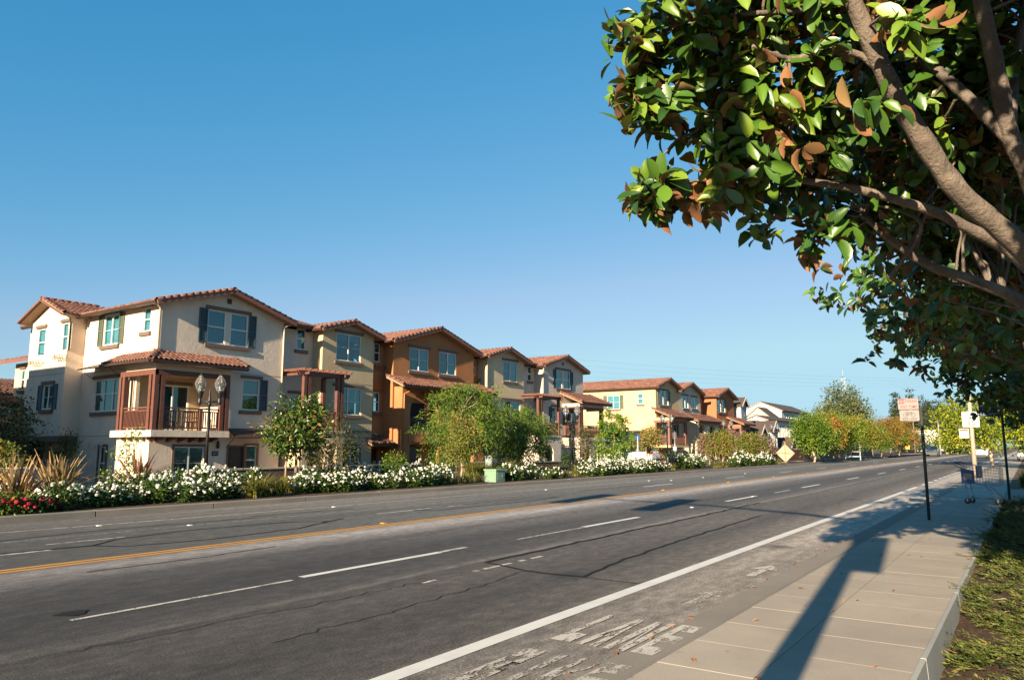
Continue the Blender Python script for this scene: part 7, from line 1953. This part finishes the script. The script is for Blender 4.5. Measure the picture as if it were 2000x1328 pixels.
for (tx_, z, s, w) in (('SPEED', 3.34, .17, 1.2), ('LIMIT', 3.14, .17, 1.2), ('35', 2.79, .42, 1.1)): letter('lettering', tx_, M['sign_k'], q1, SF((cx_ - .204, cy_, z)), s, w, .004)
s4 = thing('notice_sign', 'small white and red notice plate below the speed limit sign', 'sign', (cx_ - .16, cy_ + .38, 2.1))
q2 = plate(s4, cx_ - .17, cy_ + .14, cy_ + .62, 2.08, 2.62, 'sign_w', .008, 'plate', .03)
plate(q2, cx_ - .172, cy_ + .17, cy_ + .59, 2.47, 2.59, 'sign_r', .001, 'red_band', .004)
for k in range(4): plate(q2, cx_ - .172, cy_ + .22, cy_ + .54, 2.38 - k * .07, 2.405 - k * .07, 'box_grey', .001, 'print_line', .004)
# ---- bus stop
bxs, bys = 26.9, .60
bs = thing('bus_stop_sign', 'dark green and navy bus stop flag on a slim green post', 'sign', (bxs, bys, 0))
MB().tube([(bxs, bys, -.35), (bxs, bys, 2.98)], .036, 10).build('post', M['sign_g'], bs)
fl_ = plate(bs, bxs - .02, bys + .09, bys + .58, 2.50, 2.90, 'sign_n', .012, 'flag', .01)
plate(fl_, bxs - .022, bys + .092, bys + .578, 2.78, 2.898, 'sign_g', .002, 'green_band', .008)
letter('lettering', '304', M['sign_w'], fl_, SF((bxs - .0235, bys + .48, 2.80)), .10, 1, .002)
plate(fl_, bxs - .0215, bys + .13, bys + .33, 2.57, 2.60, 'box_grey', .001, 'print_line', .003); plate(fl_, bxs - .0215, bys + .38, bys + .55, 2.58, 2.59, 'box_grey', .001, 'print_line', .003); plate(fl_, bxs - .0215, bys + .25, bys + .55, 2.535, 2.545, 'box_grey', .001, 'print_line', .003)
mb = MB()
for z in (2.56, 2.84): mb.box(bxs - .012, bxs + .012, bys + .03, bys + .10, z, z + .03)
mb.build('bracket', M['steel'], bs)
# ---- shopping cart (handle towards the street, basket along Y)
ct = thing('shopping_cart', 'abandoned wire shopping cart with blue plastic panels on the shaded pavement', 'shopping cart', (24.3, 1.15, .055))
ct.rotation_euler = (0, 0, R(-12)); ct.scale = (1.12, 1.12, 1.12)
bpy.context.view_layer.update()
def cpart(mb, n, m, par=None):
    o = mb.build(n, M[m]); o.parent = par or ct; return o
# local: +y towards the street end (handle), x depth
def P_(y, x, z): return (x, y, z)
bk_ = MB(); W2, zb0, zb1 = .24, .45, .86
def corner(y, x, top): 
    wtop = W2 if y > 0 else W2 * .8
    return Vector((x * wtop, y, (zb1 + (.10 if y > 0 else 0)) if top else zb0 + (.05 if y > 0 else 0)))
ends = (.36, -.42)
for x in (-1, 1):
    for k in range(13):
        y = ends[0] + (ends[1] - ends[0]) * k / 12; t = k / 12
        a = corner(ends[0], x, False).lerp(corner(ends[1], x, False), t); b = corner(ends[0], x, True).lerp(corner(ends[1], x, True), t); bk_.tube([a, b], .004, 4, cap=False)
    for k in range(7):
        t = k / 6
        bk_.tube([corner(ends[0], x, False).lerp(corner(ends[0], x, True), t), corner(ends[1], x, False).lerp(corner(ends[1], x, True), t)], .0045 if k not in (0, 6) else .009, 4, cap=False)
for y in ends:
    for k in range(8):
        t = k / 7; bk_.tube([corner(y, -1, False).lerp(corner(y, 1, False), t), corner(y, -1, True).lerp(corner(y, 1, True), t)], .004, 4, cap=False)
    for k in range(6):
        t = k / 5; bk_.tube([corner(y, -1, False).lerp(corner(y, -1, True), t), corner(y, 1, False).lerp(corner(y, 1, True), t)], .005, 4, cap=False)
for k in range(9):
    t = k / 8; bk_.tube([corner(ends[0], -1, False).lerp(corner(ends[0], 1, False), t), corner(ends[1], -1, False).lerp(corner(ends[1], 1, False), t)], .004, 4, cap=False)
cpart(bk_, 'basket', 'cart_wire')
sp1 = MB(); sp1.prism([Vector((-W2 * .97 - .012, .36, .50)), Vector((-W2 * .95 - .012, .08, .49)), Vector((-W2 * .95 - .012, .08, .80)), Vector((-W2 - .012, .36, .86))], (-.015, 0, 0)); pn = cpart(sp1, 'side_panel', 'cart_blue')
ad = MB(); ad.prism([Vector((-W2 - .03, .31, .60)), Vector((-W2 - .028, .12, .59)), Vector((-W2 - .028, .12, .72)), Vector((-W2 - .03, .31, .74))], (-.004, 0, 0)); cpart(ad, 'advert_card', 'canvas', pn)
cs1 = MB(); cs1.box(-.20, .20, .02, .05, .62, .92); cpart(cs1, 'child_seat_flap', 'cart_blue')
hd = MB(); hd.tube([(-.22, .36, .95), (-.23, .50, 1.0), (.23, .50, 1.0), (.22, .36, .95)], .015, 8); cpart(hd, 'handle', 'cart_blue')
fr_ = MB()
for x in (-.20, .20):
    fr_.tube([(x, .30, .47), (x, .26, .17), (x, .30, .13)], .013, 7); fr_.tube([(x * .95, -.10, .47), (x * .95, -.32, .22), (x * .95, -.40, .15)], .013, 7); fr_.tube([(x, .32, .135), (x * .9, -.42, .135)], .012, 7)
for y in (.3, .0, -.3): fr_.tube([(-.2, y, .135), (.2, y, .135)], .007, 6)
cpart(fr_, 'chassis', 'cart_wire')
for (x, y) in ((-.2, .28), (.2, .28), (-.18, -.36), (.18, -.36)):
    w_ = MB(); w_.tube([(x - .014, y, .062), (x + .014, y, .062)], .062, 16); wh = cpart(w_, 'wheel', 'rubber')
    f_ = MB(); f_.box(x - .022, x - .017, y - .02, y + .02, .05, .14); f_.box(x + .017, x + .022, y - .02, y + .02, .05, .14); f_.box(x - .022, x + .022, y - .02, y + .02, .125, .135); cpart(f_, 'fork', 'cart_wire', wh)
# ---- pale green utility box, grey cabinet
ub = thing('utility_box', 'squat pale green utility box at the kerb among roses', 'utility box', (25.9, 18.9, .1))
ux, uy = 25.9, 18.75
MB().prism([(ux - .32, uy - .3, .12), (ux + .32, uy - .3, .12), (ux + .32, uy + .3, .12), (ux - .32, uy + .3, .12)], (0, 0, .48)).build('body', M['box_green'], ub)
MB().box(ux - .35, ux + .35, uy - .33, uy + .33, .601, .66).build('lid', M['box_green'], ub)
MB().box(ux - .22, ux + .22, uy - .306, uy - .301, .2, .52).build('door', M['box_green'], ub); MB().box(ux + .12, ux + .16, uy - .325, uy - .307, .34, .40).build('latch', M['steel'], ub)
gc = thing('electrical_cabinet', 'grey metal electrical cabinet against the low garden wall', 'cabinet', (39.2, 28.5, .1))
MB().box(38.6, 39.6, 28.2, 28.7, .1, .98).build('body', M['box_grey'], gc); MB().box(38.55, 39.65, 28.15, 28.75, .981, 1.03).build('top', M['box_grey'], gc)
MB().box(38.66, 39.08, 28.185, 28.199, .16, .92).build('door', M['box_grey'], gc); MB().box(39.12, 39.54, 28.185, 28.199, .16, .92).build('door', M['box_grey'], gc)
fh = thing('fire_hydrant', 'dark stubby hydrant in front of the greige house wall', 'hydrant', (45.8, 25.5, .1))
mb = MB(); mb.lathe([(.16, .1), (.16, .18), (.11, .22), (.11, .62), (.15, .65), (.15, .70), (.10, .82), (.03, .9)], (45.8, 25.5, 0), 12); mb.build('barrel', M['iron'], fh)
mb = MB(); mb.tube([(45.62, 25.5, .52), (45.98, 25.5, .52)], .06, 10); mb.build('nozzle', M['iron'], fh)
# ---- fabric construction sign seen from behind, red ramp pad with a slim sign post
cs2_ = thing('construction_sign', 'pale fabric construction sign on a stand, seen from behind with orange cross straps', 'sign', (73.0, 19.0, .1))
c_ = Vector((73.0, 19.0, .98)); h_ = .86
MB().prism([c_ + Vector((0, 0, h_)), c_ + Vector((0, h_, 0)), c_ - Vector((0, 0, h_)), c_ - Vector((0, h_, 0))][::-1], (.012, 0, 0)).build('fabric', M['canvas'], cs2_)
mb = MB(); mb.beam(c_ + Vector((-.02, -h_, 0)), c_ + Vector((-.02, h_, 0)), .07, .02, up=(1, 0, 0)); mb.beam(c_ + Vector((-.02, 0, -h_)), c_ + Vector((-.02, 0, h_ + .22)), .07, .02, up=(1, 0, 0)); mb.build('strap', M['orange'], cs2_)
mb = MB()
for sx in (-1, 1):
    for sy in (-1, 1): mb.beam(c_ + Vector((0, 0, -h_ + .1)), Vector((73.0 + .7 * sx, 19.0 + .7 * sy, .13)), .03, .03)
mb.build('stand', M['iron'], cs2_)
rp = thing('ramp_pad', 'red tactile kerb ramp pad on the far pavement', 'ramp pad', (52.0, 19.0, .15))
p = at(1335, 908, 20.2); MB().box(p.x - .7, p.x + .7, 19.6, 20.5, .13, .155).build('pad', M['red_pad'], rp); rp.location = (p.x, 20, .15)
ts = thing('slim_sign_post', 'slim grey post with small sign backs behind the red ramp pad', 'sign', (p.x, 20.8, .1))
MB().tube([(p.x, 20.8, 0), (p.x, 20.8, 2.7)], .03, 8).build('post', M['steel'], ts); MB().box(p.x - .02, p.x + .0, 20.65, 20.95, 2.15, 2.6).build('plate', M['steel_dk'], ts); MB().box(p.x - .02, p.x, 20.66, 20.94, 1.3, 1.6).build('plate', M['bluesteel'], ts)
p = at(1246, 880, 19.0)
sp5 = thing('slim_sign_post', 'slim white post with a blue plate beside the small orange tree', 'sign', (p.x, 19.0, .1))
MB().tube([(p.x, 19, 0), (p.x, 19, 2.2)], .03, 8).build('post', M['sign_w'], sp5); MB().box(p.x - .02, p.x, 18.85, 19.15, 2.0, 2.25).build('plate', M['cart_blue'], sp5)
bf = thing('bus_bench_frame', 'blue-grey steel bus shelter frame under the street trees', 'bus shelter', (90, 15.6, .1))
for y in (15.4, 16.9): MB().box(89.95, 90.05, y - .05, y + .05, .1, 2.0).build('post', M['bluesteel'], bf)
for z in (.5, 1.0, 1.9): MB().box(89.97, 90.03, 15.451, 16.849, z, z + .08).build('crossbar', M['bluesteel'], bf)
MB().box(89.6, 90.2, 15.5, 16.8, .46, .499).build('bench_seat', M['bluesteel'], bf)
ys_ = thing('warning_sign', 'yellow diamond and plate warning sign far down the street', 'sign', (190, 13.6, 0))
p = depth_pt(1818, 872, 160); MB().tube([(p.x, p.y, 0), (p.x, p.y, 3.0)], .05, 6).build('post', M['steel'], ys_)
c_ = Vector((p.x - .06, p.y, 2.7)); MB().prism([c_ + Vector((0, 0, .62)), c_ + Vector((0, .62, 0)), c_ - Vector((0, 0, .62)), c_ - Vector((0, .62, 0))], (.02, 0, 0)).build('diamond', M['sign_y'], ys_); MB().box(p.x - .06, p.x - .04, p.y - .45, p.y + .45, 1.1, 1.9).build('plate', M['sign_y'], ys_); ys_.location = (p.x, p.y, 0)

# ---- utility poles and wires
UP = []
for i, (px, dep, top, mt, lab) in enumerate(((1836, 150, 822, 'conc_pole', 'pale utility pole with crossarm in front of the conifers'), (1856, 190, 838, 'conc_pole', 'thin pale utility pole by the white shed'), (1787, 170, 820, 'wood_pole', 'brown utility pole behind the parking sign post'), (1720, 120, 822, 'steel', 'slim grey lamp mast among the street trees'))):
    p = depth_pt(px, 872, dep); h = CAM_H + (872 - top) * dep / 1465 + .3
    t = thing('utility_pole', lab, 'utility pole', (p.x, p.y, 0)); UP.append((p.x, p.y, h))
    MB().tube([(p.x, p.y, -.5), (p.x, p.y, h)], [.17, .11], 8).build('pole', M[mt], t)
    if i < 3:
        MB().beam((p.x, p.y - 1.3, h - .5), (p.x, p.y + 1.3, h - .5), .12, .12).build('crossarm', M['wood_pole'] if i == 2 else M['conc_pole'], t)
        for k in (-1.1, -.4, .4, 1.1): MB().lathe([(.05, 0), (.06, .1), (.02, .18)], (p.x, p.y + k, h - .44), 6).build('insulator', M['sign_w'], t)
wr = thing('power_lines', 'thin overhead power lines sagging across the sky above the houses', 'power line', (150, 40, 10))
for k in range(4):
    a = Vector((330, 10 + k, 24 + k * .8)); b = Vector((120, 160, 26 + k * 2.2)); MB().tube([a.lerp(b, t) - Vector((0, 0, 3.5 * math.sin(math.pi * t))) for t in np.linspace(0, 1, 13)], .011, 5).build('wire', M['gutter'], wr)
lt = thing('lattice_mast', 'slender lattice mast with antennas behind the tall rounded tree', 'mast', (0, 0, 0)); p = depth_pt(1655, 872, 320); lt.location = (p.x, p.y, 0)
mb = MB(); hT = CAM_H + (872 - 727) * 320 / 1465
for (dx, dy) in ((-.6, -.6), (.6, -.6), (.6, .6), (-.6, .6)): mb.tube([(p.x + dx * 1.6, p.y + dy * 1.6, 0), (p.x + dx, p.y + dy, hT - 2)], .07, 5)
for k in range(14):
    z = 4 + k * (hT - 6) / 14; z2 = 4 + (k + 1) * (hT - 6) / 14; s = .85; mb.beam((p.x - s, p.y - s, z), (p.x + s, p.y - s, z2), .07, .07); mb.beam((p.x - s, p.y - s, z2), (p.x - s, p.y + s, z), .07, .07)
mb.build('lattice', M['sign_w'], lt)
for (dy, z) in ((-1, hT - 3), (.9, hT - 4.5), (.3, hT - 1.6)): MB().lathe([(.1, 0), (.9, .25), (.95, .3)], (p.x, p.y + dy, z), 10).build('antenna', M['sign_w'], lt)
MB().tube([(p.x, p.y, hT - 2), (p.x, p.y, hT + 1.5)], .06, 5).build('whip', M['sign_w'], lt)
# wooden fence behind the street trees
fn = thing('wooden_fence', 'dark brown board fence behind the street trees', 'fence', (76, 21, 0))
for k in range(58): MB().box(74.5 + k * .30, 74.78 + k * .30, 21.0, 21.04, .1, 1.25 + .02 * (k % 3)).build('board', M['wood'], fn)
for z in (.35, 1.05): MB().box(74.5, 91.9, 21.041, 21.1, z, z + .09).build('rail', M['wood'], fn)
fn2 = thing('wooden_fence', 'farther dark brown fence in the shade of the street trees', 'fence', (92, 20, 0))
for k in range(40): MB().box(92.2 + k * .9, 93.06 + k * .9, 20.2, 20.24, .1, 1.4).build('board', M['wood'], fn2)

# ---- vehicles (x forward, origin on the ground)
def car(label, cat, loc, rz, paint, kind='suv', group=None, name='parked_car'):
    root = thing(name, label, cat, (0, 0, 0), group)
    if kind == 'suv': st = [(2.28, .42, .72, .70, .72, .55), (2.18, .25, .90, .84, .92, .70), (1.75, .22, .98, .90, 1.00, .80), (1.05, .22, 1.04, .92, 1.10, .82), (.80, .22, 1.05, .92, 1.14, .80), (.02, .22, 1.08, .92, 1.60, .64), (-.02, .22, 1.08, .92, 1.61, .64), (-.95, .22, 1.12, .92, 1.66, .64), (-1.05, .22, 1.12, .92, 1.66, .64), (-1.75, .22, 1.16, .91, 1.60, .62), (-1.85, .22, 1.16, .91, 1.58, .62), (-2.20, .28, 1.14, .88, 1.18, .72), (-2.32, .40, .95, .84, 1.0, .66)]
    elif kind == 'sedan': st = [(2.25, .40, .66, .70, .67, .55), (2.15, .22, .78, .84, .80, .70), (1.6, .2, .88, .88, .92, .78), (.95, .2, .93, .89, .98, .80), (.85, .2, .94, .89, 1.0, .80), (.10, .2, .95, .89, 1.38, .60), (.04, .2, .95, .89, 1.39, .60), (-.75, .2, .96, .89, 1.42, .60), (-.83, .2, .96, .89, 1.42, .60), (-1.2, .2, .97, .89, 1.34, .60), (-1.3, .2, .97, .89, 1.32, .60), (-1.85, .22, .97, .87, 1.02, .74), (-2.2, .30, .92, .84, .96, .70), (-2.28, .42, .74, .80, .78, .66)]
    else: st = [(2.75, .45, .85, .75, .86, .6), (2.65, .3, 1.0, .92, 1.04, .8), (1.5, .3, 1.12, .95, 1.18, .85), (1.2, .3, 1.14, .95, 1.22, .82), (.55, .3, 1.16, .95, 1.78, .68), (.5, .3, 1.16, .95, 1.79, .68), (-.4, .3, 1.16, .95, 1.82, .68), (-.5, .3, 1.16, .95, 1.80, .68), (-.65, .3, 1.16, .95, 1.2, .80), (-2.6, .3, 1.16, .95, 1.18, .86), (-2.75, .4, 1.05, .92, 1.1, .84)]
    body, gl = MB(), MB()
    rings = []
    for (x, zb, zl, w, zr, wr_) in st:
        half = [(w * .86, zb), (w * .98, zb + (zl - zb) * .3), (w, zb + (zl - zb) * .62), (w * .965, zl), (wr_, zr), (wr_ * .55, zr + .035)]
        rings.append([Vector((x, y, z)) for y, z in half] + [Vector((x, -y, z)) for y, z in half[::-1]])
    n = 12
    for i in range(len(rings) - 1):
        a, b = rings[i], rings[i + 1]; cab = min(st[i][4] - st[i][2], st[i + 1][4] - st[i + 1][2]) > .2; slope_ = abs(st[i][4] - st[i + 1][4]) > .25
        pillar = abs(st[i][0] - st[i + 1][0]) < .12
        for j in range(n - 1):
            tgt = body
            if j in (3, 7) and not pillar and (cab or (slope_ and max(st[i][4] - st[i][2], st[i + 1][4] - st[i + 1][2]) > .2)): tgt = gl
            if j in (4, 5, 6) and slope_ and max(st[i][4], st[i + 1][4]) > 1.3: tgt = gl
            tgt.add([a[j], b[j], b[j + 1], a[j + 1]], [(0, 1, 2, 3)], 0, True)
    for rgn, o in ((rings[0], 1), (rings[-1], -1)): body.add(rgn, [tuple(range(n))[::o]])
    def lp_(mb, nm, mt, par=None):
        o = mb.build(nm, M[mt]); o.parent = par or root; return o
    bo = lp_(body, 'body', paint); lp_(gl, 'window', 'carglass')
    L0, L1 = st[0][0], st[-1][0]; wb_ = (L0 - .88, L1 + .85)
    for x in wb_:
        for sy in (-1, 1):
            y = sy * .80; w_ = MB(); w_.tube([(x, y - .11, .33), (x, y + .11, .33)], .33, 20); wo_ = lp_(w_, 'wheel', 'rubber')
            r_ = MB(); r_.tube([(x, y + sy * .1, .33), (x, y + sy * .125, .33)], .21, 14); lp_(r_, 'rim', 'steel', wo_)
    zt2 = st[-2][2]; xr = st[-2][0]
    for sy in (-1, 1):
        t = MB(); t.prism([(xr - .10, sy * .86, zt2 - .22), (xr + .22, sy * .895, zt2 - .16), (xr + .22, sy * .895, zt2 + .0), (xr - .10, sy * .86, zt2 - .02)], (-.03, -sy * .30, 0)); lp_(t, 'tail_light', 'taillamp')
        h = MB(); h.prism([(L0 - .04, sy * .80, .62), (L0 - .35, sy * .87, .68), (L0 - .35, sy * .87, .82), (L0 - .08, sy * .78, .76)], (.03, -sy * .28, 0)); lp_(h, 'headlight', 'headlamp')
        m_ = MB(); m_.box(st[4][0] - .25, st[4][0] - .08, sy * .93 - .09, sy * .93 + .09, st[4][2] + .02, st[4][2] + .16); lp_(m_, 'mirror', paint)
    b_ = MB(); b_.box(L1 - .05, L1 + .25, -.80, .80, .36, .58); b_.box(L0 - .25, L0 + .04, -.78, .78, .34, .54); lp_(b_, 'bumper', 'steel_dk' if kind != 'sedan' else paint)
    p_ = MB(); p_.box(L1 - .055, L1 - .045, -.26, .26, .66, .80); lp_(p_, 'number_plate', 'sign_w')
    root.location = loc; root.rotation_euler = (0, 0, rz)
    return root
p = at(1290, 900, 26.0)
car('white hatchback SUV with red tail lights parked behind the roses', 'car', (p.x - .95, 28.3, .02), R(90), 'car_white', 'suv')
p = at(172, 925, 27.5); car('silver car parked behind the large flax plants', 'car', (p.x - .5, 31.0, -.62), R(-80), 'car_silver', 'sedan')
p = at(8, 915, 33.0); car('blue car at the mouth of the side street', 'car', (p.x, 36, -.62), R(-95), 'car_blue', 'sedan')
car('white pickup driving away down the near lane', 'pickup', (122, 5.6, 0), 0, 'car_white', 'pickup', name='pickup_truck')
p = depth_pt(1780, 872, 125); car('dark SUV on the far lanes past the last street tree', 'car', (p.x, 13.2, 0), R(180), 'car_dark', 'suv', name='car')
p = depth_pt(1822, 872, 175); car('dark sedan parked in front of the white building', 'car', (p.x, p.y, 0), R(90), 'car_dark', 'sedan')
car('white car parked on the near side under the lime trees', 'car', (96, .2, .05), R(0), 'car_white', 'suv')
# ---- traffic signal standing just behind the camera (its shadow falls along the pavement)
tg = thing('traffic_signal', 'steel traffic signal pole with mast arm over the road, standing by the pavement', 'traffic light', (-1.0, .80, .05))
px_, py_ = -1.0, .80
MB().tube([(px_, py_, -.3), (px_, py_, 3.2), (px_, py_, 6.3)], [.145, .13, .115], 16).build('pole', M['steel'], tg)
MB().tube([(px_, py_, 6.0), (px_, py_ + 1.5, 6.4), (px_, py_ + 4.0, 6.8), (px_, py_ + 8.6, 7.1)], [.085, .075, .06, .045], 12).build('mast_arm', M['steel'], tg)
def head(yc, z0, z1, w):
    b = MB(); b.box(px_ - .02, px_ + .02, yc - w / 2, yc + w / 2, z0, z1); o = b.build('backplate', M['iron'], tg)
    h = MB(); h.box(px_ + .021, px_ + .22, yc - .16, yc + .16, z0 + .12, z1 - .12); h.build('signal_housing', M['iron'], o)
    for k in range(3):
        zc = z1 - .3 - k * (z1 - z0 - .5) / 2.2; v = MB(); v.tube([(px_ + .221, yc, zc), (px_ + .42, yc, zc - .02)], .12, 12, cap=False); v.build('visor', M['iron'], o)
head(py_ - .20, 3.70, 5.0, .50); head(py_ + 5.3, 6.0, 7.45, .75); head(py_ + 8.3, 6.3, 7.7, .7)
